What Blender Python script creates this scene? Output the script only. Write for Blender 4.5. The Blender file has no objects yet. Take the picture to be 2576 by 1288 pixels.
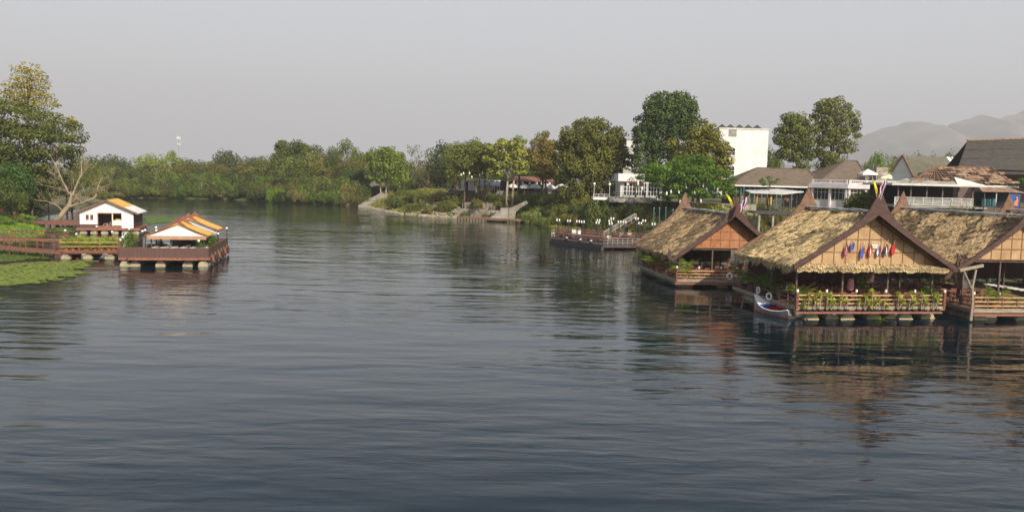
import bpy, math, random
import numpy as np
from mathutils import Vector, Matrix
R=math.radians
C=bpy.context.scene
col=C.collection
# ---------------- camera ----------------
F=2144.0; CU=1288.0; CV=644.0; ROLL=R(1.4); PITCH=math.atan(203/F); H=10.0
cam=bpy.data.cameras.new('camera'); cam.sensor_width=36; cam.lens=F/2576*36; cam.clip_start=.2; cam.clip_end=20000
co=bpy.data.objects.new('camera',cam); col.objects.link(co); C.camera=co
co.matrix_world=Matrix.Translation((0,0,H))@Matrix.Rotation(math.pi/2-PITCH,4,'X')@Matrix.Rotation(ROLL,4,'Z')
# ---------------- world ----------------
SUN=Vector((.54,-.90,.70)).normalized()
el=math.asin(SUN.z); az=math.atan2(SUN.x,SUN.y)
W=bpy.data.worlds.new('World'); C.world=W; W.use_nodes=True
nt=W.node_tree; nt.nodes.clear()
sky=nt.nodes.new('ShaderNodeTexSky'); sky.sky_type='NISHITA'; sky.sun_disc=False; sky.sun_elevation=el; sky.sun_rotation=az
sky.air_density=1.0; sky.dust_density=2.5; sky.ozone_density=1.5; sky.altitude=0
hs=nt.nodes.new('ShaderNodeHueSaturation'); hs.inputs['Saturation'].default_value=.9; hs.inputs['Value'].default_value=1.08
tn=nt.nodes.new('ShaderNodeMix'); tn.data_type='RGBA'; tn.inputs[0].default_value=.62; tn.inputs[7].default_value=(5.95,6.12,6.32,1)
bg=nt.nodes.new('ShaderNodeBackground'); bg.inputs[1].default_value=.108
wo=nt.nodes.new('ShaderNodeOutputWorld')
tcw=nt.nodes.new('ShaderNodeTexCoord'); sx=nt.nodes.new('ShaderNodeSeparateXYZ'); mrw=nt.nodes.new('ShaderNodeMapRange')   # haze layer: thick and grey low down, thinner and bluer overhead
mrw.inputs[1].default_value=0.0; mrw.inputs[2].default_value=.22; mrw.inputs[3].default_value=.97; mrw.inputs[4].default_value=.78
mrx=nt.nodes.new('ShaderNodeMapRange'); mrx.inputs[1].default_value=.18; mrx.inputs[2].default_value=.42; mrx.inputs[3].default_value=1.0; mrx.inputs[4].default_value=.10; mmw=nt.nodes.new('ShaderNodeMath'); mmw.operation='MULTIPLY'
nt.links.new(tcw.outputs['Generated'],sx.inputs[0]); nt.links.new(sx.outputs[2],mrw.inputs[0]); nt.links.new(sx.outputs[2],mrx.inputs[0]); nt.links.new(mrw.outputs[0],mmw.inputs[0]); nt.links.new(mrx.outputs[0],mmw.inputs[1]); nt.links.new(mmw.outputs[0],tn.inputs[0])
nt.links.new(sky.outputs[0],hs.inputs['Color']); nt.links.new(hs.outputs[0],tn.inputs[6]); nt.links.new(tn.outputs[2],bg.inputs[0]); nt.links.new(bg.outputs[0],wo.inputs[0])
sl=bpy.data.lights.new('sun','SUN'); sl.energy=5.0; sl.angle=R(.6); sl.color=(1,.90,.74)
so=bpy.data.objects.new('sun',sl); col.objects.link(so); so.rotation_euler=SUN.to_track_quat('Z','Y').to_euler()
C.view_settings.view_transform='Standard'; C.view_settings.look='None'; C.view_settings.gamma=1; C.view_settings.exposure=0.30
C.render.engine='CYCLES'; C.cycles.max_bounces=8; C.cycles.transparent_max_bounces=16; C.cycles.volume_bounces=0

# ---------------- pixel helpers: used once to find where things stand ----------------
def ray(u,v):
    a=(u-CU)/F; b=(CV-v)/F; r=ROLL
    x=a*math.cos(r)-b*math.sin(r); y=b*math.cos(r)+a*math.sin(r)
    return Vector((x,math.cos(PITCH)+y*math.sin(PITCH),-math.sin(PITCH)+y*math.cos(PITCH)))
def atZ(u,v,z):
    d=ray(u,v); t=(z-H)/d.z; return Vector((0,0,H))+d*t
def atY(u,v,Y):
    d=ray(u,v); return Vector((0,0,H))+d*(Y/d.y)
# ---------------- materials ----------------
MATS={}
def mat(name,c1,c2=None,scale=3.0,rough=.8,bump=0.0,bscale=None,stretch=(1,1,1),spec=.3,metal=0.0,detail=4,lo=.35,hi=.65,tint=None,transl=0.0,objcol=False):
    if name in MATS: return MATS[name]
    m=bpy.data.materials.new(name); m.use_nodes=True; n=m.node_tree; L=n.links
    b=n.nodes['Principled BSDF']; b.inputs['Roughness'].default_value=rough; b.inputs['Specular IOR Level'].default_value=spec; b.inputs['Metallic'].default_value=metal
    c2=c2 or tuple(x*.78 for x in c1)
    tc=n.nodes.new('ShaderNodeTexCoord'); mp=n.nodes.new('ShaderNodeMapping'); mp.inputs['Scale'].default_value=stretch
    L.new(tc.outputs['Object'],mp.inputs[0])
    nz=n.nodes.new('ShaderNodeTexNoise'); nz.inputs['Scale'].default_value=scale; nz.inputs['Detail'].default_value=detail
    L.new(mp.outputs[0],nz.inputs['Vector'])
    mr=n.nodes.new('ShaderNodeMapRange'); mr.inputs[1].default_value=lo; mr.inputs[2].default_value=hi
    L.new(nz.outputs[0],mr.inputs[0])
    mx=n.nodes.new('ShaderNodeMix'); mx.data_type='RGBA'; mx.inputs[6].default_value=(*c1,1); mx.inputs[7].default_value=(*c2,1)
    out=mx.outputs[2]
    if tint:   # per-face colour attribute drives the mix
        at=n.nodes.new('ShaderNodeAttribute'); at.attribute_name='tint'
        ad=n.nodes.new('ShaderNodeMath'); ad.operation='MULTIPLY_ADD'; ad.inputs[1].default_value=tint; 
        sc=n.nodes.new('ShaderNodeMath'); sc.operation='MULTIPLY'; sc.inputs[1].default_value=1-tint
        L.new(mr.outputs[0],sc.inputs[0]); L.new(at.outputs['Fac'],ad.inputs[0]); L.new(sc.outputs[0],ad.inputs[2]); L.new(ad.outputs[0],mx.inputs[0])
    else: L.new(mr.outputs[0],mx.inputs[0])
    if objcol:
        oi=n.nodes.new('ShaderNodeObjectInfo'); mu=n.nodes.new('ShaderNodeMix'); mu.data_type='RGBA'; mu.blend_type='MULTIPLY'; mu.inputs[0].default_value=1
        L.new(out,mu.inputs[6]); L.new(oi.outputs['Color'],mu.inputs[7]); out=mu.outputs[2]
    L.new(out,b.inputs['Base Color'])
    if bump:
        n2=n.nodes.new('ShaderNodeTexNoise'); n2.inputs['Scale'].default_value=bscale or scale*4; n2.inputs['Detail'].default_value=5
        L.new(mp.outputs[0],n2.inputs['Vector'])
        bp=n.nodes.new('ShaderNodeBump'); bp.inputs['Strength'].default_value=bump; bp.inputs['Distance'].default_value=.05
        L.new(n2.outputs[0],bp.inputs['Height']); L.new(bp.outputs[0],b.inputs['Normal'])
    if transl:
        t=n.nodes.new('ShaderNodeBsdfTranslucent'); ms=n.nodes.new('ShaderNodeMixShader'); ms.inputs[0].default_value=transl
        L.new(out,t.inputs[0]); L.new(b.outputs[0],ms.inputs[1]); L.new(t.outputs[0],ms.inputs[2])
        L.new(ms.outputs[0],n.nodes['Material Output'].inputs[0])
    MATS[name]=m; return m
def emat(name,c,s):
    m=bpy.data.materials.new(name); m.use_nodes=True; b=m.node_tree.nodes['Principled BSDF']
    b.inputs['Base Color'].default_value=(*c,1); b.inputs['Emission Color'].default_value=(*c,1); b.inputs['Emission Strength'].default_value=s; MATS[name]=m; return m
def wavemat(name,c1,c2,scale,direction='X',rough=.8,bump=.6,noise=.25,dist=.08):
    m=mat(name,c1,c2,scale=1.2,rough=rough); n=m.node_tree; L=n.links
    tc=n.nodes.new('ShaderNodeTexCoord'); w=n.nodes.new('ShaderNodeTexWave'); w.bands_direction=direction; w.inputs['Scale'].default_value=scale; w.inputs['Distortion'].default_value=noise; w.inputs['Detail'].default_value=1
    L.new(tc.outputs['Object'],w.inputs[0]); bp=n.nodes.new('ShaderNodeBump'); bp.inputs['Strength'].default_value=bump; bp.inputs['Distance'].default_value=dist
    L.new(w.outputs['Fac'],bp.inputs['Height']); L.new(bp.outputs[0],n.nodes['Principled BSDF'].inputs['Normal']); return m
M={}
M['straw']=mat('straw_thatch',(.80,.62,.33),(.19,.135,.075),scale=2.2,rough=.95,tint=.85,bump=.5,bscale=30,detail=6)
M['straw_brown']=mat('brown_thatch',(.64,.47,.26),(.125,.085,.05),scale=2.2,rough=.95,tint=.85,bump=.5,bscale=30,detail=6)
M['underthatch']=mat('thatch_underlayer',(.15,.11,.06),(.07,.05,.03),scale=5,rough=1)
M['board']=mat('dark_painted_board',(.10,.052,.042),(.055,.032,.028),scale=2.5,rough=.7,stretch=(1,1,4))
M['board_light']=mat('weathered_brown_board',(.22,.125,.08),(.13,.075,.05),scale=2.5,rough=.75)
M['gable_tan']=mat('tan_matting_panel',(.48,.34,.19),(.34,.20,.10),scale=.9,rough=.85,detail=6,bump=.2,bscale=25)
M['gable_orange']=mat('orange_matting_panel',(.42,.20,.10),(.32,.12,.055),scale=1.0,rough=.8,detail=6,bump=.2,bscale=25)
M['batten']=mat('panel_batten',(.30,.17,.075),(.2,.1,.05),scale=4)
M['bamboo']=mat('pale_bamboo',(.60,.42,.22),(.42,.26,.13),scale=5,rough=.6,stretch=(1,6,6))
M['redwood']=mat('red_brown_wood',(.235,.09,.058),(.15,.06,.042),scale=4,rough=.6)
M['postwood']=mat('grey_brown_post',(.16,.11,.09),(.09,.06,.05),scale=4,rough=.8)
M['deckwood']=mat('deck_planks',(.30,.19,.12),(.18,.11,.07),scale=3,rough=.85,stretch=(8,1,1))
M['greybeam']=mat('grey_weathered_beam',(.34,.29,.22),(.22,.18,.13),scale=2,rough=.9,stretch=(1,5,5))
M['redbeam']=mat('red_painted_beam',(.29,.12,.075),(.19,.085,.06),scale=3,rough=.6)
M['pontoon']=mat('mossy_concrete_float',(.40,.35,.26),(.20,.19,.15),scale=1.8,rough=.9,detail=7,bump=.3)
M['pontoon_band']=mat('pale_scum_line',(.52,.44,.25),(.42,.34,.17),scale=3,rough=.9)
M['white']=mat('white_paint',(.80,.79,.77),(.66,.65,.62),scale=.45,rough=.6,detail=6)
M['offwhite']=mat('stained_off_white',(.66,.64,.60),(.50,.49,.46),scale=.9,rough=.7,detail=7)
M['glass']=mat('dark_window_glass',(.02,.025,.03),(.03,.035,.04),scale=1,rough=.08,spec=.6)
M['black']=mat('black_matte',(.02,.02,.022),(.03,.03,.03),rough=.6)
M['iron']=mat('dark_iron',(.045,.045,.05),(.07,.06,.06),rough=.5)
M['steel']=mat('brushed_steel',(.5,.5,.5),(.4,.4,.4),rough=.3,metal=.9)
M['rubber']=mat('black_rubber',(.03,.028,.026),(.05,.045,.04),rough=.8)
M['terra']=mat('terracotta_pot',(.42,.20,.09),(.30,.13,.06),scale=5,rough=.8)
M['globe']=mat('white_lamp_glass',(.85,.84,.78),(.8,.78,.7),rough=.3)
M['bark']=mat('tree_bark',(.17,.13,.095),(.09,.07,.055),scale=2,rough=.95,bump=.5,stretch=(1,1,.3))
M['palebark']=mat('pale_bark',(.38,.31,.21),(.24,.19,.13),scale=1.2,rough=.9,bump=.3,stretch=(1,1,.4))
M['leaf']=mat('leaf_foliage',(1.55,1.50,.86),(.36,.42,.28),scale=.35,rough=.62,spec=.25,tint=.8,transl=.22,objcol=True)
M['leafg']=mat('glossy_plant_leaf',(.95,1.0,.5),(.35,.5,.25),scale=3,rough=.45,spec=.35,tint=.8,transl=.25,objcol=True)
M['concrete']=mat('weathered_concrete',(.36,.34,.30),(.22,.21,.18),scale=.8,rough=.92,detail=8,bump=.3)
M['stone']=mat('rubble_stone',(.40,.35,.27),(.20,.17,.13),scale=1.5,rough=.95,detail=8,bump=.8,bscale=3)
M['yellowtarp']=mat('yellow_roof_sheet',(.78,.46,.06),(.68,.38,.05),scale=1,rough=.5)
M['cream']=mat('cream_awning',(.74,.68,.52),(.66,.60,.45),scale=1,rough=.7)
M['brownpanel']=mat('brown_panel_fence',(.115,.065,.055),(.085,.05,.045),scale=1.2,rough=.7,stretch=(4,4,.6))
M['tile']=wavemat('brown_roof_tile',(.27,.205,.15),(.20,.15,.115),9,'Z',rough=.85,bump=.7,dist=.1)
M['corr']=wavemat('grey_corrugated_roof',(.105,.095,.08),(.075,.068,.06),2.6,'X',rough=.85,bump=.8,dist=.1)
M['corr_moss']=wavemat('mossy_corrugated_roof',(.23,.21,.155),(.17,.165,.11),2.6,'X',rough=.85,bump=.8,dist=.1)
M['rust']=mat('rusty_sheet',(.20,.095,.05),(.34,.26,.18),scale=2.2,rough=.85,detail=8)
M['mauve']=mat('mauve_wall',(.46,.38,.39),(.38,.31,.32),scale=.6,rough=.8,detail=7)
M['pinkwhite']=mat('pinkish_white_wall',(.70,.64,.645),(.56,.50,.51),scale=.6,rough=.7)
M['teal']=mat('teal_paint',(.06,.19,.20),(.04,.13,.14),rough=.5)
M['red']=mat('red_paint',(.62,.04,.03),(.5,.03,.025),rough=.4)
M['blue']=mat('blue_paint',(.04,.10,.35),(.03,.08,.28),rough=.4)
M['boatgrey']=mat('blue_grey_hull',(.30,.33,.38),(.22,.24,.28),scale=2,rough=.6,detail=7)
M['boatorange']=mat('faded_orange_hull',(.50,.20,.12),(.38,.16,.11),scale=2,rough=.6,detail=7)
M['greentarp']=mat('green_tarp',(.02,.26,.14),(.015,.2,.1),rough=.6)
M['skin']=mat('skin',(.42,.24,.15),(.38,.2,.13),rough=.6)
M['hair']=mat('dark_hair',(.02,.016,.013),(.03,.02,.02),rough=.6)
M['rail_pale']=mat('pale_pipe_rail',(.42,.39,.33),(.32,.29,.25),rough=.6)
# ---------------- mesh helpers ----------------
class MB:
    def __init__(s): s.v=[]; s.f=[]
    def add(s,vs,fs):
        o=len(s.v); s.v+= [tuple(v) for v in vs]; s.f+=[tuple(i+o for i in f) for f in fs]; return s
    def box(s,x0,x1,y0,y1,z0,z1):
        return s.add([(x0,y0,z0),(x1,y0,z0),(x1,y1,z0),(x0,y1,z0),(x0,y0,z1),(x1,y0,z1),(x1,y1,z1),(x0,y1,z1)],
            [(0,3,2,1),(4,5,6,7),(0,1,5,4),(1,2,6,5),(2,3,7,6),(3,0,4,7)])
    def cbox(s,c,d,rz=0,rx=0):
        m=Matrix.Rotation(rz,3,'Z')@Matrix.Rotation(rx,3,'X'); o=[]
        for z in(-.5,.5):
            for x,y in((-.5,-.5),(.5,-.5),(.5,.5),(-.5,.5)): o.append(Vector(c)+m@Vector((x*d[0],y*d[1],z*d[2])))
        return s.add(o,[(0,3,2,1),(4,5,6,7),(0,1,5,4),(1,2,6,5),(2,3,7,6),(3,0,4,7)])
    def beam(s,a,b,w,h=None):
        a=Vector(a);b=Vector(b);h=h or w; d=(b-a)
        if d.length<1e-6: return s
        d.normalize(); up=Vector((0,0,1)) if abs(d.z)<.95 else Vector((0,1,0)); x=d.cross(up).normalized()*w/2; y=x.normalized().cross(d)*h/2
        return s.add([a-x-y,a+x-y,a+x+y,a-x+y,b-x-y,b+x-y,b+x+y,b-x+y],[(3,2,1,0),(4,5,6,7),(0,1,5,4),(1,2,6,5),(2,3,7,6),(3,0,4,7)])
    def tube(s,pts,rad,n=6,cap=True):
        pts=[Vector(p) for p in pts]; rad=rad if hasattr(rad,'__len__') else [rad]*len(pts); rings=[]
        o=len(s.v)
        for i,p in enumerate(pts):
            d=(pts[min(i+1,len(pts)-1)]-pts[max(i-1,0)]).normalized()
            up=Vector((0,0,1)) if abs(d.z)<.9 else Vector((0,1,0)); x=d.cross(up).normalized(); y=x.cross(d)
            for k in range(n):
                a=2*math.pi*k/n; s.v.append(tuple(p+(x*math.cos(a)+y*math.sin(a))*rad[i]))
        for i in range(len(pts)-1):
            for k in range(n): s.f.append((o+i*n+k,o+i*n+(k+1)%n,o+(i+1)*n+(k+1)%n,o+(i+1)*n+k))
        if cap: s.f.append(tuple(o+k for k in range(n))[::-1]); s.f.append(tuple(o+(len(pts)-1)*n+k for k in range(n)))
        return s
    def lathe(s,prof,c=(0,0,0),n=10):
        o=len(s.v)
        for r,z in prof:
            for k in range(n): a=2*math.pi*k/n; s.v.append((c[0]+r*math.cos(a),c[1]+r*math.sin(a),c[2]+z))
        for i in range(len(prof)-1):
            for k in range(n): s.f.append((o+i*n+k,o+i*n+(k+1)%n,o+(i+1)*n+(k+1)%n,o+(i+1)*n+k))
        if prof[0][0]>1e-4: s.f.append(tuple(o+k for k in range(n))[::-1])
        if prof[-1][0]>1e-4: s.f.append(tuple(o+(len(prof)-1)*n+k for k in range(n)))
        return s
    def sph(s,c,r,n=8,m=6,sz=1):
        return s.lathe([(max(r*math.sin(math.pi*i/m),1e-5),-r*sz*math.cos(math.pi*i/m)) for i in range(m+1)],c,n)
    def prism(s,poly,y0,y1):   # polygon in x,z extruded along y
        n=len(poly); return s.add([(x,y0,z) for x,z in poly]+[(x,y1,z) for x,z in poly],
            [tuple(range(n)),tuple(range(2*n-1,n-1,-1))]+[(i,i+n,(i+1)%n+n,(i+1)%n) for i in range(n)])
    def prismz(s,poly,z0,z1):
        n=len(poly); return s.add([(x,y,z0) for x,y in poly]+[(x,y,z1) for x,y in poly],
            [tuple(range(n-1,-1,-1)),tuple(range(n,2*n))]+[(i,(i+1)%n,(i+1)%n+n,i+n) for i in range(n)])
    def torus(s,c,R0,r,axis='Y',n=16,m=6):
        o=len(s.v)
        for i in range(n):
            a=2*math.pi*i/n
            for k in range(m):
                b=2*math.pi*k/m; rr=R0+r*math.cos(b); p=(rr*math.cos(a),r*math.sin(b),rr*math.sin(a))
                if axis=='Z': p=(p[0],p[2],p[1])
                if axis=='X': p=(p[1],p[0],p[2])
                s.v.append((c[0]+p[0],c[1]+p[1],c[2]+p[2]))
        for i in range(n):
            for k in range(m): s.f.append((o+i*m+k,o+i*m+(k+1)%m,o+((i+1)%n)*m+(k+1)%m,o+((i+1)%n)*m+k))
        return s
    def build(s,name,m=None,parent=None,smooth=False,fix=True):
        me=bpy.data.meshes.new(name); me.from_pydata(s.v,[],s.f); me.update()
        if fix:
            import bmesh
            b=bmesh.new(); b.from_mesh(me); bmesh.ops.recalc_face_normals(b,faces=b.faces); b.to_mesh(me); b.free()
        if m: me.materials.append(M[m] if isinstance(m,str) else m)
        if smooth:
            for p in me.polygons: p.use_smooth=True
        o=bpy.data.objects.new(name,me); col.objects.link(o)
        if parent is not None: o.parent=parent
        return o
def tag(o,label=None,cat=None,group=None,kind=None):
    if label: o['label']=label
    if cat: o['category']=cat
    if group: o['group']=group
    if kind: o['kind']=kind
    return o
def thing(name,label,cat,loc=(0,0,0),rz=0,group=None,scale=None):
    o=bpy.data.objects.new(name,None); col.objects.link(o); o.location=loc; o.rotation_euler=(0,0,rz); o.empty_display_size=.3
    if scale: o.scale=scale if hasattr(scale,'__len__') else (scale,)*3
    return tag(o,label,cat,group)
def kids(o): return list(o.children)
def copy_thing(root,loc,rz=0,label=None,group=None,scale=None,color=None):
    r=root.copy(); col.objects.link(r); r.location=loc; r.rotation_euler=(0,0,rz)
    if label: r['label']=label
    if group: r['group']=group
    if scale: r.scale=scale if hasattr(scale,'__len__') else (scale,)*3
    for ch in root.children:
        c=ch.copy(); col.objects.link(c); c.parent=r
        if color and ch.get('leafy'): c.color=color
        for g in ch.children:
            d=g.copy(); col.objects.link(d); d.parent=c
            if color and g.get('leafy'): d.color=color
    return r
# leaf quads -> mesh, numpy
def quads_mesh(name,P,m,parent=None,tint=None,color=None):
    """P: (n,4,3) array"""
    n=len(P); me=bpy.data.meshes.new(name); me.vertices.add(n*4); me.vertices.foreach_set('co',P.reshape(-1).astype(np.float32))
    me.loops.add(n*4); me.loops.foreach_set('vertex_index',np.arange(n*4,dtype=np.int32))
    me.polygons.add(n); me.polygons.foreach_set('loop_start',np.arange(0,n*4,4,dtype=np.int32))
    try: me.polygons.foreach_set('loop_total',np.full(n,4,dtype=np.int32))
    except Exception: pass
    me.update(calc_edges=True)
    if tint is not None:
        a=me.attributes.new('tint','FLOAT','FACE'); a.data.foreach_set('value',tint.astype(np.float32))
    me.materials.append(M[m] if isinstance(m,str) else m)
    o=bpy.data.objects.new(name,me); col.objects.link(o)
    if parent is not None: o.parent=parent
    if color: o.color=(*color,1); o['leafy']=1
    return o
def leaf_quads(rng,Cn,Nn,size,aspect=.55,droop=0.0):
    n=len(Cn); N=Nn/np.maximum(np.linalg.norm(Nn,axis=1,keepdims=True),1e-6)
    r=rng.normal(size=(n,3)); r[:,2]-=droop; T=r-N*(r*N).sum(1,keepdims=True); T/=np.maximum(np.linalg.norm(T,axis=1,keepdims=True),1e-6)
    B=np.cross(N,T); s=(size if np.ndim(size) else np.full(n,size))*rng.uniform(.7,1.3,n); s=s[:,None]
    return np.stack([Cn-T*s*.5,Cn+B*s*aspect*.5,Cn+T*s*.5,Cn-B*s*aspect*.5],1)
def blob_leaves(rng,blobs,dens,size,aspect=.6,flat=.8,droop=0.0,inner=.25,up=.35):
    """blobs: (x,y,z,rx,ry,rz); leaves spread through a noisy shell of each blob"""
    Cs=[];Ns=[];Ts=[]
    for b in blobs:
        c=np.array(b[:3]); r=np.array(b[3:6]); area=4*math.pi*(r.prod()**(2/3)); n=max(12,int(area*dens))
        d=rng.normal(size=(n,3)); d/=np.linalg.norm(d,axis=1,keepdims=True)
        k=5; f=rng.normal(size=(k,3))*2.2; ph=rng.uniform(0,6.28,k)   # lumpy surface
        lump=1+.12*np.sin(d@f.T+ph).sum(1)/1.5
        rad=np.where(rng.random(n)<inner,rng.random(n)**.5,rng.uniform(.82,1.08,n))*lump
        p=c+d*r*rad[:,None]; nn=d/r+rng.normal(size=(n,3))*.55*(1/r.mean()); nn[:,2]+=up/r.mean()
        Cs.append(p);Ns.append(nn);Ts.append(np.clip(rng.uniform(0,1)*.45+rng.uniform(0,.55,n),0,1))
    Cn=np.concatenate(Cs);Nn=np.concatenate(Ns);T=np.concatenate(Ts)
    return leaf_quads(rng,Cn,Nn,size,aspect,droop),T
# ================= SETTING: ground, water, hills, haze =================
def P2(u,v,z=0): p=atZ(u,v,z); return (p.x,p.y)
shoreR=[P2(300,498),P2(380,498),P2(500,500),P2(620,504),P2(730,511),P2(840,515),P2(912,519),P2(960,528),P2(1010,538),P2(1100,545.5),P2(1150,547.5),P2(1200,550.5),P2(1290,556.5),P2(1322,561.5),P2(1390,576),P2(1640,602),(38,124),(60,112),(90,100),(140,84),(230,50),(400,-40),(500,-900)]
shoreL=[(-500,-900),(-95,-60),(-84,40),(-76,75),P2(0,618),P2(60,606),P2(112,592),P2(118,578),P2(84,566),P2(90,548),P2(170,535),P2(230,512)]
water_poly=np.array(shoreR+shoreL)
def sdist(X,Y):
    """distance to the shoreline: positive on land"""
    P=water_poly; n=len(P); best=np.full(X.shape,1e9); inside=np.zeros(X.shape,bool)
    for i in range(n):
        ax,ay=P[i]; bx,by=P[(i+1)%n]; dx,dy=bx-ax,by-ay; t=np.clip(((X-ax)*dx+(Y-ay)*dy)/(dx*dx+dy*dy),0,1)
        best=np.minimum(best,np.hypot(X-ax-t*dx,Y-ay-t*dy))
        c=((ay>Y)!=(by>Y))&(X<(bx-ax)*(Y-ay)/(by-ay+1e-12)+ax); inside^=c
    return np.where(inside,-best,best)
def sm(x): x=np.clip(x,0,1); return x*x*(3-2*x)
def vnoise(X,Y,s,seed=0):
    rs=np.random.RandomState(seed); o=0
    for k in range(6):
        a=rs.uniform(0,6.28); f=rs.uniform(.6,2.2)/s; o=o+np.sin((X*math.cos(a)+Y*math.sin(a))*f*2+rs.uniform(0,6.28))
    return o/6
def height(X,Y):
    X=np.asarray(X,float);Y=np.asarray(Y,float); d=sdist(X,Y)
    right=sm((X+62)/16)*sm((Y+0)/30*0+1)*np.where(Y<235,1,sm((262-Y)/27)) ; right=np.where(X<-70,0,right)
    hr=5.2*sm((d+.3)/13)+.25*vnoise(X,Y,4,1)*sm(d/3); hl=.9*sm((d+.5)/5)+1.6*sm((d-4)/22)+.12*vnoise(X,Y,5,2)*sm(d/3)
    h=hr*right+hl*(1-right)
    return np.where(d<0,np.maximum(d*.35,-2.0)-.12,h)
def hgt(x,y): return float(height(np.array([x]),np.array([y]))[0])
def axis(lo,hi,st,far,g=1.25):
    a=list(np.arange(lo,hi+st,st)); s=st; x=a[-1]
    while x<far: s*=g; x+=s; a.append(x)
    s=st; x=a[0]
    while x>-far: s*=g; x-=s; a.insert(0,x)
    return np.array(a)
gx=axis(-175,120,1.6,9000); gy=axis(55,330,1.6,9500)
GX,GY=np.meshgrid(gx,gy); GZ=height(GX,GY)
me=bpy.data.meshes.new('ground'); nx,ny=len(gx),len(gy)
me.from_pydata(np.stack([GX,GY,GZ],-1).reshape(-1,3).tolist(),[],[(j*nx+i,j*nx+i+1,(j+1)*nx+i+1,(j+1)*nx+i) for j in range(ny-1) for i in range(nx-1)])
for p in me.polygons: p.use_smooth=True
M['ground']=mat('grassy_earth',(.085,.11,.035),(.21,.15,.085),scale=.16,rough=1,detail=9,bump=.8,bscale=2,lo=.42,hi=.62)
me.materials.append(M['ground']); g=bpy.data.objects.new('ground',me); col.objects.link(g); tag(g,'grassy earth river banks','ground',kind='structure')
# river
wm=bpy.data.materials.new('river_water'); wm.use_nodes=True; n=wm.node_tree; L=n.links; n.nodes.clear()
def N(t,**k):
    x=n.nodes.new(t)
    for a,b in k.items(): setattr(x,a,b)
    return x
geo=N('ShaderNodeNewGeometry')
def wl(sc,st,strength,dist,detail=3,rot=0,rough=.5,warp=0):
    mp=N('ShaderNodeMapping'); mp.inputs['Scale'].default_value=st; mp.inputs['Rotation'].default_value=(0,0,rot); L.new(geo.outputs['Position'],mp.inputs[0])
    z=N('ShaderNodeTexNoise'); z.inputs['Scale'].default_value=sc; z.inputs['Detail'].default_value=detail; z.inputs['Roughness'].default_value=rough; z.inputs['Distortion'].default_value=warp
    L.new(mp.outputs[0],z.inputs['Vector']); return z.outputs[0]
def mth(op,a,b=None,c=None):
    x=N('ShaderNodeMath',operation=op)
    for i,v in enumerate((a,b,c)):
        if v is None: continue
        if hasattr(v,'links') or hasattr(v,'node'): L.new(v,x.inputs[i])
        else: x.inputs[i].default_value=v
    return x.outputs[0]
swell=wl(.24,(.4,1.5,1),1,1,1.5,rot=.05)            # long low swell, ~4 m
chop=wl(.85,(.40,1.2,1),1,1,2.6,rot=-.07,rough=.45,warp=.25)  # ripples, ~1 m
fine=wl(3.4,(.5,1.3,1),1,1,3,rot=.12,rough=.6)
calm=wl(.028,(.6,1.6,1),1,1,3,rot=.2)              # calm and ruffled areas
cm=N('ShaderNodeMapRange'); cm.inputs[1].default_value=.38; cm.inputs[2].default_value=.62; cm.inputs[3].default_value=.28; cm.inputs[4].default_value=1.45; L.new(calm,cm.inputs[0])
# rings spreading from the moored restaurant
vd=N('ShaderNodeVectorMath',operation='DISTANCE'); L.new(geo.outputs['Position'],vd.inputs[0]); vd.inputs[1].default_value=(-20,112,0)
wob=wl(.12,(1,1,1),1,1,2)
ph=mth('MULTIPLY_ADD',wob,9.0,mth('MULTIPLY',vd.outputs['Value'],3.3))
ring=mth('MULTIPLY',mth('SINE',ph),mth('MULTIPLY',.10,mth('DIVIDE',45.0,mth('ADD',vd.outputs['Value'],25.0))))
h1=mth('MULTIPLY',swell,.46)
h2=mth('MULTIPLY',mth('ADD',mth('MULTIPLY',chop,.30),mth('MULTIPLY',fine,.028)),cm.outputs[0])
h3=mth('MULTIPLY',ring,.16)
hh=mth('ADD',mth('ADD',h1,h2),h3)
bp=N('ShaderNodeBump'); bp.inputs['Strength'].default_value=1.0; bp.inputs['Distance'].default_value=.215; L.new(hh,bp.inputs['Height'])
b=N('ShaderNodeBsdfPrincipled'); b.inputs['Base Color'].default_value=(.004,.012,.017,1); b.inputs['Roughness'].default_value=.02; b.inputs['IOR'].default_value=1.33; b.inputs['Specular IOR Level'].default_value=.60
L.new(bp.outputs[0],b.inputs['Normal']); o=N('ShaderNodeOutputMaterial'); L.new(b.outputs[0],o.inputs[0])
rv=MB(); S=9000; rv.add([(-S,-S,0),(S,-S,0),(S,S,0),(-S,S,0)],[(0,1,2,3)]); rv=rv.build('river',wm); tag(rv,'dark rippled river water','river',kind='structure')
# hills
prof=[(1700,452),(1900,430),(2060,405),(2130,385),(2160,372),(2190,347),(2240,326),(2290,300),(2325,304),(2365,331),(2400,310),(2470,285),(2505,292),(2540,286),(2576,274),(2700,240),(2850,262),(3000,300),(3300,340)]
cx=[];cz=[]
for u,v in prof: p=atY(u,v,6200); cx.append(p.x); cz.append(p.z)
hx=np.linspace(cx[0],cx[-1],260); hy=np.linspace(3600,8200,110); HX,HY=np.meshgrid(hx,hy)
crest=np.interp(HX,cx,cz); t=1-np.abs(HY-6200)/2500; t=np.clip(t,0,1)**.85
rg=np.zeros_like(HX)
for k,(s,a) in enumerate([(820,1),(420,.6),(225,.4),(110,.25)]):
    rg+=a*(1-2*np.abs(np.sin(HX/s*2+k*1.7+1.3*np.sin(HY/s+k)+HY/s*.55)))
crest=crest+9*np.sin(HX/70)+6*np.sin(HX/31+1)+4*np.sin(HX/17)
HZ=np.maximum(crest*t*(1-.0*t)+rg*42*(1-t)*4*t+rg*7.0-6,-2)
me=bpy.data.meshes.new('hills'); nx,ny=len(hx),len(hy)
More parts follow.
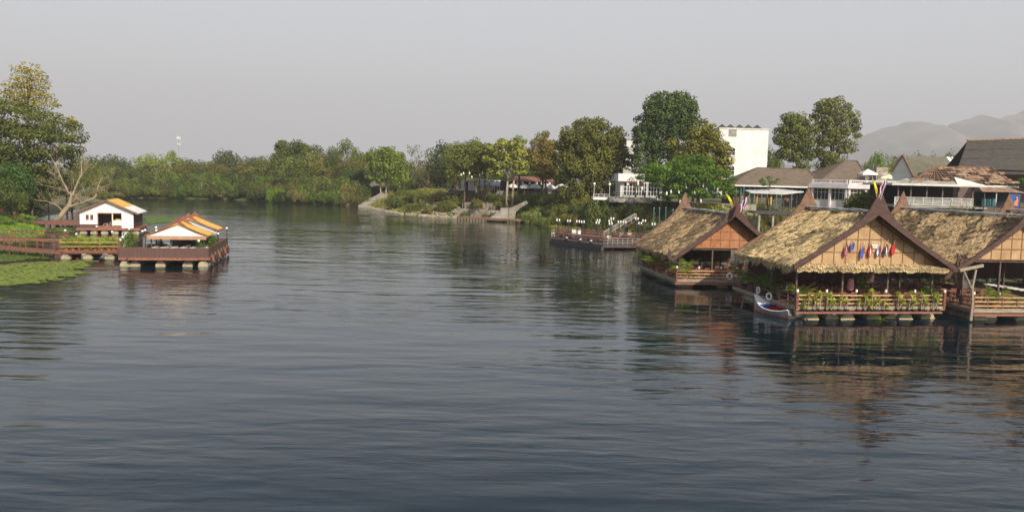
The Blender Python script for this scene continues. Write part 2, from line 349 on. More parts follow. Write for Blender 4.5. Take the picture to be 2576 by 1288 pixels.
me.from_pydata(np.stack([HX,HY,HZ],-1).reshape(-1,3).tolist(),[],[(j*nx+i,j*nx+i+1,(j+1)*nx+i+1,(j+1)*nx+i) for j in range(ny-1) for i in range(nx-1)])
M['hill']=mat('dry_wooded_hill',(.075,.09,.04),(.27,.20,.13),scale=.0035,rough=1,detail=12,lo=.40,hi=.66)
me.materials.append(M['hill']); g=bpy.data.objects.new('hills',me); col.objects.link(g); tag(g,'hazy wooded hills on the right horizon','hills',kind='structure')
for p in me.polygons: p.use_smooth=True
# haze
hz=MB().box(-6500,7500,-600,8600,-4,760).build('haze'); hm=bpy.data.materials.new('haze_air'); hm.use_nodes=True; n2=hm.node_tree; n2.nodes.clear()
pv=n2.nodes.new('ShaderNodeVolumePrincipled'); pv.inputs['Color'].default_value=(.82,.83,.88,1); pv.inputs['Density'].default_value=.00022; pv.inputs['Anisotropy'].default_value=.0
oo=n2.nodes.new('ShaderNodeOutputMaterial'); n2.links.new(pv.outputs[0],oo.inputs['Volume']); hz.data.materials.append(hm); tag(hz,'thin pale river haze','haze',kind='stuff')
# ================= TREES =================
def vc(c,a,b):   # a lighter or darker leaf colour, hue almost kept
    k=random.uniform(a,b); return tuple(x*k*random.uniform(.95,1.05) for x in c)
rng=np.random.default_rng(7); random.seed(7)
def env_blobs(rng,kind,n):
    B=[]
    for i in range(n):
        a=rng.uniform(0,6.283); t=(i+.5)/n
        if kind=='round':  z=1-2*t; r=math.sqrt(max(0,1-z*z)); rr=rng.uniform(.22,.38); k=rng.uniform(.62,.86); B.append((r*k*math.cos(a),r*k*math.sin(a),z*.72*k+.1,rr,rr,rr*.8))
        if kind=='tall':   z=1-2*t; r=math.sqrt(max(0,1-z*z))*.6*(1.15-z*.35); rr=rng.uniform(.17,.30); B.append((r*.85*math.cos(a),r*.85*math.sin(a),z*.95,rr,rr,rr*1.05))
        if kind=='spread': z=rng.uniform(-.15,.45); r=math.sqrt(t)*.92; rr=rng.uniform(.16,.28); B.append((r*math.cos(a),r*math.sin(a),z*(1.15-r)+.05,rr*1.25,rr*1.25,rr*.62))
        if kind=='airy':   z=1-2*t; r=math.sqrt(max(0,1-z*z))*rng.uniform(.5,.95); rr=rng.uniform(.11,.2); B.append((r*math.cos(a),r*math.sin(a),z*.85+rng.uniform(-.1,.1),rr,rr,rr*.7))
        if kind=='bush':   z=abs(1-2*t)*.8; r=math.sqrt(max(0,1-z*z)); rr=rng.uniform(.22,.36); B.append((r*.75*math.cos(a),r*.75*math.sin(a),z*.62+.05,rr,rr,rr*.85))
    return B
def limbs(mb,base,blobs,r0,rng,n=7,nseg=5):
    base=Vector(base); zc=sum(b[2] for b in blobs)/len(blobs); top=Vector((sum(b[0] for b in blobs)/len(blobs),sum(b[1] for b in blobs)/len(blobs),zc))
    lo=min(b[2]-b[5] for b in blobs); fork=base.lerp(Vector((top.x*.6+base.x*.4,top.y*.6+base.y*.4,lo)),.9) if lo>base.z else base.lerp(top,.4)
    mid=base.lerp(fork,.5)+Vector((rng.uniform(-.5,.5),rng.uniform(-.5,.5),0))*r0*1.5
    mb.tube([base,mid,fork],[r0*1.25,r0,r0*.85],7)
    mb.tube([fork,fork.lerp(top,.5),top],[r0*.85,r0*.6,r0*.3],6)
    idx=rng.choice(len(blobs),min(n,len(blobs)),replace=False)
    for i in idx:
        b=Vector(blobs[i][:3]); s=fork.lerp(top,rng.uniform(0,.6)); m=s.lerp(b,.5)+Vector((0,0,(b-s).length*.1))
        mb.tube([s,m,b],[r0*.42,r0*.26,r0*.08],5,cap=False)
# --- shared crown shapes (unit size), copied with other sizes, turns and leaf colours
PROTO={}
spec={'round':(38,95,.088),'tall':(38,105,.082),'spread':(46,105,.085),'airy':(50,80,.075),'bush':(22,110,.105)}
for kind,(nb,dens,ls) in spec.items():
    for var in range(3 if kind!='bush' else 4):
        rg_=np.random.default_rng(100+var*7+len(kind)*31)
        bl=env_blobs(rg_,kind,nb); P,T=blob_leaves(rg_,bl,dens*1.25,ls,.62)
        me=None; o=quads_mesh('crown',P,'leaf',None,T); me=o.data; bpy.data.objects.remove(o)
        mb=MB(); bz={'round':-1.35,'tall':-1.45,'spread':-.9,'airy':-1.5,'bush':-.15}[kind]
        limbs(mb,(0,0,bz),bl,{'round':.06,'tall':.045,'spread':.05,'airy':.035,'bush':.03}[kind],rg_,9)
        t=mb.build('trunk','bark',smooth=True); tm=t.data; bpy.data.objects.remove(t)
        PROTO[kind,var]=(me,tm,bz)
ZB={'round':.95,'tall':1.15,'spread':.72,'airy':.98,'bush':.85}   # top of the unit crown
LB={'round':-.85,'tall':-1.15,'spread':-.4,'airy':-1.0,'bush':-.1}
def tree(name,label,cat,u,vtop,w,Y,kind,color,group=None,vbot=None,X=None,var=None):
    """crown w pixels wide with its top at row vtop, standing at distance Y on the ground"""
    p=atY(u,vtop,Y); sc=w/2/F*Y; gz=max(hgt(p.x,Y),-.1)
    if vbot is None: sz=(p.z-gz)/(ZB[kind]-PROTO[kind,0][2]); 
    else: pb=atY(u,vbot,Y); sz=(p.z-pb.z)/(ZB[kind]-LB[kind])
    sz=max(sz,.25*sc); var=random.randrange(3 if kind!='bush' else 4) if var is None else var
    cm_,tm,bz=PROTO[kind,var]; rz=random.uniform(0,6.28)
    cz=p.z-ZB[kind]*sz
    t=thing(name,label,cat,(p.x,Y,gz),rz,group)
    c=bpy.data.objects.new('crown',cm_); col.objects.link(c); c.parent=t; c.location=(0,0,cz-gz); c.scale=(sc,sc,sz); c.color=(*color,1)
    k=bpy.data.objects.new('trunk',tm); col.objects.link(k); k.parent=t; low=(cz-gz)/(-bz) if kind!='bush' else sz
    k.location=(0,0,cz-gz); k.scale=(sc*.9,sc*.9,max(low,.1)); return t
def tree_px(name,label,cat,Y,blobs,color,trunks,leaf=.34,dens=6,depth=.6,group=None,seed=1,bark='bark',fill=None,droop=0,aspect=.6,inner=.25,rad=.5,nl=8,tint=None,flatten=.85,base=None,rscale=1.0):
    """a particular tree: crown lobes given as (u,v,radius px), every lobe a rounded mass at its own distance"""
    dens*=1.75; leaf*=1.15; blobs=[(a_,b_,c_*rscale) for a_,b_,c_ in blobs]; rg_=np.random.default_rng(seed); k=Y/F; us=[b[0] for b in blobs]; uc=sum(us)/len(us); wpx=(max(us)-min(us))/2+1
    bl=[]
    for (u,v,r) in blobs:
        off=math.sqrt(max(0,1-((u-uc)/(wpx*1.15))**2))*wpx*k*depth
        for j in range(3):
            yy=Y+(-off if j==0 else (off*.0+rg_.uniform(-.2,.2)*off) if j==1 else off)*rg_.uniform(.7,1)
            if off<r*k*.5 and j!=1: continue
            p=atY(u,v,Y); rr=r*k*rg_.uniform(.85,1.1); bl.append((p.x+rg_.uniform(-.1,.1)*rr,yy,p.z+(rg_.uniform(-.3,.2)*rr if j else 0),rr,rr,rr*flatten))
    bu,bv=base if base else (trunks[0][0],None)
    bx=atY(bu,bv or 500,Y).x; gz=max(hgt(bx,Y),-.2); t=thing(name,label,cat,(bx,Y,gz),0,group)
    loc=[(b[0]-bx,b[1]-Y,b[2]-gz,*b[3:]) for b in bl]
    P,T=blob_leaves(rg_,loc,dens,leaf,aspect,droop=droop,inner=inner); quads_mesh('crown',P,'leaf',t,T,color)
    mb=MB()
    for (u0,r0) in trunks:
        b0=atY(u0,500,Y).x-bx; near=sorted(loc,key=lambda q:abs(q[0]-b0)+abs(q[2])*.15); limbs(mb,(b0,0,-.2),near[:max(6,len(near)//len(trunks)+3)],r0,rg_,nl)
    mb.build('trunk',bark,t,smooth=True); return t
def lobes(u0,v0,u1,v1,n,r,seed,outline=None):
    rs=random.Random(seed); o=[]
    while len(o)<n:
        a=rs.uniform(-1,1); b=rs.uniform(-1,1)
        if a*a+b*b<1: o.append(((u0+u1)/2+a*((u1-u0)/2-r*.9),(v0+v1)/2+b*((v1-v0)/2-r*.9),r*rs.uniform(.75,1.25)))
    return o
DG=(.085,.115,.045); MG=(.125,.155,.05); OL=(.155,.175,.06); YG=(.20,.245,.06); BR=(.185,.17,.075); LG=(.16,.24,.045); YE=(.30,.26,.06); GR=(.175,.175,.095)
def shoreY(u,v): return atZ(u,v,0).y
SU=[(300,498),(380,498),(500,500),(620,504),(730,511),(840,515),(912,519),(960,528),(1010,538),(1100,545.5),(1150,547.5),(1200,550.5),(1290,556.5),(1322,561.5),(1390,576),(1640,602)]
def vsh(u): return float(np.interp(u,[a for a,b in SU],[b for a,b in SU]))
ordn=['','second ','third ','fourth ','fifth ','sixth ','seventh ','eighth ','ninth ','tenth ','eleventh ','twelfth ','thirteenth ','fourteenth ','fifteenth ']
def uniq(lab):
    k=seen.get(lab,0); seen[lab]=k+1
    return (ordn[min(k,13)] if k else '')+lab+(' as built leftwards' if False else '')
seen={}
# ---- far bank: one tree after another
FG='trees along the far bank'
far=[ # u,vtop,w,Y,kind,color,label
(236,402,60,300,'round',MG,'green rounded tree behind the bare tree, just right of the tall left trees'),
(272,389,80,330,'round',DG,'dark domed tree standing above the far left bank'),
(340,398,58,345,'airy',BR,'thin brownish tree left of the yellow green twin trees'),
(318,410,40,360,'round',DG,'low dark tree in the dip of the far skyline'),
(384,386,62,312,'round',YG,'yellow green rounded tree, left one of the bright pair on the far bank'),
(431,381,50,322,'tall',YG,'taller bright tree under the telecom mast'),
(470,398,54,345,'round',MG,'dark green tree just right of the mast'),
(512,404,60,350,'round',OL,'olive tree low in the skyline right of the mast'),
(576,375,58,335,'round',DG,'dark round tree rising alone above the far skyline'),
(540,412,52,330,'airy',GR,'greyish thin tree left of the lone dark round tree'),
(632,397,62,330,'round',DG,'dark tree right of the lone round tree in the skyline'),
(664,396,46,315,'airy',BR,'brownish thin crown below the twin topped tall tree'),
(702,390,60,312,'airy',GR,'greyish green crown beside the twin topped tall tree'),
(796,372,62,300,'tall',DG,'dark green tree right of the twin topped tall tree'),
(838,376,46,290,'tall',MG,'narrow green tree in the middle of the far skyline'),
(874,358,66,285,'tall',MG,'tall double crowned tree left of the bright green tree'),
(914,384,50,285,'round',OL,'olive tree directly left of the bright green tree'),
(1040,372,76,275,'airy',BR,'sparse brown leafless looking tree right of the bright green tree'),
(1072,386,60,262,'airy',GR,'greyish sparse tree beside the sparse brown tree'),
(1118,360,66,262,'round',DG,'dark tree at the left edge of the terrace grove'),
(560,425,76,300,'round',MG,'mid green rounded tree above the coconut palm'),
(604,430,64,297,'airy',BR,'russet crown on the far bank right of the palm'),
(655,425,70,292,'round',OL,'olive crown in the middle of the far bank woods'),
(716,418,72,288,'airy',GR,'grey brown loose crown under the twin topped tree'),
(764,428,66,283,'round',OL,'olive rounded crown low in the far woods'),
(812,424,66,280,'round',MG,'green rounded crown right of the olive one in the far woods'),
(858,420,66,276,'airy',BR,'brown spreading crown over a pale forked trunk'),
(902,426,56,274,'round',DG,'dark crown beside the tip of the paved bank slope'),
(450,425,60,318,'airy',BR,'reddish brown crown below the tall bright tree'),
(500,430,62,310,'round',DG,'dark green crown left of the coconut palm'),
(352,428,64,318,'round',DG,'dark crown under the left yellow green tree'),
(296,424,72,322,'round',OL,'olive crown at the far left of the distant bank'),
(250,430,66,300,'round',MG,'green crown beside the bare tree near the far left bank'),
]
for q,(u,vt,w,Y,kd,c,lab) in enumerate(far): tree('bank_tree',lab,'tree',u,vt-(9 if u>595 else 3),w*1.5,Y,kd,vc(c,.75,1.25),FG,vbot=472)
for q,u in enumerate(np.arange(246,905,27)):
    c=[MG,DG,OL,BR,GR][random.randrange(5)]; uu=u+random.uniform(-7,7); vt=-(6)+np.interp(uu,[246,330,400,500,600,700,800,900],[428,426,416,416,410,398,390,392])+random.uniform(-10,12)
    tree('woodland_tree',['green','dark green','olive','brown','greyish'][[MG,DG,OL,BR,GR].index(c)]+' tree filling the far woods, '+['first','second','third','fourth','fifth','sixth','seventh','eighth','ninth','tenth','eleventh','twelfth','thirteenth','fourteenth','fifteenth','sixteenth','seventeenth','eighteenth','nineteenth','twentieth','twenty first','twenty second','twenty third','twenty fourth','twenty fifth'][q]+' from the left','tree',uu,vt,random.uniform(56,84),shoreY(uu,vsh(uu))+28,'round',vc(c,.7,1.2),'trees filling the far woods',vbot=486)
# understorey shrubs along the water of the far bank
bl_=['low green bush','brown dry bush','dark overhanging bush','olive bush','bright green bush']
bc=[MG,BR,DG,OL,(.15,.24,.05)]
PL=['at the far left end of the distant shore','on the distant shore below the yellow green twin trees','on the distant shore under the mast','left of the coconut palm at the water','right of the coconut palm at the water','on the distant shore below the olive woods','at the middle of the far shore','below the twin topped tree at the water','right of the middle of the far shore','under the brown forked tree at the water','left of the paved slope at the water','beside the tip of the paved slope']
i=0
for u in np.arange(305,905,23):
    for row in range(3):
        uu=u+random.uniform(-8,8); Y=shoreY(uu,vsh(uu))+1.0+row*7+random.uniform(0,2); k=random.choice([0,0,1,2,2,3,3,4]) if row else random.choice([0,2,3,3,4,1])
        vt=vsh(uu)-(26,46,66)[row]-random.uniform(0,14); pl=PL[min(int((u-300)/50.5),11)]
        tree('bush',uniq(f'{bl_[k]} {pl}'),'bush',uu,vt,random.uniform(46,70),Y,'bush',vc(bc[k],.6,1.2),'bushes along the far shore'); i+=1
# ---- particular far trees
tree_px('bank_tree','tall twin topped tree standing above the far woods','tree',300,[(712,366,15),(722,384,14),(706,378,10),(752,368,16),(768,376,13),(740,382,12),(762,392,12),(735,404,16),(700,400,14),(775,388,9),(728,420,20),(752,420,20)],MG,[(734,.35)],leaf=.6,dens=3.2,seed=11,rscale=1.12,group=FG)
for q_,(u_,v_) in enumerate([(925,470),(938,462),(955,468),(1000,466),(1020,458),(1045,462)]): tree('bush',['dark','shaded green','deep green','green','leafy green','olive'][q_]+' bush at the foot of the bright yellow green tree'+(', left side' if q_<3 else ', right side'),'bush',u_,v_,50,274,'bush',(DG if q_<3 else MG),'bushes round the bright yellow green tree')
tree_px('bank_tree','bright yellow green tree with several pale stems by the paved slope','tree',262,[(948,392,20),(975,386,18),(1000,398,20),(1018,420,16),(1008,440,14),(985,418,22),(958,415,20),(938,410,14),(940,430,12),(935,445,12),(960,452,13),(1000,462,12),(1024,452,12),(972,442,16),(995,450,14),(1020,436,12),(930,396,12),(962,378,10)],(.17,.225,.05),[(958,.22),(972,.25),(985,.25)],leaf=.55,dens=2.8,seed=12,bark='palebark',group=FG)
for q,(u,vt,w,Y,kd,c) in enumerate([(1000,405,70,300,'round',MG),(1045,410,70,295,'round',OL),(1085,400,60,290,'round',GR),(1110,398,60,275,'round',MG),(1140,415,70,262,'round',DG),(1180,420,70,262,'round',OL),(1225,415,70,258,'round',MG),(1265,418,70,256,'round',DG),(1305,415,70,254,'round',OL),(1345,412,70,252,'round',MG),(1385,405,70,250,'round',DG),(1420,410,60,246,'round',MG),(1590,420,60,240,'round',DG),(1610,440,60,236,'round',OL),(1660,430,70,232,'round',DG),(1720,440,70,230,'round',DG)]):
    tree('grove_backdrop_tree',['mid green','olive','grey green','green','dark green','dull olive','leafy green','deep green','dusty olive','fresh green','very dark','soft green','dark shaded','olive shaded','deep shaded','shadowy dark'][q]+' tree in the row behind the riverside terrace, '+ordn[q+1 if q<13 else 13].strip()+(' from the left' if q<13 else ['',' behind the glass fronted house',' behind the bright spreading tree',' nearest the white block'][q-12]),'tree',u,vt,w,Y,kd,vc(c,.85,1.1),'row of trees behind the riverside terrace',vbot=488)
# coconut palm
def frond(mb_list,base,direction,length,droop,n=14,lw=.9,tilt=0.0):
    d=Vector(direction).normalized(); side=d.cross(Vector((0,0,1))).normalized(); prev=Vector(base); pts=[prev.copy()]
    ang=math.asin(max(-1,min(1,d.z))); hd=Vector((d.x,d.y,0)).normalized()
    st=length/n
    for i in range(n):
        a=ang-droop*(i/n)**1.3; prev=prev+(hd*math.cos(a)+Vector((0,0,1))*math.sin(a))*st; pts.append(prev.copy())
    out=[]
    for i in range(1,n+1):
        p=pts[i]; t=(pts[i]-pts[i-1]).normalized(); w=lw*math.sin(math.pi*(.12+.83*i/n))
        for s in (-1,1):
            dirn=(side*s+t*.55+Vector((0,0,-.35))).normalized(); tip=p+dirn*w; q=t*st*.42
            out.append([p-q*.5,p+q*.5,tip+q*.1,tip-q*.1])
    mb_list+=out; return pts
def palm_crown(rg_,c,n,length,lw,parent,color,name='crown',up=(.1,1.3),droop=(.9,1.9),mat_='leafg',seg=12):
    Q=[];
    for i in range(n):
        a=6.283*i/n+rg_.uniform(-.3,.3); e=rg_.uniform(*up); frond(Q,c,(math.cos(a)*math.cos(e),math.sin(a)*math.cos(e),math.sin(e)),length*rg_.uniform(.8,1.1),rg_.uniform(*droop),seg,lw)
    P=np.array([[tuple(v) for v in q] for q in Q]); return quads_mesh(name,P,mat_,parent,rg_.uniform(0,1,len(P)),color)
p=atY(506,500,shoreY(506,500)+4); pz=atY(506,455,p.y).z
t=thing('coconut_palm','coconut palm with drooping fronds at the far water edge','palm',(p.x,p.y,0),0)
palm_crown(np.random.default_rng(3),(0,0,pz),17,5.2,1.3,t,(.28,.30,.10),up=(-.6,1.2),droop=(1.0,1.9))
MB().tube([(0,0,-.2),(.3,0,pz*.5),(0,0,pz)],[.3,.24,.18],8).build('trunk','palebark',t)
# ---- terrace grove in the middle
TG='trees of the riverside terrace grove'
tree('grove_tree','olive crown at the left of the terrace grove','tree',1152,352,90,232,'round',OL,TG,vbot=468)
tree_px('grove_tree','broad grey green tree over the small white kiosk','tree',200,lobes(1130,352,1250,432,22,17,5)+[(1170,410,20),(1140,425,14),(1200,428,16)],(.17,.19,.06),[(1168,.2),(1205,.17),(1222,.16)],leaf=.42,dens=4.5,seed=21,rscale=1.2,group=TG,bark='bark')
tree('grove_tree','tall dark crown behind the grey green tree','tree',1190,344,84,240,'round',MG,TG,vbot=468)
tree('grove_tree','small yellow leaved tree beside the pale double trunk','tree',1222,392,56,198,'airy',YE,TG)
tree_px('grove_tree','yellow green big leaved tree on a pale double trunk by the river stair','tree',193,[(1232,374,11),(1252,382,10),(1262,362,13),(1284,366,13),(1302,370,12),(1312,386,12),(1290,386,13),(1268,392,14),(1240,402,11),(1222,398,8),(1252,418,11),(1272,412,12),(1296,408,12),(1316,412,10),(1318,430,8),(1236,430,9),(1256,438,8),(1300,432,7)],(.27,.285,.085),[(1276,.30),(1290,.26)],leaf=.62,dens=2.3,seed=22,rscale=1.22,bark='palebark',group=TG,depth=.55)
tree_px('palmyra_palm','round headed palmyra palm behind the yellow green tree','palm',205,[(1305,350,11),(1293,356,8),(1318,356,8),(1306,366,8)],(.20,.27,.08),[(1306,.25)],leaf=.9,dens=1.6,seed=23,aspect=.22)
tree_px('grove_tree','tall tree with thin brown and olive leaves behind the terrace','tree',200,lobes(1322,352,1412,455,30,15,9)+[(1362,345,11),(1390,362,10),(1345,360,9),(1372,338,8)],(.235,.19,.075),[(1362,.3),(1372,.25)],leaf=.40,dens=3.4,seed=24,rscale=1.3,group=TG)
tree('grove_tree','dark low crown behind the terrace umbrellas','tree',1340,425,90,232,'round',DG,TG,vbot=468)
tree('grove_tree','dim green crown between terrace and great domed tree','tree',1400,420,70,225,'round',MG,TG,vbot=468)
tree_px('domed_tree','great dense domed tree right of the terrace umbrellas','tree',180,lobes(1402,306,1578,470,58,19,31)+[(1430,340,22),(1470,322,22),(1515,318,20),(1548,340,20),(1565,385,18),(1560,430,20),(1420,400,22),(1418,445,18),(1450,470,18),(1490,470,20),(1530,468,20),(1410,365,14),(1572,410,10),(1500,306,10),(1470,306,8),(1415,480,16),(1440,490,14),(1465,494,13),(1500,492,14),(1535,490,14),(1562,472,14),(1395,390,9),(1583,395,8),(1450,312,9)],(.15,.155,.052),[(1490,.5),(1475,.35)],leaf=.42,dens=5.2,seed=31,depth=.8)
tree_px('tall_dark_tree','tallest dark tree with pointed tops left of the white building','tree',172,[(1640,262,16),(1660,252,14),(1685,262,20),(1710,255,18),(1735,262,14),(1732,290,20),(1755,300,14),(1700,292,24),(1660,290,22),(1632,290,14),(1625,318,16),(1650,325,24),(1690,328,26),(1730,325,24),(1610,345,16),(1610,375,16),(1640,365,24),(1680,370,26),(1602,405,16),(1605,440,18),(1640,410,22),(1720,245,8),(1650,240,7),(1690,244,8),(1600,325,9),(1620,470,16),(1640,450,18),(1610,455,15),(1600,482,12),(1625,492,12),(1650,480,16),(1605,300,7),(1748,270,8)],(.085,.125,.05),[(1690,.55),(1650,.4)],leaf=.42,dens=5.5,seed=32,depth=.75,flatten=1.15)
tree_px('rounded_tree','yellowish rounded tree in front of the white building','tree',160,[(1770,325,16),(1750,338,18),(1790,342,18),(1805,368,18),(1770,365,24),(1735,372,22),(1715,395,20),(1760,400,24),(1800,400,18),(1815,392,12),(1803,448,17),(1812,462,12),(1795,470,14),(1700,420,18),(1740,425,20),(1785,430,20),(1815,425,17),(1818,380,16),(1822,405,15),(1690,360,14),(1765,308,8),(1790,318,7)],(.19,.185,.05),[(1760,.4)],leaf=.42,dens=6,seed=33,depth=.7)
tree_px('spreading_tree','bright green spreading tree with feathery tiers in front of the glass fronted house','tree',146,[(1640,420,14),(1622,428,10),(1665,425,16),(1695,412,14),(1720,402,14),(1745,400,16),(1770,408,14),(1790,428,14),(1815,440,14),(1830,455,10),(1700,440,18),(1660,448,16),(1690,470,18),(1725,455,22),(1755,445,20),(1780,465,18),(1740,480,18),(1805,470,14),(1710,490,12),(1765,492,12),(1650,465,8),(1742,392,8),(1630,440,8),(1826,470,14),(1838,482,10),(1800,492,13),(1680,492,12),(1612,448,8),(1770,425,18),(1735,425,18)],(.105,.19,.035),[(1742,.28),(1757,.22),(1730,.2)],leaf=.34,dens=9,seed=34,rscale=1.12,depth=.75,flatten=.55)
tree_px('sparse_tree','dry sparse tree with bare grey twigs left of the bright spreading tree','tree',158,[(1605,440,10),(1588,452,9),(1618,455,8),(1600,470,8)],GR,[(1632,.16),(1600,.14)],leaf=.3,dens=1.3,seed=35,nl=12)
# right hand trees
tree_px('leaning_stem_tree','tall tree with pale leaning stems behind the brown tiled roof','tree',172,[(1985,300,14),(2005,296,14),(2025,310,14),(1968,325,14),(1995,325,18),(2025,335,18),(1962,352,14),(1985,360,18),(2015,365,18),(1970,385,14),(1995,395,14),(2030,390,14),(2020,418,12),(2040,360,12)],(.15,.175,.06),[(2002,.22),(1996,.18)],leaf=.40,dens=5.5,seed=41,rscale=1.15,bark='palebark',depth=.7)
tree_px('airy_tree','tallest airy grey green tree on the right with a leafy lower trunk','tree',176,[(2080,262,13),(2100,256,11),(2065,276,13),(2095,280,15),(2125,272,12),(2140,292,13),(2110,302,16),(2075,305,16),(2055,325,12),(2085,330,16),(2120,330,16),(2148,320,12),(2158,342,8),(2100,352,16),(2070,355,14),(2130,360,12),(2060,382,14),(2085,395,16),(2078,418,15),(2100,408,14),(2090,438,14),(2072,436,10),(2105,432,10),(2052,292,9),(2150,305,8),(2062,262,8),(2115,380,10),(2140,378,8)],(.20,.21,.105),[(2090,.4)],leaf=.40,dens=5.5,seed=42,rscale=1.12,depth=.65)
tree('grove_tree','dark tree between the white building and the leaning stem tree','tree',1938,365,50,235,'round',DG,TG,vbot=468)
tree('grove_tree','small dark crown just left of the leaning stem tree','tree',1952,388,44,205,'round',MG,TG,vbot=468)
RG='trees behind the right hand roofs'
for u,vt,w,Y,kd,c,lab in [(2205,375,50,250,'round',LG,'fresh green tree left of the grey gabled roof'),(2186,404,50,235,'round',MG,'dark tree behind the small white canopy'),(2150,402,44,250,'spread',MG,'low spreading tree behind the brown tiled hip roof'),
  (2262,372,60,320,'spread',OL,'first flat topped tree behind the grey gabled roof'),(2310,374,60,330,'spread',MG,'second flat topped tree behind the grey gabled roof'),(2350,366,56,325,'spread',OL,'third flat topped tree behind the grey gabled roof'),(2390,370,60,330,'spread',MG,'flat topped tree beside the big dark roof'),(2235,385,50,300,'airy',OL,'thin tree above the terrace chimneys'),(2228,412,34,215,'bush',LG,'bright bush beside the white gable end'),(2425,378,40,335,'airy',GR,'small tree peeping over the edge of the dark roof'),(2130,385,36,270,'airy',OL,'small far tree right of the tallest airy tree')]:
    tree('distant_tree',lab,'tree',u,vt,w,Y,kd,c,RG)
tree_px('trimmed_tree','dense rounded green shrub tree in front of the pink white terrace','tree',122,lobes(2118,482,2222,545,16,16,3)+[(2135,510,14),(2165,495,14),(2195,500,14),(2205,520,14)],(.13,.155,.035),[(2170,.2)],leaf=.26,dens=11,seed=43)
# ---- left bank
tree_px('great_left_tree','huge spreading dark green tree at the left edge','tree',158,[(10,270,26),(50,272,24),(90,285,24),(125,300,22),(150,320,22),(170,345,20),(182,372,14),(130,345,26),(90,330,30),(40,320,34),(0,330,34),(20,375,34),(70,375,32),(120,385,28),(155,385,20),(-30,300,40),(-40,370,40),(-20,440,40),(20,430,34),(60,430,28),(100,425,24),(140,420,16),(40,470,30),(80,470,26),(0,490,34),(110,460,22),(30,500,30),(70,500,26),(-30,510,40),(130,450,18),(0,400,34),(50,400,30),(-60,250,34)],(.115,.135,.045),[(10,.7),(-30,.6)],leaf=.42,dens=5,seed=51,depth=.8,flatten=.7)
tree_px('yellow_tree','tall yellow leaved feathery tree rising above the huge left tree','tree',176,[(72,175,10),(50,180,8),(88,182,9),(60,198,13),(95,200,12),(40,215,13),(75,215,15),(105,215,9),(28,232,12),(55,238,15),(90,238,15),(22,250,9),(115,240,8),(70,255,15),(105,260,13),(125,252,9),(140,262,8),(45,262,12),(75,162,6),(12,215,6),(45,170,5),(100,190,6),(15,240,7)],(.33,.285,.11),[(70,.4)],leaf=.38,dens=3.4,seed=52,rscale=1.15,depth=.6,flatten=.7)
tree_px('yellow_tree','small yellowish tree top peeping right of the huge left tree','tree',182,[(178,300,9),(190,308,8),(170,312,8),(186,322,6)],(.42,.34,.10),[(180,.2)],leaf=.45,dens=1.8,seed=53)
LGp='undergrowth trees on the left bank'
for u,vt,w,Y,kd,c,lab in [(30,400,110,140,'round',(.06,.12,.045),'dense dark tree behind the poster board'),(120,420,90,170,'airy',(.30,.26,.07),'yellow olive tree behind the bare tree trunk'),(200,392,66,210,'round',OL,'olive tree behind the bare tree crown'),(165,430,80,185,'round',MG,'green tree above the dark landing stage'),(228,436,76,215,'airy',(.24,.22,.08),'loose olive tree left of the distant shore'),(265,446,60,262,'round',OL,'rounded olive tree where the left bank meets the far shore'),(80,462,80,158,'round',(.11,.15,.05),'low green tree left of the bare tree'),(-20,440,120,128,'round',DG,'dark tree cut by the left picture edge'),(30,478,80,134,'round',(.13,.16,.05),'leafy low tree just behind the poster board')]:
    tree('left_bank_tree',lab,'tree',u,vt,w,Y,kd,c,LGp)
k=0
Lb=[(12,545,50,124,(.13,.2,.05),'weedy green bush below the poster board'),(40,540,44,132,(.2,.2,.08),'dry reedy bush right of the poster board'),(62,552,40,134,(.13,.19,.06),'pale flowering bush on the grass bank'),(88,563,36,137,(.15,.2,.08),'leafy bush at the foot of the bare tree'),(104,570,30,139,(.12,.17,.05),'low bush touching the bare tree trunk'),(120,520,70,190,MG,'dark bush behind the landing stage'),(160,508,70,205,(.11,.17,.04),'green bush beyond the landing stage'),(200,505,60,225,OL,'olive bush left of the white raft house roof'),(240,480,70,245,OL,'large olive bush behind the white raft house'),(285,480,50,262,BR,'brown bush at the left corner of the far shore'),(265,492,44,254,MG,'green bush over the water behind the raft house'),(70,515,70,160,DG,'dark bush behind the reedy bank'),(20,505,60,150,(.16,.16,.07),'brown green bush beside the poster board post')]
for u,vt,w,Y,c,lab in Lb: tree('bush',lab,'bush',u,vt,w,Y,'bush',c,'bushes on the left bank')
# ---- right bank slope bushes
def slope_bush(u,v,w,h,c,lab,nm='bush',cat='bush',grp='bushes on the right bank slope',dY=0,kind='bush'):
    # stands where the pixel ray meets the bank
    d=ray(u,v); tt=60.0; o=Vector((0,0,H))
    while tt<420:
        q=o+d*tt
        if q.z<=max(hgt(q.x,q.y),-.05): break
        tt+=.6
    Y=q.y+dY; sc=w/2/F*Y; hh=h/F*Y; gz=hgt(q.x,Y)
    cm_,tm,bz=PROTO[kind,random.randrange(4 if kind=='bush' else 3)]; t=thing(nm,lab,cat,(q.x,Y,gz),random.uniform(0,6.28),grp)
    c_=bpy.data.objects.new('crown',cm_); col.objects.link(c_); c_.parent=t; c_.scale=(sc,sc*.9,hh/.9); c_.color=(*c,1); c_.location=(0,0,0 if kind=='bush' else hh)
    k_=bpy.data.objects.new('stems',tm); col.objects.link(k_); k_.parent=t; k_.scale=(sc*.8,sc*.8,hh/.9); return t
cols=[(MG,'green'),(BR,'dry brown'),(OL,'olive'),((.27,.27,.06),'yellow green'),(DG,'dark green'),((.20,.16,.07),'rusty orange')]
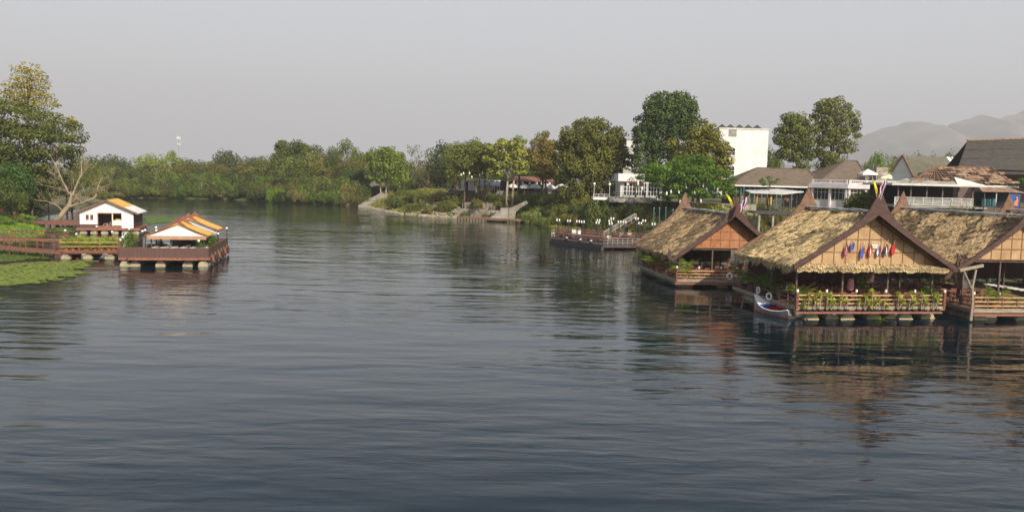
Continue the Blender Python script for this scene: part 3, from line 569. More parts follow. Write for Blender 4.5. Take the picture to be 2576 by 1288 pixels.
for uu in range(1395,1800,13):
    for rr in (0,1,2):
        c,cn=random.choice([(MG,'green'),(BR,'dry brown'),(OL,'olive'),((.27,.27,.06),'yellow green'),(DG,'dark green')]); u2=uu+random.uniform(-6,6)
        if u2<1650 or rr==0: slope_bush(u2,vsh(min(u2,1640))-12-rr*22-random.uniform(0,8),random.uniform(38,62),random.uniform(20,34),vc(c,.75,1.1),uniq(f'{cn} scrub on the '+['waterline','middle','upper'][rr]+' bank '+('left of' if uu<1500 else 'behind' if uu<1640 else 'right of')+' the lamp post jetty'),grp='scrub behind the jetty')
for q,u in enumerate(range(1478,1690,17)):
    c,cn=[(DG,'dark'),(MG,'green'),(OL,'olive')][q%3]; tree('bush',uniq(f'{cn} bush on the bank top below the glass fronted house'),'bush',u,500+random.uniform(0,10) if u<1540 or u>1655 else 509+random.uniform(0,8),52,random.uniform(150,154),'bush',vc(c,.7,1.05),'bushes below the glass fronted house')
zones=[(950,'right of the paved slope'),(1010,'on the weedy slope behind the gravel shore'),(1080,'at the left of the stone retaining wall'),(1160,'above the stone wall'),(1230,'beside the river stair'),(1340,'right of the concrete stair wall'),(1400,'on the slope right of the stair'),(1450,'below the green tarpaulin'),(1500,'below the great domed tree'),(1560,'below the white platform'),(1620,'on the slope behind the lamp post jetty'),(1690,'above the middle thatched roof'),(1780,'behind the yellow flag'),(1900,'between the two nearest thatched roofs')]
for zi,(zu,zt) in enumerate(zones):
    n_=9 if zu>1300 else (7 if zu<1100 else 4)
    for j in range(n_):
        c,cn=random.choice(cols if zu>1300 else cols[:4]); du=(zones[min(zi+1,len(zones)-1)][0]-zu or 60)
        uu=zu+random.uniform(0,1)*du-10; vb=vsh(min(uu,1640)) if uu<1640 else 590
        lo_=max(500,vb-62) if uu>1300 else vb-50
        vv=random.uniform(lo_,vb-4); 
        if 1120<uu<1330 and vv>505: vv=random.uniform(500,530)
        if 915<uu<985 and vv>vb-30: uu+=50
        slope_bush(uu,vv,random.uniform(34,62),random.uniform(16,30),vc(c,.8,1.2),uniq(f'{cn} bush {zt}'))
for uu,vv,w,h in [(1340,560,56,34),(1362,548,50,30),(1320,540,30,30),(1378,566,50,24)]: slope_bush(uu,vv,w,h,(.20,.25,.10),uniq('large leaved pale green bush overhanging the water right of the pier'),grp='large leaved bushes at the pier')
# ================= THATCHED RAFT RESTAURANTS =================
def patch(x,y,rs):   # light newer thatch patches on older brown thatch
    v=0
    for (a,b,c,d,k) in rs: v=np.maximum(v,np.where(((x-a)/c)**2+((y-b)/d)**2<1,k,0))
    return v
def thatch_slope(name,matn,parent,x_e,z_e,x_r,z_r,y0,y1,seed,base=.45,npatch=26,dens=75,shag=.22,blade=.42):
    """one roof slope from the eave (x_e,z_e) to the ridge (x_r,z_r): bumpy underlayer with straw laid on it"""
    rg_=np.random.default_rng(seed); Lr=math.hypot(x_r-x_e,z_r-z_e); dx=(x_r-x_e)/Lr; dz=(z_r-z_e)/Lr; nrm=np.array([-dz*np.sign(x_r-x_e) if False else 0,0,0.])
    nx_=np.array([-dz,0,dx]) if dx>0 else np.array([dz,0,-dx])
    if nx_[2]<0: nx_=-nx_
    ns=int(Lr/.25); ny=int((y1-y0)/.25); S=np.linspace(0,1,ns+1); Yg=np.linspace(y0,y1,ny+1)
    v=[];f=[]
    def bump(s,y): return .03*math.sin(y*2.1+s*3)+.02*math.sin(s*Lr*5.2+y*.7)+.015*math.sin(y*5.3+s*9)
    for j,y in enumerate(Yg):
        for i,s in enumerate(S):
            p=np.array([x_e+dx*Lr*s,y,z_e+dz*Lr*s])+nx_*bump(s,y); v.append(tuple(p))
    for j in range(ny):
        for i in range(ns): a=j*(ns+1)+i; f.append((a,a+1,a+ns+2,a+ns+1))
    o=len(v); 
    for j,y in enumerate(Yg):
        for i,s in enumerate(S): v.append((x_e+dx*Lr*s-nx_[0]*.16,y,z_e+dz*Lr*s-nx_[2]*.16))
    for j in range(ny):
        for i in range(ns): a=o+j*(ns+1)+i; f.append((a,a+ns+1,a+ns+2,a+1))
    m=MB(); m.v=v; m.f=f; und=m.build(name,'underthatch',parent,smooth=True,fix=False)
    # straw blades
    n=int(Lr*(y1-y0)*dens*2.0); s=rg_.random(n)*Lr; y=rg_.uniform(y0,y1,n)
    rs=[(rg_.uniform(0,Lr),rg_.uniform(y0,y1),rg_.uniform(.5,1.9),rg_.uniform(.35,1.0),rg_.uniform(-.85,-.5)) for _ in range(npatch)]
    warp=.25*np.sin(y*3.1+s*2)+.2*np.sin(s*5+y*1.3)
    px=np.zeros(n)
    for (a,b_,c,d_,k) in rs: px=np.where(((s-a-.35*(y-b_)+warp)/c)**2+((y-b_+warp)/d_)**2<1,np.minimum(px,k),px)
    streak=.10*np.sin(y*1.9+.8*np.sin(s*1.3))*np.sin(s*1.1+y*.4)+.12*np.sin(s*7+y*2)
    T=np.clip(base+px+streak+rg_.uniform(-.17,.17,n),0,1)
    B=np.stack([x_e+dx*s,y,z_e+dz*s],1)+nx_*(.03+rg_.random(n)*shag*.4-.10*px)[:,None]
    down=np.array([-dx,0,-dz])+0*B; down=down+rg_.normal(size=(n,3))*[.12,.22,.12]+nx_*rg_.uniform(-.05,.16,n)[:,None]; down/=np.linalg.norm(down,axis=1,keepdims=True)
    w=np.array([0,1,0])[None,:]*np.ones((n,1))+nx_*rg_.normal(size=(n,1))*.4; w/=np.linalg.norm(w,axis=1,keepdims=True)
    ln=(blade*.8*rg_.uniform(.6,1.3,n))[:,None]; ww=(rg_.uniform(.014,.042,n))[:,None]
    P=np.stack([B-w*ww,B+w*ww,B+down*ln+w*ww*.5,B+down*ln-w*ww*.5],1)
    q=quads_mesh('straw_cover',P,matn,und,T)
    # ragged eave fringe
    n=int((y1-y0)*95); y=rg_.uniform(y0,y1,n); E=np.stack([np.full(n,x_e)+dx*rg_.uniform(-.05,.35,n),y,np.full(n,z_e)+rg_.uniform(-.12,.12,n)],1)
    dn=np.stack([np.full(n,-dx*.5)+rg_.normal(size=n)*.12,rg_.normal(size=n)*.15,-np.ones(n)],1); dn/=np.linalg.norm(dn,axis=1,keepdims=True)
    ln=(rg_.uniform(.25,.62,n)*(1+.25*np.sin(y*2.3)))[:,None]; w=np.array([[0,1,0]])*rg_.uniform(.02,.05,n)[:,None]
    P=np.stack([E-w,E+w,E+dn*ln+w*.3,E+dn*ln-w*.3],1); quads_mesh('eave_fringe',P,matn,und,np.clip(rg_.uniform(0,.5,n)+base*.3,0,1))
    return und
def bargeboard(W,ze,zr,width,spire,lx=0.3):
    """one curved board of a pair (left side; mirror for the right) in x,z"""
    n=10; lo=[];hi=[]
    slope=(zr-ze)/W
    for i in range(n+1):
        t=i/n; x=-(W+lx)*(1-t); z=ze-lx*slope+ (zr-ze+lx*slope)*t - .10*math.sin(math.pi*t)*1.2; lo.append((x,z))
    for i in range(n+1):
        t=i/n; x,z=lo[i]; k=width*(.75+.25*t); 
        x2=x-k*slope/math.hypot(1,slope)*.6; z2=z+k
        if t>.72: q=(t-.72)/.28; z2+=spire*q**2.6; x2=x*(1-.0*q)-.16*(1-q)-.03
        hi.append((x2,z2))
    hi[-1]=(0,hi[-1][1])
    return lo,hi
def strip(mb,lo,hi,y0,y1,mirror=False):
    s=-1 if mirror else 1
    for i in range(len(lo)-1):
        q=[lo[i],lo[i+1],hi[i+1],hi[i]]; q=[(s*x,z) for x,z in q]
        mb.add([(x,y0,z) for x,z in q]+[(x,y1,z) for x,z in q],[(0,1,2,3),(7,6,5,4),(0,4,5,1),(2,6,7,3)])
    q0=[(s*lo[0][0],lo[0][1]),(s*hi[0][0],hi[0][1])]; mb.add([(x,y,z) for y in(y0,y1) for x,z in q0],[(0,1,3,2)])
def naga_tail(mb,x,z,y,s,h):   # upturned curl at the foot of a board; s=-1 left, +1 right
    pts=[(0,0,.20),(.28,-.12,.19),(.55,-.02,.17),(.66,.22,.15),(.62,.48,.12),(.66,.72,.08),(.80,.95,.02)]
    c=[Vector((x+s*a*h,y,z+b*h)) for a,b,_ in pts]; prevL=None
    L_=[];
    for i,p in enumerate(c):
        d=(c[min(i+1,len(c)-1)]-c[max(i-1,0)]).normalized(); nn=Vector((-d.z,0,d.x))*pts[i][2]*h; L_.append((p-nn,p+nn))
    for i in range(len(c)-1):
        a,b=L_[i]; c2,d2=L_[i+1]; o=Vector((0,.12,0)); mb.add([a,c2,d2,b,a+o,c2+o,d2+o,b+o],[(0,1,2,3),(7,6,5,4),(0,4,5,1),(2,6,7,3),(1,5,6,2)])
def railing(parent,x0,y0,x1,y1,z,h,n,rails=3,m='bamboo',mp='redwood',r=.05,every=1,name='railing'):
    mb=MB()
    for i in range(rails): zz=z+h*(1-i*.36); mb.tube([(x0,y0,zz),((x0+x1)/2,(y0+y1)/2,zz-.02),(x1,y1,zz)],r,6)
    ra=mb.build(name,m,parent); pb=MB()
    for i in range(n+1):
        t=i/n; x=x0+(x1-x0)*t; y=y0+(y1-y0)*t; pb.cbox((x,y,z+h*.5),(.09,.09,h))
    pb.build('rail_posts',mp,ra); return ra
def pontoon(parent,x,y0,y1,r,z=0.0,m='pontoon'):
    prof=[(-y,0) for y in ()]; mb=MB(); pts=[(x,y0,z),(x,y0+.12,z),(x,y0+.4,z),(x,y1-.4,z),(x,y1,z)]; mb.tube(pts,[r*.86,r*.97,r,r,r*.85],14); p=mb.build('pontoon',m,parent,smooth=False)
    b=MB(); b.tube([(x,y0+.02,z-.005),(x,y0+.03,z-.005)],r*.90,14); 
    s=MB(); s.box(x-r*.90,x+r*.90,y0-.03,y0+.3,-.02,.07); s.build('waterline_stain','pontoon_band',p); return p
def hut(name,label,loc,rz,W,L,ze,zr,dW,dL,zd,yd0,straw,gable,base,seed,spire=1.3,bw=.42,ov=.95,cols=4,rows=3,tails=(1,1),skirt=True,front_posts=4,pr=.55,npont=6,rail_h=1.1,npatch=26,patch_base=None,xd=0,gab_z=None,dens=75,side_l=True,backboard='board_light',railx=None,pont_x=None):
    t=thing(name,label,'raft restaurant',loc,rz)
    z0=gab_z if gab_z is not None else ze
    sl=(zr-ze)/W
    thatch_slope('thatch_roof',straw,t,-W,ze,0,zr,0-ov+.1,L+ov-.1,seed,base,npatch,dens)
    thatch_slope('thatch_roof',straw,t,W,ze,0,zr,0-ov+.1,L+ov-.1,seed+1,base,npatch//2,dens*.7)
    rc=MB(); rg_=random.Random(seed); pts=[(0,-ov+i*(L+2*ov)/14,zr+.17+rg_.uniform(-.035,.035)) for i in range(15)]
    for i in range(14): rc.beam(pts[i],(pts[i+1][0],pts[i+1][1]+.06,pts[i+1][2]),.42,.09)
    rcap=rc.build('ridge_cap',mat('ridge_sheet',(.34,.36,.40),(.12,.12,.13),scale=2.5,rough=.5),t); cb=MB(); cb.tube([(.1,p[1],p[2]+.09+rg_.uniform(0,.05)) for p in pts],.03,5); cb.build('ridge_pipe','white',rcap)
    lo,hi=bargeboard(W,ze,zr,bw,spire)
    for sgn,tl in ((0,tails[0]),(1,tails[1])):
        m=MB(); strip(m,lo,hi,-ov-.08,-ov+.06,bool(sgn)); b_=m.build('bargeboard','board',t)
        if tl: m=MB(); naga_tail(m,(-1 if not sgn else 1)*(W+.25),ze-.25*sl+.12,-ov-.1,-1 if not sgn else 1,.95); m.build('curled_finial','board',b_)
    for sgn in (0,1):
        m=MB(); lo2,hi2=bargeboard(W,ze,zr,bw,spire); hi2=hi2[:]; strip(m,lo2,hi2,L+ov-.06,L+ov+.08,bool(sgn)); m.build('rear_bargeboard',backboard,t)
    # gable panel with battens
    gw=(zr-z0)/sl-.18; gp=MB(); gp.prism([(-gw,z0),(gw,z0),(0,zr-.12)],0,.06); g_=gp.build('gable_panel',gable,t); bt=MB()
    for i in range(-cols,cols+1):
        x=i*gw/(cols+.35); zt=z0+(zr-.12-z0)*(1-abs(x)/gw); 
        if zt-z0>.2: bt.box(x-.035,x+.035,-.035,0.003,z0+.05,zt-.05)
    for j in range(rows+1):
        z=z0+.02+j*(zr-z0)/(rows+1); hw=gw*(1-(z-z0)/(zr-.12-z0))-.05
        if hw>.2: bt.box(-hw,hw,-.045,-.002,z,z+.07)
    bt.build('battens','batten',g_)
    gp=MB(); gp.prism([(-gw,z0),(gw,z0),(0,zr-.12)],L-.06,L); gp.build('rear_gable_panel','board_light',t)
    if skirt:
        rg2=np.random.default_rng(seed+5); m=MB(); m.add([(-W-.05,-.02,z0+.12),(W+.05,-.02,z0+.12),(W+.05,-.85,z0-.12),(-W-.05,-.85,z0-.12),(-W-.05,-.02,z0),(W+.05,-.02,z0),(W+.05,-.8,z0-.24),(-W-.05,-.8,z0-.24)],[(0,1,2,3),(7,6,5,4),(3,2,6,7),(0,3,7,4),(1,5,6,2)])
        sk=m.build('thatch_skirt','underthatch',t); n=int(W*2*1.2*140); x=rg2.uniform(-W,W,n); s=rg2.random(n); Bp=np.stack([x,-.02-.83*s,z0+.14-.24*s+rg2.uniform(0,.05,n)],1)
        dn=np.stack([rg2.normal(size=n)*.12,-np.ones(n)*.9,-.3-rg2.random(n)*.3],1); ed=rg2.random(n)<.55; Bp[ed,1]=-.83; Bp[ed,2]=z0-.1; dn[ed]=np.stack([rg2.normal(size=ed.sum())*.15,-.25*np.ones(ed.sum()),-np.ones(ed.sum())],1)
        ln=(rg2.uniform(.10,.32,n)*(1+.12*np.sin(x*2.7)+.12*np.sin(x*7.1)))[:,None]; w=np.array([[1,0,0]])*rg2.uniform(.02,.05,n)[:,None]; P=np.stack([Bp-w,Bp+w,Bp+dn*ln+w*.4,Bp+dn*ln-w*.4],1); quads_mesh('straw_cover',P,straw,sk,np.clip(rg2.uniform(.1,.75,n)+.15*np.sin(x*1.7),0,1))
    MB().box(-W*.94,W*.94,L-.45,L-.38,zd+.35,ze+.1).build('added_dark_panel','brownpanel',t)  # dark panel added across the back so the open interior looks deeply shaded
    # posts and tie beams
    for i in range(front_posts):
        x=-W+.55+(2*W-1.1)*i/(front_posts-1)
        for yy in (.25,L*.5,L-.25):
            zt=min(z0+.1,ze+.3) if abs(x)>W*.6 else z0+.15
            MB().tube([(x,yy,zd),(x,yy,zt)],.085,7).build('roof_post','postwood',t)
    m=MB(); 
    for yy in (.1,L*.5,L-.2): m.box(-W+.1,W-.1,yy,yy+.12,z0-.16,z0-.02)
    for x in (-W+.5,W-.5): m.box(x-.06,x+.06,.3,L-.3,ze+.02,ze+.18)
    m.build('tie_beams','postwood',t)
    # deck
    y1=yd0+dL; m=MB(); m.box(xd-dW,xd+dW,yd0,y1,zd-.10,zd); dk=m.build('deck','deckwood',t)
    m=MB(); m.box(xd-dW-.02,xd+dW+.02,yd0-.06,yd0-.003,zd-.24,zd+.05); m.build('edge_beam','greybeam',dk)
    m=MB(); m.box(xd-dW-.25,xd+dW-.5,yd0-.55,yd0-.064,zd-.42,zd-.30); m.build('foot_ledge','redbeam',dk)
    m=MB(); m.box(xd-dW-.06,xd-dW-.003,yd0,y1,zd-.24,zd+.05); m.build('side_beam','greybeam',dk)
    px_=pont_x or [xd-dW+.9+(2*dW-1.8)*i/(npont-1) for i in range(npont)]
    for x in px_: pontoon(t,x,yd0+.1+(.35 if int(x*7)%2 else 0),y1-.3,pr,-.02)
    rx=railx or (xd-dW+.05,xd+dW-.05)
    railing(t,rx[0],yd0+.05,rx[1],yd0+.05,zd,rail_h,9)
    if side_l: railing(t,xd-dW+.05,yd0+.05,xd-dW+.05,y1-.1,zd,rail_h,8,m='postwood' ,mp='redwood')
    for x in rx:
        m=MB(); m.tube([(x,yd0,zd-.15),(x,yd0,zd+rail_h+.25)],.13,8); cp=m.build('corner_post','redwood',t); MB().tube([(x,yd0,zd+rail_h+.25),(x,yd0,zd+rail_h+.44)],.10,8).build('lamp_cap','globe',cp)
    for i in range(1,5):
        x=rx[0]+(rx[1]-rx[0])*i/5; m=MB(); m.tube([(x,yd0+.12,zd),(x,yd0+.12,zd+rail_h+.22)],.05,6); cp=m.build('lamp_post','redwood',t); MB().tube([(x,yd0+.12,zd+rail_h+.22),(x,yd0+.12,zd+rail_h+.42)],.085,8).build('lamp_cap','globe',cp)
    return t
def loc2w(o,x,y,z=0):
    a=o.rotation_euler[2]; l=o.location; return Vector((l[0]+x*math.cos(a)-y*math.sin(a),l[1]+x*math.sin(a)+y*math.cos(a),l[2]+z))

RZ=R(9.0)
def hut_place(uL,vL,YL,W,ov):   # from the left foot of the front bargeboard to the centre of the gable plane
    p=atY(uL,vL,YL); return (p.x+W*math.cos(RZ)-ov*math.sin(RZ),p.y+W*math.sin(RZ)+ov*math.cos(RZ),0)
hut1=hut('thatched_raft','large straw thatched raft restaurant with a row of flags on its tan gable',hut_place(2008,672,61.4,6.05,.95),RZ,6.05,8.6,3.92,7.75,5.95,11.2,.95,-.75,'straw','gable_tan',.64,5,spire=1.45,bw=.42,tails=(0,1),cols=6,rows=3,pr=.62,npatch=38,dens=95,rail_h=.85,pont_x=[-4.6,-2.75,-1.75,.55,2.2,2.95,5.0])
hut2=hut('thatched_raft','smaller brown thatched raft restaurant with orange gable and palms along its side',hut_place(1708,649,79.0,5.35,.95),R(7.5),5.35,12.6,2.75,6.68,5.5,15.0,.70,-1.0,'straw_brown','gable_orange',.62,15,spire=1.5,bw=.42,tails=(1,0),cols=4,rows=3,gab_z=3.55,skirt=False,pr=.55,npatch=16,dens=80,rail_h=.8,pont_x=[-4.3,-.9,2.0,4.6])
hut3=hut('thatched_raft','dark brown thatched raft restaurant with pale patches at the right picture edge',hut_place(2437,668,64.4,5.15,.95),R(8.2),5.15,15.0,4.05,7.6,5.6,17.0,.80,-1.9,'straw_brown','gable_tan',.78,25,spire=1.4,bw=.42,tails=(1,1),cols=5,rows=3,gab_z=4.35,skirt=False,pr=.6,npatch=26,dens=85,rail_h=.9,pont_x=[-4.4,-3.3,-.9,2,4.6],xd=.35)
q=atY(2535,531,84); hut4=hut('thatched_raft','thatched raft roof only partly seen behind the right hand raft restaurant',(q.x+15.6*math.sin(RZ)+0,q.y-15.6*math.cos(RZ),0),RZ,5.2,14.6,4.1,7.6,5.6,16,.8,-1.2,'straw_brown','gable_tan',.5,35,spire=1.4,tails=(0,0),skirt=False,npatch=10,dens=50,pr=.6)
# pale pole and brace at the corner between the two near rafts
p=atZ(2443,781,.85); t=thing('support_pole','pale crooked corner pole with a diagonal brace between the two nearest thatched rafts','pole',(p.x,p.y,.0)); z1=atY(2448,678,p.y).z
MB().tube([(0,0,.1),(.05,.02,1.4),(-.05,0,2.6),(.12,0,z1)],[.13,.11,.10,.09],7).build('pole','greybeam',t); MB().tube([(-.02,0,2.35),(-.9,-.3,z1-.15)],.07,6).build('brace','greybeam',t); MB().beam((-1.3,-.4,z1-.05),(1.0,.7,z1+.25),.16,.2).build('eave_beam','greybeam',t)
# ---- furniture
def make_chair(m):
    t=thing('dining_chair','c','chair'); 
    MB().box(-.22,.22,-.22,.22,.42,.47).build('seat',m,t); b=MB(); b.box(-.22,-.18,.19,.23,.47,.95); b.box(.18,.22,.19,.23,.47,.95); b.box(-.24,.24,.185,.235,.86,.98)
    for i in(-.09,0,.09): b.box(i-.02,i+.02,.2,.22,.47,.86)
    b.build('backrest',m,t)
    for x in(-.19,.19):
        for y in(-.19,.19): MB().box(x-.022,x+.022,y-.022,y+.022,0,.42).build('leg',m,t)
    return t
def make_table(m,w=1.5,d=.8,top=None):
    t=thing('dining_table','t','table'); MB().box(-w/2,w/2,-d/2,d/2,.70,.75).build('tabletop',top or m,t)
    for x in(-w/2+.08,w/2-.08):
        for y in(-d/2+.08,d/2-.08): MB().box(x-.035,x+.035,y-.035,y+.035,0,.70).build('leg',m,t)
    return t
ch0=make_chair('redwood'); tb0=make_table('redwood'); used={'c':0,'t':0}
def put(proto,key,loc,rz,lab,grp):
    if not used[key]:
        used[key]=1; proto.location=loc; proto.rotation_euler=(0,0,rz); proto['label']=lab; proto['group']=grp; return proto
    return copy_thing(proto,loc,rz,lab,grp)
def seating(h,zd,spots,where,rows):
    rown=['front row','middle row','rear row']; ys=sorted(set(y for x,y in spots)); xs=sorted(set(x for x,y in spots)); on=['first','second','third','fourth']
    for (x,y) in spots:
        ti=f'{on[xs.index(x)]} from the left in the {rown[ys.index(y)]}'
        put(tb0,'t',loc2w(h,x,y,zd),h.rotation_euler[2],f'red brown table, {ti}, {where}',f'dining tables {where}')
        for (dx,dy,r) in ((-.45,-.7,math.pi),(.45,-.7,math.pi),(-.45,.7,0),(.45,.7,0)):
            put(ch0,'c',loc2w(h,x+dx,y+dy,zd),h.rotation_euler[2]+r+random.uniform(-.2,.2),f'{"front" if dy<0 else "back"} {"left" if dx<0 else "right"} chair at {ti[:ti.index(" ")]} table of {ti[ti.index("in the")+3:]} {where}',f'chairs {where}')
seating(hut1,.95,[(x,y) for y in (1.0,4.0,7.0) for x in (-3.9,-1.4,1.2,3.8)],'under the flag gable',3)
seating(hut2,.70,[(x,y) for y in (.9,4.0) for x in (-2.6,0,2.8)],'under the orange gable',2)
seating(hut3,.80,[(x,y) for y in (.7,3.6,6.8) for x in (-4.0,-1.4)],'in the right edge raft',2)
# ---- potted plants
LG2=(.30,.36,.06)
def dracaena(seed,h,two=False):
    r_=np.random.default_rng(seed); t=thing('potted_dracaena','p','potted plant'); MB().lathe([(.12,0),(.17,.24),(.19,.25),(.16,.25),(.15,.22)],n=10).build('pot','black',t)
    mb=MB(); tops=[(r_.uniform(-.12,.12),r_.uniform(-.05,.05),h)]; mb.tube([(0,0,.15),(tops[0][0]*.4,0,h*.5),tops[0]],[.045,.04,.035],6)
    if two: tops.append((tops[0][0]+r_.choice([-.28,.28]),0,h*.62)); mb.tube([(0,0,.15),tops[1]],[.04,.03],6)
    mb.build('stem','palebark',t); Q=[]
    for c in tops:
        for i in range(26):
            a=r_.uniform(0,6.28); e=r_.uniform(-.5,1.35); L=r_.uniform(.26,.42); d=Vector((math.cos(a)*math.cos(e),math.sin(a)*math.cos(e),math.sin(e))); s=d.cross(Vector((0,0,1))).normalized()*.045; c_=Vector(c)+Vector((0,0,r_.uniform(-.15,.1)))
            m_=c_+d*L*.55; e_=c_+d*L+Vector((0,0,-.12*L)); Q+= [[c_-s*.4,c_+s*.4,m_+s,m_-s],[m_-s,m_+s,e_+s*.2,e_-s*.2]]
    quads_mesh('leaves',np.array([[tuple(v) for v in q] for q in Q]),'leafg',t,r_.uniform(0,.7,len(Q)),(.50,.52,.13)); return t
dp=[dracaena(1,1.15,True),dracaena(2,.78),dracaena(3,1.35,True),dracaena(4,.55),dracaena(5,1.0)]; dus=[0]*5
drac=[(2018,3),(2031,0),(2046,4),(2062,2),(2078,0),(2090,2),(2098,1),(2112,4),(2130,1),(2160,1),(2176,0),(2186,3),(2196,2),(2206,1),(2214,4),(2226,1),(2240,3),(2263,0),(2275,1),(2292,2),(2305,3),(2325,0),(2336,1),(2356,2),(2368,4)]
posn=['left end','left part','left middle','middle','right middle','right part','right end']
for i,(u,k) in enumerate(drac):
    x=-5.75+ (u-2010)/(2392-2010)*11.7; w=loc2w(hut1,x,-1.0,.55); lab=f'{["branched knee high","short bushy","tall branched","very small","single stemmed"][k]} dracaena in a black pot on the ledge, {["first","second","third","fourth","fifth","sixth","seventh","eighth","ninth","tenth","eleventh","twelfth","thirteenth","fourteenth","fifteenth","sixteenth","seventeenth","eighteenth","nineteenth","twentieth","twenty first","twenty second","twenty third","twenty fourth","twenty fifth"][i]} from the left'
    G='potted dracaenas along the front rail'
    if not dus[k]: dus[k]=1; o=dp[k]; o.location=w; o['label']=lab; o['group']=G
    else: copy_thing(dp[k],w,random.uniform(-.3,.3)+ (3.14 if random.random()<.5 else 0),lab,G,scale=random.uniform(.9,1.15))
def areca(w,size,lab,seed,pot='terra',col_=(.30,.36,.08),n=12,grp='areca palms on the rafts'):
    r_=np.random.default_rng(seed); t=thing('potted_palm',lab,'palm',w,0,grp); MB().lathe([(.20*size,0),(.30*size,.32*size),(.33*size,.34*size),(.28*size,.34*size),(.26*size,.3*size)],n=12).build('pot',pot,t)
    palm_crown(r_,(0,0,.35*size),n,1.75*size,.42*size,t,col_,'fronds',(.55,1.45),(.9,1.7),seg=12); MB().tube([(0,0,.2*size),(.02,0,.7*size)],[.06*size,.03*size],6).build('stem','bamboo',t); return t
areca(loc2w(hut3,-3.2,-1.55,.8),1.15,'large feathery palm in a terracotta pot on the right edge raft',1)
areca(loc2w(hut3,-.35,-1.6,.8),.62,'small palm in a terracotta pot, third pot of the right edge raft',2)
areca(loc2w(hut3,-1.7,-1.6,.8),.45,'little fern like palm in a terracotta pot beside the large feathery palm',4)
areca(loc2w(hut3,1.0,-1.55,.8),.6,'small palm in a terracotta pot near the right picture edge',5)
areca(loc2w(hut1,-5.1,.45,.95),1.05,'feathery palm behind the front left corner post of the flag hung raft',3,'black')
areca(loc2w(hut1,5.3,.35,.95),1.0,'leafy palm at the right end of the flag hung raft',6,'black',(.22,.30,.08))
for i,(x,y,s,l) in enumerate([(-5.6,3.0,1.0,'palm under the long eave, nearest to the front corner'),(-5.5,5.3,1.35,'tall dark palm under the long eave beside the white lifebuoys'),(-5.6,7.0,1.0,'palm halfway along the side rail of the flag hung raft'),(-5.4,9.2,1.3,'palm at the rear left corner of the flag hung raft'),(-3.8,9.6,1.1,'palm behind the tables at the rear of the flag hung raft')]): areca(loc2w(hut1,x,y,.95),s,l,20+i,'black',(.16,.24,.06))
for i,(x,y,s,l) in enumerate([(-4.6,-.75,1.15,'golden palm at the front left corner of the smaller thatched raft'),(-5.0,2.2,.8,'small palm between the pink flowers on the smaller thatched raft'),(-5.2,5.2,1.3,'tall palm at the middle of the smaller thatched raft side'),(-5.2,10.5,1.2,'palm at the far left corner of the smaller thatched raft'),(-5.1,8,.9,'palm near the rear of the smaller thatched raft side')]): areca(loc2w(hut2,x,y,.7),s,l,40+i,'terra',(.33,.38,.08),14)
for i,(x,y,l) in enumerate([(-5.0,.6,'magenta bougainvillea bush at the front corner of the smaller thatched raft'),(-5.2,3.6,'magenta bougainvillea bush in the middle of the raft side'),(-5.2,7.0,'pale red bougainvillea bush towards the rear of the raft side')]):
    r_=np.random.default_rng(60+i); w=loc2w(hut2,x,y,.7); t=thing('flowering_bush',l,'flowering bush',w,0,'bougainvilleas on the smaller thatched raft'); B_=[(r_.uniform(-.5,.5),r_.uniform(-.5,.5),r_.uniform(.45,.75),.34,.34,.28) for _ in range(7)]
    P,T=blob_leaves(r_,B_[:4],150,.10,.8); quads_mesh('leaves',P,'leafg',t,T,(.14,.22,.06)); P,T=blob_leaves(r_,B_[2:],190,.09,.9); quads_mesh('flowers',P,'leafg',t,T*.5,(.55,.04,.13) if i<2 else (.6,.16,.12)); MB().lathe([(.25,0),(.34,.34),(.3,.34)],n=10).build('pot','terra',t)
for i,(x,y) in enumerate([(3.2,-.75),(4.3,-.7)]):
    r_=np.random.default_rng(80+i); t=thing('round_bush','rusty red rounded bush behind the rail, '+['left one','right one'][i]+' beside the flag hung raft','bush',loc2w(hut2,x,y,.7),0,'rusty bushes on the smaller raft'); P,T=blob_leaves(r_,[(0,0,.55,.7,.5,.5)],140,.09,.7); quads_mesh('leaves',P,'leafg',t,T,(.30,.11,.06)); MB().lathe([(.25,0),(.34,.3),(.3,.3)],n=10).build('pot','terra',t)
# green plants trailing under the near raft and inside
r_=np.random.default_rng(90); w=loc2w(hut1,.45,-1.35,.05); t=thing('water_fern','spiky fern growing at the floats under the flag hung raft','fern',w); palm_crown(r_,(0,0,0),14,.75,.12,t,(.33,.38,.08),'fronds',(.2,1.1),(.8,1.4),seg=7)
r_=np.random.default_rng(91); t=thing('indoor_plant','leafy climbing plant standing between the tables of the flag hung raft','plant',loc2w(hut1,1.3,3.0,.95)); P,T=blob_leaves(r_,[(0,0,1.3,.5,.4,.5),(.5,.1,1.0,.4,.4,.4),(-.3,0,1.75,.35,.35,.3)],50,.16,.6); quads_mesh('leaves',P,'leafg',t,T,(.16,.30,.05)); MB().tube([(0,0,.2),(0,0,1.5)],.04,6).build('stem','bark',t); MB().lathe([(.2,0),(.3,.36),(.26,.36)],n=10).build('pot','terra',t)
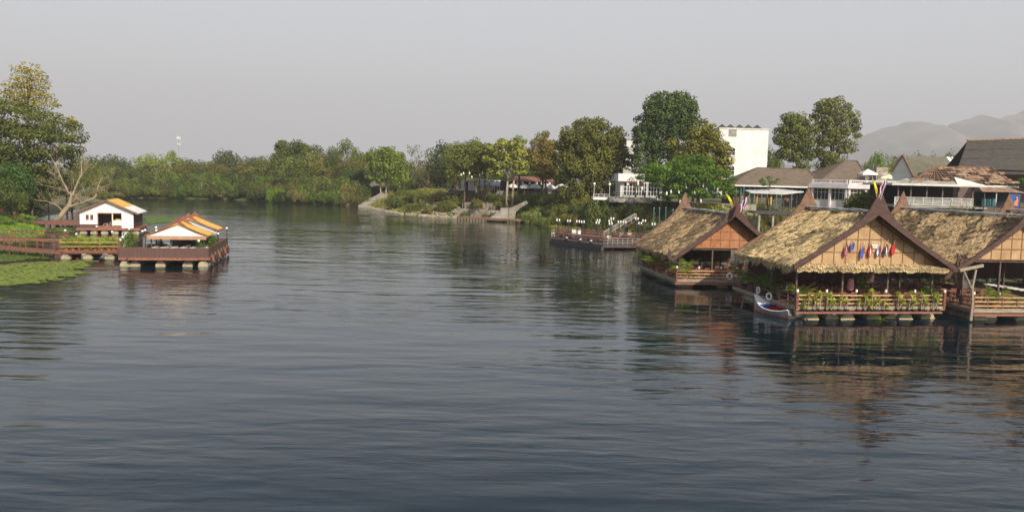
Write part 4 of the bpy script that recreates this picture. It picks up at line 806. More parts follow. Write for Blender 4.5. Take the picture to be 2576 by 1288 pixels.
# ---- lifebuoys
def buoy(w,rz,lab,r=.27,th=.085):
    t=thing('lifebuoy',lab,'lifebuoy',w,rz,'white lifebuoys hung on the raft rails'); o=MB().torus((0,0,0),r,th,'Y',20,8).build('ring','white',t,smooth=True)
    m=MB()
    for k in range(4): a=k*math.pi/2+.78; m.torus((math.cos(a)*r,0,math.sin(a)*r),th*1.02,.012,'Y',10,4)
    m.build('rope_bands','rail_pale',t); return t
def buoy_px(u,v,Y,rz,lab,r=.27): buoy(atY(u,v,Y),rz,lab,r)
w=loc2w(hut2,-.35,-1.12,1.05); buoy(w,R(7.5),'white lifebuoy on the front rail of the smaller thatched raft',.26,.08)
w=loc2w(hut1,-6.12,5.2,1.35); buoy(w,R(99),'white lifebuoy hung on the side rail above the boat bow',.25,.075)
w=loc2w(hut1,-6.15,3.2,1.15); buoy(w,R(120),'white lifebuoy leaning at the side rail beside the moored boat',.25,.075)
w=loc2w(hut3,2.05,-2.1,1.0); buoy(w,R(10),'white lifebuoy cut by the right picture edge',.30,.10)
# ---- flags
def flag(w,rz,h,wd,stripes,lab,name='flag',lean=0.0,pole=True,cat='flag',grp=None,cross=None,droop=1.0,vertical=True):
    """hanging cloth with folds; stripes=[(material,weight)] across the cloth"""
    t=thing(name,lab,cat,w,rz,grp); tot=sum(s[1] for s in stripes); x=0; n=6
    MB().tube([(0,0,-h*.55*0-.1),(-lean*h*.5,-.16,h*.62)],.018,5).build('pole','white',t)
    for s,(m,wt) in enumerate(stripes):
        a=x/tot; b=(x+wt)/tot; x+=wt; mb=MB(); vs=[]
        for i in range(n+1):
            z=h*(.5-i/n); sw=(.10+.85*min(i/n,.8)) if i<n else .35
            for q in (a,b):
                xx=(q-.5)*wd*sw+lean*(.5-i/n)*h*-.5+.04*math.sin(i*1.3+q*5); yy=-.12+.05*math.sin(q*9+i*.8)
                vs.append((xx,yy,z))
        o=len(vs); vs+=[(a_,b_+.012,c_) for a_,b_,c_ in vs]
        fs=[(2*i,2*i+1,2*i+3,2*i+2) for i in range(n)]+[(o+2*i,o+2*i+2,o+2*i+3,o+2*i+1) for i in range(n)]
        mb.add(vs,fs); mb.build('stripe' if len(stripes)>1 else 'cloth',m,t,fix=False)
    return t
mat('flag_red',(.55,.03,.035),rough=.7); mat('flag_navy',(.03,.035,.22),rough=.7); mat('flag_white',(.75,.75,.75),rough=.7); mat('flag_yellow',(.78,.62,.02),rough=.7); mat('flag_blue',(.05,.09,.42),rough=.7)
for k in ('flag_red','flag_navy','flag_white','flag_yellow','flag_blue'): M[k]=MATS[k]
G='small flags in a row on the tan gable'
yf=atY(2127,630,61.9)
fl=[(2127,628,[('flag_red',1),('flag_white',.35),('flag_navy',.5),('flag_white',.35),('flag_red',1)],'red flag with white and navy cross bands, leftmost on the tan gable',1.1),(2143,618,[('flag_blue',1)],'plain blue flag, second from the left on the tan gable',.8),(2168,632,[('flag_blue',1),('flag_red',.3)],'long blue flag, third from the left on the tan gable',1.25),(2188,628,[('flag_red',1),('flag_white',.9),('flag_red',1)],'red and white striped flag left of the small white plate',1.15),(2209,630,[('flag_white',1),('flag_blue',1),('flag_red',.7)],'white, blue and red flag right of the small white plate',1.0),(2228,626,[('flag_navy',1),('flag_white',1),('flag_red',1)],'navy, white and red tricolour flag on the tan gable',1.15),(2246,625,[('flag_red',1)],'plain red flag, rightmost on the tan gable',1.1)]
for u,v,st,lab,h in fl:
    # intersect with the gable plane of the near raft
    d=ray(u,v); n_=Vector((math.sin(RZ),-math.cos(RZ),0)); o=hut1.location+n_*.12; tt=(o-Vector((0,0,H))).dot(n_)/d.dot(n_); q=Vector((0,0,H))+d*tt
    flag(q,RZ,h*.95,.40,st,lab,grp=G,lean=-.12)
d=ray(2200,620); q=Vector((0,0,H))+d*((hut1.location+n_*.08-Vector((0,0,H))).dot(n_)/d.dot(n_)); t=thing('wall_plate','small white plate between the flags on the tan gable','sign',q,RZ); MB().box(-.26,.26,-.03,.02,-.14,.14).build('plate','white',t); MB().box(-.18,.18,-.036,-.03,-.05,.05).build('lettering','rail_pale',t)
def big_flag(u,v,Y,st,lab,h,wd,tilt):
    p=atY(u,v,Y); t=thing('flag',lab,'flag',p,.1,'flags on the roof finials'); n=7; tot=sum(s[1] for s in st); x=0
    pm_=MB(); pm_.tube([(tilt[0]*1.0,0,-h*.75),(0,0,h*.55)],.025,5); pm_.build('pole','rail_pale',t); ax=Vector((tilt[0],0,-h*.75))-Vector((0,0,h*.55))
    for m,wt in st:
        a=x/tot;b=(x+wt)/tot;x+=wt;vs=[]
        for i in range(n+1):
            for q in(a,b):
                base=Vector((0,0,h*.5))+ax*(i/n)*.62; vs.append(tuple(base+Vector((tilt[1]*wd*q*(1-.25*i/n),.08*math.sin(q*7+i),-wd*.55*q+.03*math.sin(i*2+q*4)))))
        o=len(vs); vs+=[(c0,c1_+.012,c2) for c0,c1_,c2 in vs]; MB().add(vs,[(2*i,2*i+1,2*i+3,2*i+2) for i in range(n)]+[(o+2*i,o+2*i+2,o+2*i+3,o+2*i+1) for i in range(n)]).build('stripe' if len(st)>1 else 'cloth',m,t,fix=False)
TH=[('flag_red',1),('flag_white',1),('flag_navy',2),('flag_white',1),('flag_red',1)]
big_flag(1824,500,78.5,[('flag_yellow',1)],'yellow flag at the finial of the smaller thatched raft',1.1,.62,(.75,-.15+.9))
big_flag(1882,512,78.5,TH,'red, white and navy striped flag at the smaller raft finial',1.3,.9,(-.45,-.75))
big_flag(2192,468,61.0,[('flag_yellow',1)],'yellow flag at the tall finial of the flag hung raft',1.2,.6,(.5,.55))
big_flag(2233,470,61.0,TH,'red, white and navy striped flag at the tall finial of the flag hung raft',1.25,.85,(-.5,-.6))
# ---- longtail boat, moored bow away from the camera
bs=atZ(1990,800,0); bb=atZ(1912,772,0); dirv=(bb-bs); Lb_=7.6; rzb=math.atan2(-dirv.x,dirv.y)
boat=thing('longtail_boat','grey and orange wooden longtail boat with red seats moored at the raft corner','boat',(21.15,62.4,0),R(27),None,(1.15,.58,.86))
sec=[(0,.80,.62,.72),(1.2,.92,.66,.5),(2.6,.96,.62,.42),(4.2,.86,.60,.46),(5.6,.60,.45,.62),(6.8,.28,.22,.95),(7.6,.06,.05,1.35)]  # y, half width top, half width bottom, rim height
def hullmesh(off,mb,zlo,zhi):
    rows=[]
    for (y,wt,wb,h) in sec:
        pts=[]
        for s in (-1,1):
            f=lambda q:(s*((wb+(wt-wb)*q)-off),y,(-.22+(h+.22)*q))
            pts.append([f(zlo),f((zlo+zhi)/2),f(zhi)])
        rows.append(pts)
    for i in range(len(rows)-1):
        for s in (0,1):
            for k in range(2): a,b_=rows[i][s][k],rows[i][s][k+1]; c_,d_=rows[i+1][s][k],rows[i+1][s][k+1]; mb.add([a,c_,d_,b_],[(0,1,2,3)])
    return rows
m=MB(); hullmesh(0,m,.48,1); m.build('hull','boatgrey',boat,fix=False)
m=MB(); rows=hullmesh(0,m,0,.48); m.add([rows[0][0][0],rows[0][1][0],rows[0][1][2],rows[0][0][2]],[]); m.build('lower_hull','boatorange',boat,fix=False)
m=MB(); m.prism([(-.62,-.2),(.62,-.2),(.8,.70),(.55,.70),(.40,.22),(-.40,.22),(-.55,.70),(-.8,.70)],-.05,.03); tr=m.build('transom','boatgrey',boat); MB().box(-.7,.7,-.09,-.052,-.05,.06).build('stern_plank','bamboo',tr)
m=MB()
for s in(-1,1): m.tube([(s*wt,y,h+.02) for y,wt,wb,h in sec],[.05]*6+[.04],6)
m.build('gunwale','white',boat)
m=MB(); 
for i in range(len(sec)-1):
    (y,wt,wb,h),(y2,wt2,wb2,h2)=sec[i],sec[i+1]; m.add([(-wb,y,.08),(wb,y,.08),(wb2,y2,.08),(-wb2,y2,.08)],[(0,1,2,3)])
    for s in(-1,1): q1=(wb+(wt-wb)*.30/(h+.22)-.05); q2=(wb2+(wt2-wb2)*.30/(h2+.22)-.05); m.add([(s*q1,y,.08),(s*q2,y2,.08),(s*(wt2-.05),y2,h2-.02),(s*(wt-.05),y,h-.02)],[(0,1,2,3)])
m.build('red_lining','red',boat,fix=False)
for y in (1.5,2.4,3.3,4.2): MB().box(-.74,.74,y-.16,y+.16,.30,.36).build('bench','red',boat)
m=MB(); m.add([(-.72,5.0,.52),(.72,5.0,.52),(.56,5.6,.66),(-.56,5.6,.66)],[(0,1,2,3)]); m.add([(-.7,5.0,.50),(.7,5.0,.50),(.7,5.0,.62),(-.7,5.0,.62)],[(0,1,2,3)]); m.build('blue_cross_panel','blue',boat)
m=MB(); m.add([(-.58,5.6,.66),(.58,5.6,.66),(.28,6.8,.98),(-.28,6.8,.98)],[(0,1,2,3)]); m.add([(-.28,6.8,.98),(.28,6.8,.98),(.05,7.6,1.38),(-.05,7.6,1.38)],[(0,1,2,3)]); m.build('bow_deck','white',boat,fix=False)
MB().cbox((0,7.62,1.32),(.16,.12,.24)).build('bow_tip','red',boat)
en=MB().cbox((-.05,.15,.78),(.36,.5,.30)).cbox((.1,.05,1.0),(.25,.25,.18)).build('engine','iron',boat); MB().sph((.08,.38,.98),.15,10,6).build('fuel_tank','steel',en); MB().tube([(-.05,-.1,.75),(.1,-.8,.35),(.25,-2.0,-.2)],[.04,.035,.03],6).build('propeller_shaft','steel',en); MB().tube([(-.05,.4,.85),(-.1,1.2,.95)],.02,5).build('tiller','iron',en)
m=MB().lathe([(.10,-.05),(.30,.05),(.36,.28),(.26,.46),(.10,.5)],(.1,-.22,.12),12).build('white_bag','offwhite',boat,smooth=True)
# ---- people seated under the near roof
def person(w,rz,shirt,trous,lab,seated=True,sc=1.0,hair='hair'):
    """one skinned body; local -y is forward"""
    t=thing('person',lab,'person',w,rz,'guests seated at the raft tables',sc)
    J={'pel':(0,0,.50,.125),'bel':(0,.01,.66,.12),'che':(0,0,.86,.135),'nec':(0,-.01,1.03,.052),'hed':(0,-.02,1.16,.075),'top':(0,-.01,1.25,.06)}
    for s,n_ in((-1,'l'),(1,'r')):
        J['sh'+n_]=(s*.17,0,.98,.055);J['el'+n_]=(s*.23,-.08,.74,.04);J['wr'+n_]=(s*.15,-.32,.78,.027);J['ha'+n_]=(s*.13,-.40,.79,.03)
        J['hi'+n_]=(s*.09,-.02,.48,.085);J['kn'+n_]=(s*.11,-.44,.47,.06);J['an'+n_]=(s*.11,-.42,.09,.038);J['fo'+n_]=(s*.12,-.56,.04,.035)
    Ed=[('pel','bel'),('bel','che'),('che','nec'),('nec','hed'),('hed','top')]
    for n_ in'lr': Ed+= [('che','sh'+n_),('sh'+n_,'el'+n_),('el'+n_,'wr'+n_),('wr'+n_,'ha'+n_),('pel','hi'+n_),('hi'+n_,'kn'+n_),('kn'+n_,'an'+n_),('an'+n_,'fo'+n_)]
    ks=list(J); verts=[J[k][:3] for k in ks]; edges=[(ks.index(a),ks.index(b_)) for a,b_ in Ed]; rad=[J[k][3] for k in ks]
    def fingers(n_,s):
        h=ks.index('ha'+n_)
        for f,(dx,dl) in enumerate([(-.028,.07),(-.01,.082),(.01,.078),(.027,.062),(s*-.045,.045)]):
            x,y,z=J['ha'+n_][:3]; verts.append((x+dx*.7,y-.035 if f<4 else y,z)); rad.append(.010); edges.append((h,len(verts)-1)); verts.append((x+dx,y-.035-dl*.7,z-.025)); rad.append(.008); edges.append((len(verts)-2,len(verts)-1))
    for n_,s in(('l',-1),('r',1)): fingers(n_,s)
    me=bpy.data.meshes.new('body'); me.from_pydata(verts,edges,[]); o=bpy.data.objects.new('body',me); col.objects.link(o); o.parent=t
    md=o.modifiers.new('skin','SKIN'); md.use_smooth_shade=True
    for i,r_ in enumerate(rad): me.skin_vertices[0].data[i].radius=(r_,r_*.9)
    me.skin_vertices[0].data[0].use_root=True
    sb=o.modifiers.new('sub','SUBSURF'); sb.levels=1; sb.render_levels=2; me.materials.append(M['skin'])
    # clothes follow the body
    def cloth(name,keys,grow,m):
        idx=[ks.index(k) for k in keys]; mm=bpy.data.meshes.new(name); mm.from_pydata([verts[i] for i in idx],[(idx.index(a),idx.index(b_)) for a,b_ in edges if a in idx and b_ in idx],[]); q=bpy.data.objects.new(name,mm); col.objects.link(q); q.parent=t
        q.modifiers.new('skin','SKIN').use_smooth_shade=True
        for j,i in enumerate(idx): mm.skin_vertices[0].data[j].radius=(rad[i]+grow,(rad[i]+grow)*.95)
        mm.skin_vertices[0].data[0].use_root=True; z=q.modifiers.new('sub','SUBSURF'); z.levels=1; z.render_levels=2; mm.materials.append(M[m] if m in M else m)
    cloth('shirt',['bel','che','shl','shr','ell','elr','pel'],.014,shirt); cloth('trousers',['pel','hil','hir','knl','knr','anl','anr'],.012,trous)
    MB().sph((0,.01,1.19),.105,12,8,1.0).build('hair',hair,t,smooth=True)
    f=MB(); f.sph((-.03,-.092,1.165),.011,6,4); f.sph((.03,-.092,1.165),.011,6,4); f.build('eyes','black',t); MB().cbox((0,-.105,1.14),(.02,.025,.03)).build('nose','skin',t); MB().cbox((0,-.096,1.11),(.04,.012,.01)).build('mouth','redwood',t)
    return t
for nm,c in (('lime_cloth',(.32,.85,.04)),('teal_cloth',(.10,.30,.33)),('red_cloth',(.45,.03,.04)),('white_cloth',(.7,.7,.7)),('navy_cloth',(.03,.04,.09)),('pink_cloth',(.6,.28,.30))): M[nm]=mat(nm,c,rough=.8)
person(loc2w(hut1,-5.0,6.6,.95),RZ+1.4,'lime_cloth','navy_cloth','person in a lime green shirt seated near the side rail under the long eave')
person(loc2w(hut1,-4.6,3.3,.95),RZ+.6,'white_cloth','navy_cloth','person in a white shirt seated behind the side rail beside the red shirt')
person(loc2w(hut1,-3.9,3.2,.95),RZ-.5,'red_cloth','navy_cloth','person in a red shirt seated behind the side rail near the boat')
person(loc2w(hut1,-3.7,5.2,.95),RZ+1.2,'teal_cloth','navy_cloth','person in a teal shirt seated under the long eave')
# pink lantern, white box pile, counters
t=thing('hanging_lantern','pink cloth lantern hanging under the flag hung roof near the middle post','lantern',loc2w(hut1,-.35,1.6,0)); MB().lathe([(.16,1.85),(.24,1.95),(.26,2.35),(.2,2.75),(.12,2.8)],n=12).build('shade','pink_cloth',t); MB().tube([(0,0,2.8),(0,0,3.9)],.012,4).build('cord','black',t)
t=thing('stacked_boat_awning','long white folded awning stored on the right edge raft','awning',loc2w(hut3,1.2,2.4,0),R(-22)); m=MB()
for i in range(9): m.box(-1.9+i*.42,-1.9+i*.42+.40,-.35,.35,2.05-i*.05,2.17-i*.05)
m.build('white_slats','white',t); MB().box(1.55,1.95,-.37,.37,1.35,1.78).build('end_box','white',t); m=MB(); 
for x in(-1.7,1.7): m.box(x-.04,x+.04,-.04,.04,.8,1.95 if x<0 else 1.7)
m.build('stand','steel',t)
t=thing('water_jar','blue topped steel drum, left of the pair at the right edge','drum',loc2w(hut3,2.15,-.9,.8),0,'steel drums at the right edge'); MB().lathe([(.30,0),(.30,.8),(.26,.9)],n=14).build('body','steel',t); MB().lathe([(.28,.9),(.28,.98),(.05,1.02)],n=14).build('lid','white',t); copy_thing(t,loc2w(hut3,2.9,-.8,.8),0,'blue topped steel drum, right of the pair at the right edge')
t=thing('cabinet','grey steel cabinet deep under the dark right edge roof','cabinet',loc2w(hut3,-1.2,4.6,.8),RZ); MB().box(-.5,.5,-.3,.3,0,1.5).build('body','steel',t); MB().box(-.45,-.02,-.33,-.302,.1,1.4).build('door','offwhite',t)
# ================= RIGHT BANK BUILDINGS =================
class At:
    """metres <-> where things stand, for a thing whose front stands at distance Y"""
    def __init__(s,u0,Y,gz=None):
        p=atY(u0,480,Y); s.Y=Y; s.x0=p.x; s.g=max(hgt(p.x,Y),0) if gz is None else gz; s.loc=(p.x,Y,s.g)
    def x(s,u,v=480,dy=0): return atY(u,v,s.Y+dy).x-s.x0
    def z(s,u,v,dy=0): return atY(u,v,s.Y+dy).z-s.g
def plate(name,m,par,x0,x1,z0,z1,y0=-.05,y1=.05): return MB().box(x0,x1,y0,y1,z0,z1).build(name,m,par)
def window(par,x0,x1,z0,z1,y,nx=2,nz=2,fr='white',w=.10,pane='glass',d=.12):
    m=MB(); m.box(x0,x1,y-d,y-.01,z0,z0+w);m.box(x0,x1,y-d,y-.01,z1-w,z1)
    for i in range(nx+1): xx=x0+(x1-x0-w)*i/nx; m.box(xx,xx+w,y-d+.004,y-.012,z0+w,z1-w)
    for j in range(1,nz): zz=z0+(z1-z0-w)*j/nz; m.box(x0+w,x1-w,y-d+.01,y-.016,zz,zz+w*.7)
    f=m.build('window',fr,par); MB().box(x0+w,x1-w,y-.05,y-.006,z0+w,z1-w).build('pane',pane,f); return f
# white tower block
a=At(1868,225); t=thing('white_block','tall plain white block with five small pyramids along its flat roof','building',a.loc)
x0,x1=a.x(1803),a.x(1926); zt=a.z(1868,324); MB().box(x0,x1,0,14,-1,zt).build('wall','white',t)
MB().box(x0-.1,x1+.1,-.12,-.005,zt-.25,zt+.12).build('parapet_lip','offwhite',t)
for u in (1813,1834,1857,1879,1901): x=a.x(u); MB().add([(x-1.25,.6,zt),(x+1.25,.6,zt),(x+1.25,3.1,zt),(x-1.25,3.1,zt),(x,1.85,zt+1.2)],[(0,1,4),(1,2,4),(2,3,4),(3,0,4),(3,2,1,0)]).build('roof_pyramid','corr',t)
for v0,v1 in ((372,392),(418,441)): window(t,a.x(1820),a.x(1845),a.z(1832,v1),a.z(1832,v0),-.002,3,2); MB().box(a.x(1819),a.x(1846),-.35,-.003,a.z(1832,v1)-.2,a.z(1832,v1)-.02).build('sill','white',t)
x=a.x(1826);xx=a.x(1846); MB().box(x,xx,-.06,-.004,a.z(1836,344),a.z(1836,326)).build('roof_opening','concrete',t)
a=At(1585,228); t=thing('white_pillar_house','narrow white tower partly hidden between the great domed tree and the tallest dark tree','building',a.loc); MB().box(a.x(1572),a.x(1592),0,6,-1,a.z(1585,352)).build('wall','offwhite',t); MB().box(a.x(1571),a.x(1593),-.2,6.2,a.z(1585,352),a.z(1585,350)).build('roof_slab','concrete',t)
# brown tiled hall
a=At(1960,158); t=thing('tiled_hall','long single storey hall with a brown tiled hip roof on teal posts','building',a.loc)
def hip(par,x0,x1,rx0,rx1,ze,zr,y0,y1,m,name='roof',gable_r=False):
    ym=(y0+y1)/2; mb=MB(); mb.add([(x0,y0,ze),(x1,y0,ze),(x1,y1,ze),(x0,y1,ze),(rx0,ym,zr),(rx1,ym,zr)],[(0,1,5,4),(1,2,5),(2,3,4,5),(3,0,4)]); mb.add([(x0,y0,ze-.03),(x1,y0,ze-.03),(x1,y1,ze-.03),(x0,y1,ze-.03)],[(3,2,1,0)])
    r=mb.build(name,m,par,fix=False); c=MB(); c.beam((rx0,ym,zr+.05),(rx1,ym,zr+.05),.3,.2)
    for p in ((x0,y0),(x0,y1)): c.beam((rx0,ym,zr+.05),(p[0],p[1],ze+.05),.25,.15)
    for p in ((x1,y0),(x1,y1)): c.beam((rx1,ym,zr+.05),(p[0],p[1],ze+.05),.25,.15)
    c.build('ridge_tiles',m,r); return r
xa,xb=a.x(1836),a.x(2066); ze=a.z(1950,468); hip(t,xa,xb,a.x(1904,425,5),xb-1,ze,a.z(1980,425,5),-1,11,'tile'); 
hip(t,a.x(2062),a.x(2186),a.x(2128,406,8),a.x(2157,406,8),a.z(2120,456),a.z(2140,405,8),-.5,17,'tile','taller_roof')
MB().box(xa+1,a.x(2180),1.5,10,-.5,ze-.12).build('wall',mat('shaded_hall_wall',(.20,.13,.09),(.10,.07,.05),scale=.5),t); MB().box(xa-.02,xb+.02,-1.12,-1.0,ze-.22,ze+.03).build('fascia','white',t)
for u in (1850,1862,1884,1896,1915,1929,1952,1970,1990,2012,2030,2050): x=a.x(u); MB().box(x-.09,x+.09,-.6,-.42,-.3,ze-.1).build('post','teal',t)
for u in (1868,1905,1940): MB().box(a.x(u),a.x(u+9),1.3,1.49,.2,2.6).build('door',mat('ochre_door',(.55,.36,.10),rough=.6),t)
# pale flat canopy
a=At(1965,132); t=thing('flat_canopy','thin pale flat canopy on dark posts in front of the tiled hall','canopy',a.loc)
z=a.z(1965,482); MB().add([(a.x(1888),0,a.z(1888,484)),(a.x(1963),-1.5,a.z(1963,487)),(a.x(2022),0,a.z(2022,482)),(a.x(1985),6,a.z(1985,476,6)),(a.x(1900),6,a.z(1900,479,6))]+[(a.x(1888),0,a.z(1888,484)-.14),(a.x(1963),-1.5,a.z(1963,487)-.14),(a.x(2022),0,a.z(2022,482)-.14),(a.x(1985),6,a.z(1985,476,6)-.14),(a.x(1900),6,a.z(1900,479,6)-.14)],[(0,1,2,3,4),(9,8,7,6,5),(0,5,6,1),(1,6,7,2),(2,7,8,3),(3,8,9,4),(4,9,5,0)]).build('roof_sheet','offwhite',t)
for u in (1905,1940,1948,1975,1990,2008): MB().tube([(a.x(u),.5,-.5),(a.x(u),.5,z-.15)],.1,6).build('post','iron',t)
a=At(1860,124); t=thing('planter_wall','low ochre stone planter wall behind the yellow and striped flags','wall',a.loc,0); MB().box(a.x(1820),a.x(1905),0,1.0,-1,a.z(1860,516)).build('wall','stone',t); MB().box(a.x(1819),a.x(1906),-.06,1.06,a.z(1860,516),a.z(1860,516)+.12).build('coping','concrete',t)
for i,(u,v) in enumerate([(1830,510),(1850,509),(1872,510),(1892,508)]): tree('planter_shrub',f'clipped green shrub on the ochre planter wall, {["leftmost","second from the left","second from the right","rightmost"][i]}','shrub',u,v-6,26,126,'bush',(.13,.2,.05),'shrubs on the planter wall')
tree_px('cloud_pruned_tree','small cloud pruned tree before the tiled roof','tree',136,[(1916,456,7),(1922,462,6),(1934,447,5),(1942,457,5),(1957,453,5),(1950,460,4)],(.08,.14,.05),[(1932,.12)],leaf=.2,dens=12,seed=61)
tree_px('slope_tree','bright low tree with yellow leaves behind the smaller raft roof','tree',112,[(1810,522,9),(1822,530,9),(1835,520,8),(1800,530,7),(1845,532,8)],(.28,.30,.07),[(1820,.12)],leaf=.25,dens=7,seed=62,nl=5)
tree_px('slope_tree','feathery dry tree between the two flags of the smaller raft','tree',110,[(1860,526,9),(1872,534,9),(1848,540,8),(1880,545,8),(1900,540,8)],(.25,.24,.09),[(1865,.12)],leaf=.25,dens=6,seed=63,nl=5)
# pink white terrace building, its left wing turned away
a=At(2150,150); t=thing('pink_terrace_building','pinkish white building with a roof terrace, baluster rail and tall dark windows','building',a.loc)
xc=a.x(2132); xr=a.x(2257); g0=-.5
def wing(ax,ay,bx,by,fl,nb,name):
    L_=math.hypot(bx-ax,by-ay); r=math.atan2(by-ay,bx-ax); w=bpy.data.objects.new(name,None); 
    zb,z1,z2,z3,z4=a.z(2150,525),a.z(2150,504),a.z(2150,475),a.z(2150,464),a.z(2150,453)
    def tr(mb): c_,s_=math.cos(r),math.sin(r); mb.v=[(ax+x*c_-y*s_,ay+x*s_+y*c_,z) for x,y,z in mb.v]; return mb
    b_=tr(MB().box(0,L_,0,5,g0-1,z3)).build('wall','pinkwhite',t)
    tr(MB().box(-.3,L_+.3,-.75,-.004,z2,z3).box(-.1,L_+.1,-.5,5,z3+.004,z3+.1)).build('terrace_slab','pinkwhite',t)
    st=L_/nb
    for i in range(nb+1):
        x=min(i*st,L_-.3); tr(MB().box(x,x+.35,-.42,-.006,g0-1,z2-.003).box(x,x+.35,-.42,-.08,z3+.102,z4)).build('column','pinkwhite',b_)
    for i in range(nb):
        f=tr(MB().box(i*st+.4,(i+1)*st-.05,-.08,-.012,z1,z2-.15)); q=f.build('window','glass',t); m=MB(); 
        for k in range(5): x=i*st+.4+(st-.45)*k/4; m.box(x-.03,x+.03,-.13,-.083,z1,z2-.15)
        m.box(i*st+.4,(i+1)*st-.05,-.14,-.086,z1+(z2-z1)*.62,z1+(z2-z1)*.62+.06); tr(m).build('mullions','offwhite',q)
    m=MB().box(0,L_,-.40,-.12,z4-.22,z4-.03).box(0,L_,-.38,-.14,z3+.102,z3+.22); r_=tr(m).build('terrace_rail','pinkwhite',t); m=MB(); k=int(L_/.32)
    for i in range(k): x=(i+.5)*L_/k; m.box(x-.06,x+.06,-.32,-.2,z3+.22,z4-.22)
    tr(m).build('balusters','offwhite',r_)
xl=a.x(2041,480,5); wing(xl,4.6,xc,0,0,2,'left_wing'); wing(xc+.05,0,xr,0,0,3,'front')
a=At(2187,153,gz=atY(2187,452,153).z); t=thing('white_gazebo','small white canopy gazebo on the roof terrace','gazebo',a.loc); x0,x1=a.x(2168),a.x(2206); zr=a.z(2187,437); m=MB(); m.add([(x0,0,zr),(x1,0,zr),(x1,2.4,zr),(x0,2.4,zr),((x0+x1)/2,1.2,a.z(2187,425))],[(0,1,4),(1,2,4),(2,3,4),(3,0,4)]); m.box(x0,x1,-.02,.0,zr-.25,zr-.002); m.build('canopy','white',t,fix=False)
for x in(x0+.05,x1-.05):
    for y in(.06,2.3): MB().box(x-.04,x+.04,y-.04,y+.04,0,zr-.02).build('post','iron',t)
MB().box(x0+.4,x1-.6,.8,1.4,.7,.76).box(x0+.9,x1-1.1,1.0,1.2,0,.7).build('terrace_table','offwhite',t)
a=At(2216,155,gz=atY(2216,452,155).z); t=thing('vent_block','beige rooftop stair block with three capped vent pipes','building',a.loc); MB().box(a.x(2202),a.x(2231),0,2.5,-.2,a.z(2216,421)).build('wall','stone',t)
for u in (2197,2210,2225): x=a.x(u); z=a.z(2216,421); MB().lathe([(.09,z-2 if u<2200 else z),(.09,z+.45),(.22,z+.45),(.02,z+.62)],(x,.6,0),8).build('vent_pipe','steel',t)
a=At(2229,151,gz=atY(2229,452,151).z); t=thing('roof_dome','small pale domed awning on the roof terrace','awning',a.loc); m=MB(); n_=8; R0=(a.x(2243)-a.x(2214))/2; 
m.prism([(R0*math.cos(math.pi*k/n_),.15+R0*.95*math.sin(math.pi*k/n_)) for k in range(n_+1)],0,1.5); m.build('awning_cloth','cream',t); MB().beam((-R0-.3,-.1,R0*.5),(R0*.8,-.1,R0*1.3),.25,.08).build('front_flap','concrete',t)
# mossy grey gabled roof
a=At(2264,190); t=thing('grey_gabled_house','steep mossy grey corrugated roof with a white gable end','building',a.loc); zA=a.z(2264,392); xg=a.x(2264); zL=a.z(2244,449); xL=a.x(2244); xR=a.x(2283)
m=MB(); x1=a.x(2402); D_=2.5
m.add([(xg,0,zA),(x1,0+D_,zA),(x1+2.0,-3.0,a.z(2405,446)),(xR,-2.2,a.z(2283,446))],[(0,3,2,1)]); m.add([(xg,0,zA),(x1,D_,zA),(x1-1,6,a.z(2380,446)),(xL,2.6,zL)],[(0,1,2,3)]); rf=m.build('roof','corr_moss',t,fix=False)
m=MB(); m.add([(xg,-.05,zA-.1),(xL+.1,2.4,zL),(xR-.1,-2.1,a.z(2283,446)),],[(0,1,2)]); m.add([(xL+.1,2.4,zL-3),(xR-.1,-2.1,zL-3),(xR-.1,-2.1,zL+.2),(xL+.1,2.4,zL+.2)],[(0,1,2,3)]); m.build('gable_wall','white',t,fix=False)
MB().beam((xg,-.12,zA+.1),(xR,-2.4,a.z(2283,446)),.35,.3).beam((xg,-.12,zA+.1),(xL-.1,2.4,zL),.35,.3).build('bargeboard','board_light',t)
for i,(u,v0,v1,w_) in enumerate([(2386,393,432,9),(2398,393,438,5)]):
    x=a.x(u); m=MB(); k=.16; y_=lambda z:-3.0*(zA-z)/(zA-a.z(2405,446))+D_*.9*(1-(zA-z)/(zA-a.z(2405,446)))-k; z0_,z1_=a.z(u,v0)-.1,a.z(u,v1); w2=w_*190/F; m.add([(x,y_(z0_),z0_),(x+w2,y_(z0_),z0_),(x+w2+1,y_(z1_),z1_),(x+1,y_(z1_),z1_)],[(0,3,2,1)]); m.build('new_white_sheet','white',rf,fix=False)
# big dark roof
a=At(2500,172); t=thing('dark_roofed_hall','large hall with a high dark corrugated roof at the right edge','building',a.loc); zt=a.z(2434,355,7); zb=a.z(2405,424,0)
m=MB(); xa=a.x(2405); xr=a.x(2434,355,7); xe=a.x(2720)
m.add([(xa,0,zb),(xe,-1,zb-.2),(xe,7,zt+1.2),(xr,7,zt)],[(0,1,2,3)]); m.add([(xr,7,zt),(xe,7,zt+1.2),(xe,15,zb),(xr-1,14,zb)],[(0,1,2,3)]); rf=m.build('roof','corr',t,fix=False); MB().beam((xr-.1,7,zt+.12),(xe,7,zt+1.3),.45,.3).build('ridge_cap','rust',rf)
for q in (.36,.67): MB().beam((xa+(xr-xa)*q,7*q-.1,zb+(zt-zb)*q+.03),(xe,-1+8*q-.1,zb-.2+(zt+1.4-zb)*q+.03),.16,.10).build('sheet_lap','corr',rf)
MB().box(xa+1.2,xe,1.2,14,-.5,zb-.1).build('wall','black' if False else 'postwood',t)
m=MB(); m.add([(a.x(2480),-6,a.z(2480,438,-6)),(xe,-6,a.z(2576,438,-6)),(xe,.9,a.z(2576,431)),(a.x(2470),.9,a.z(2470,428))],[(0,1,2,3)]); m.build('lower_roof','corr',t,fix=False)
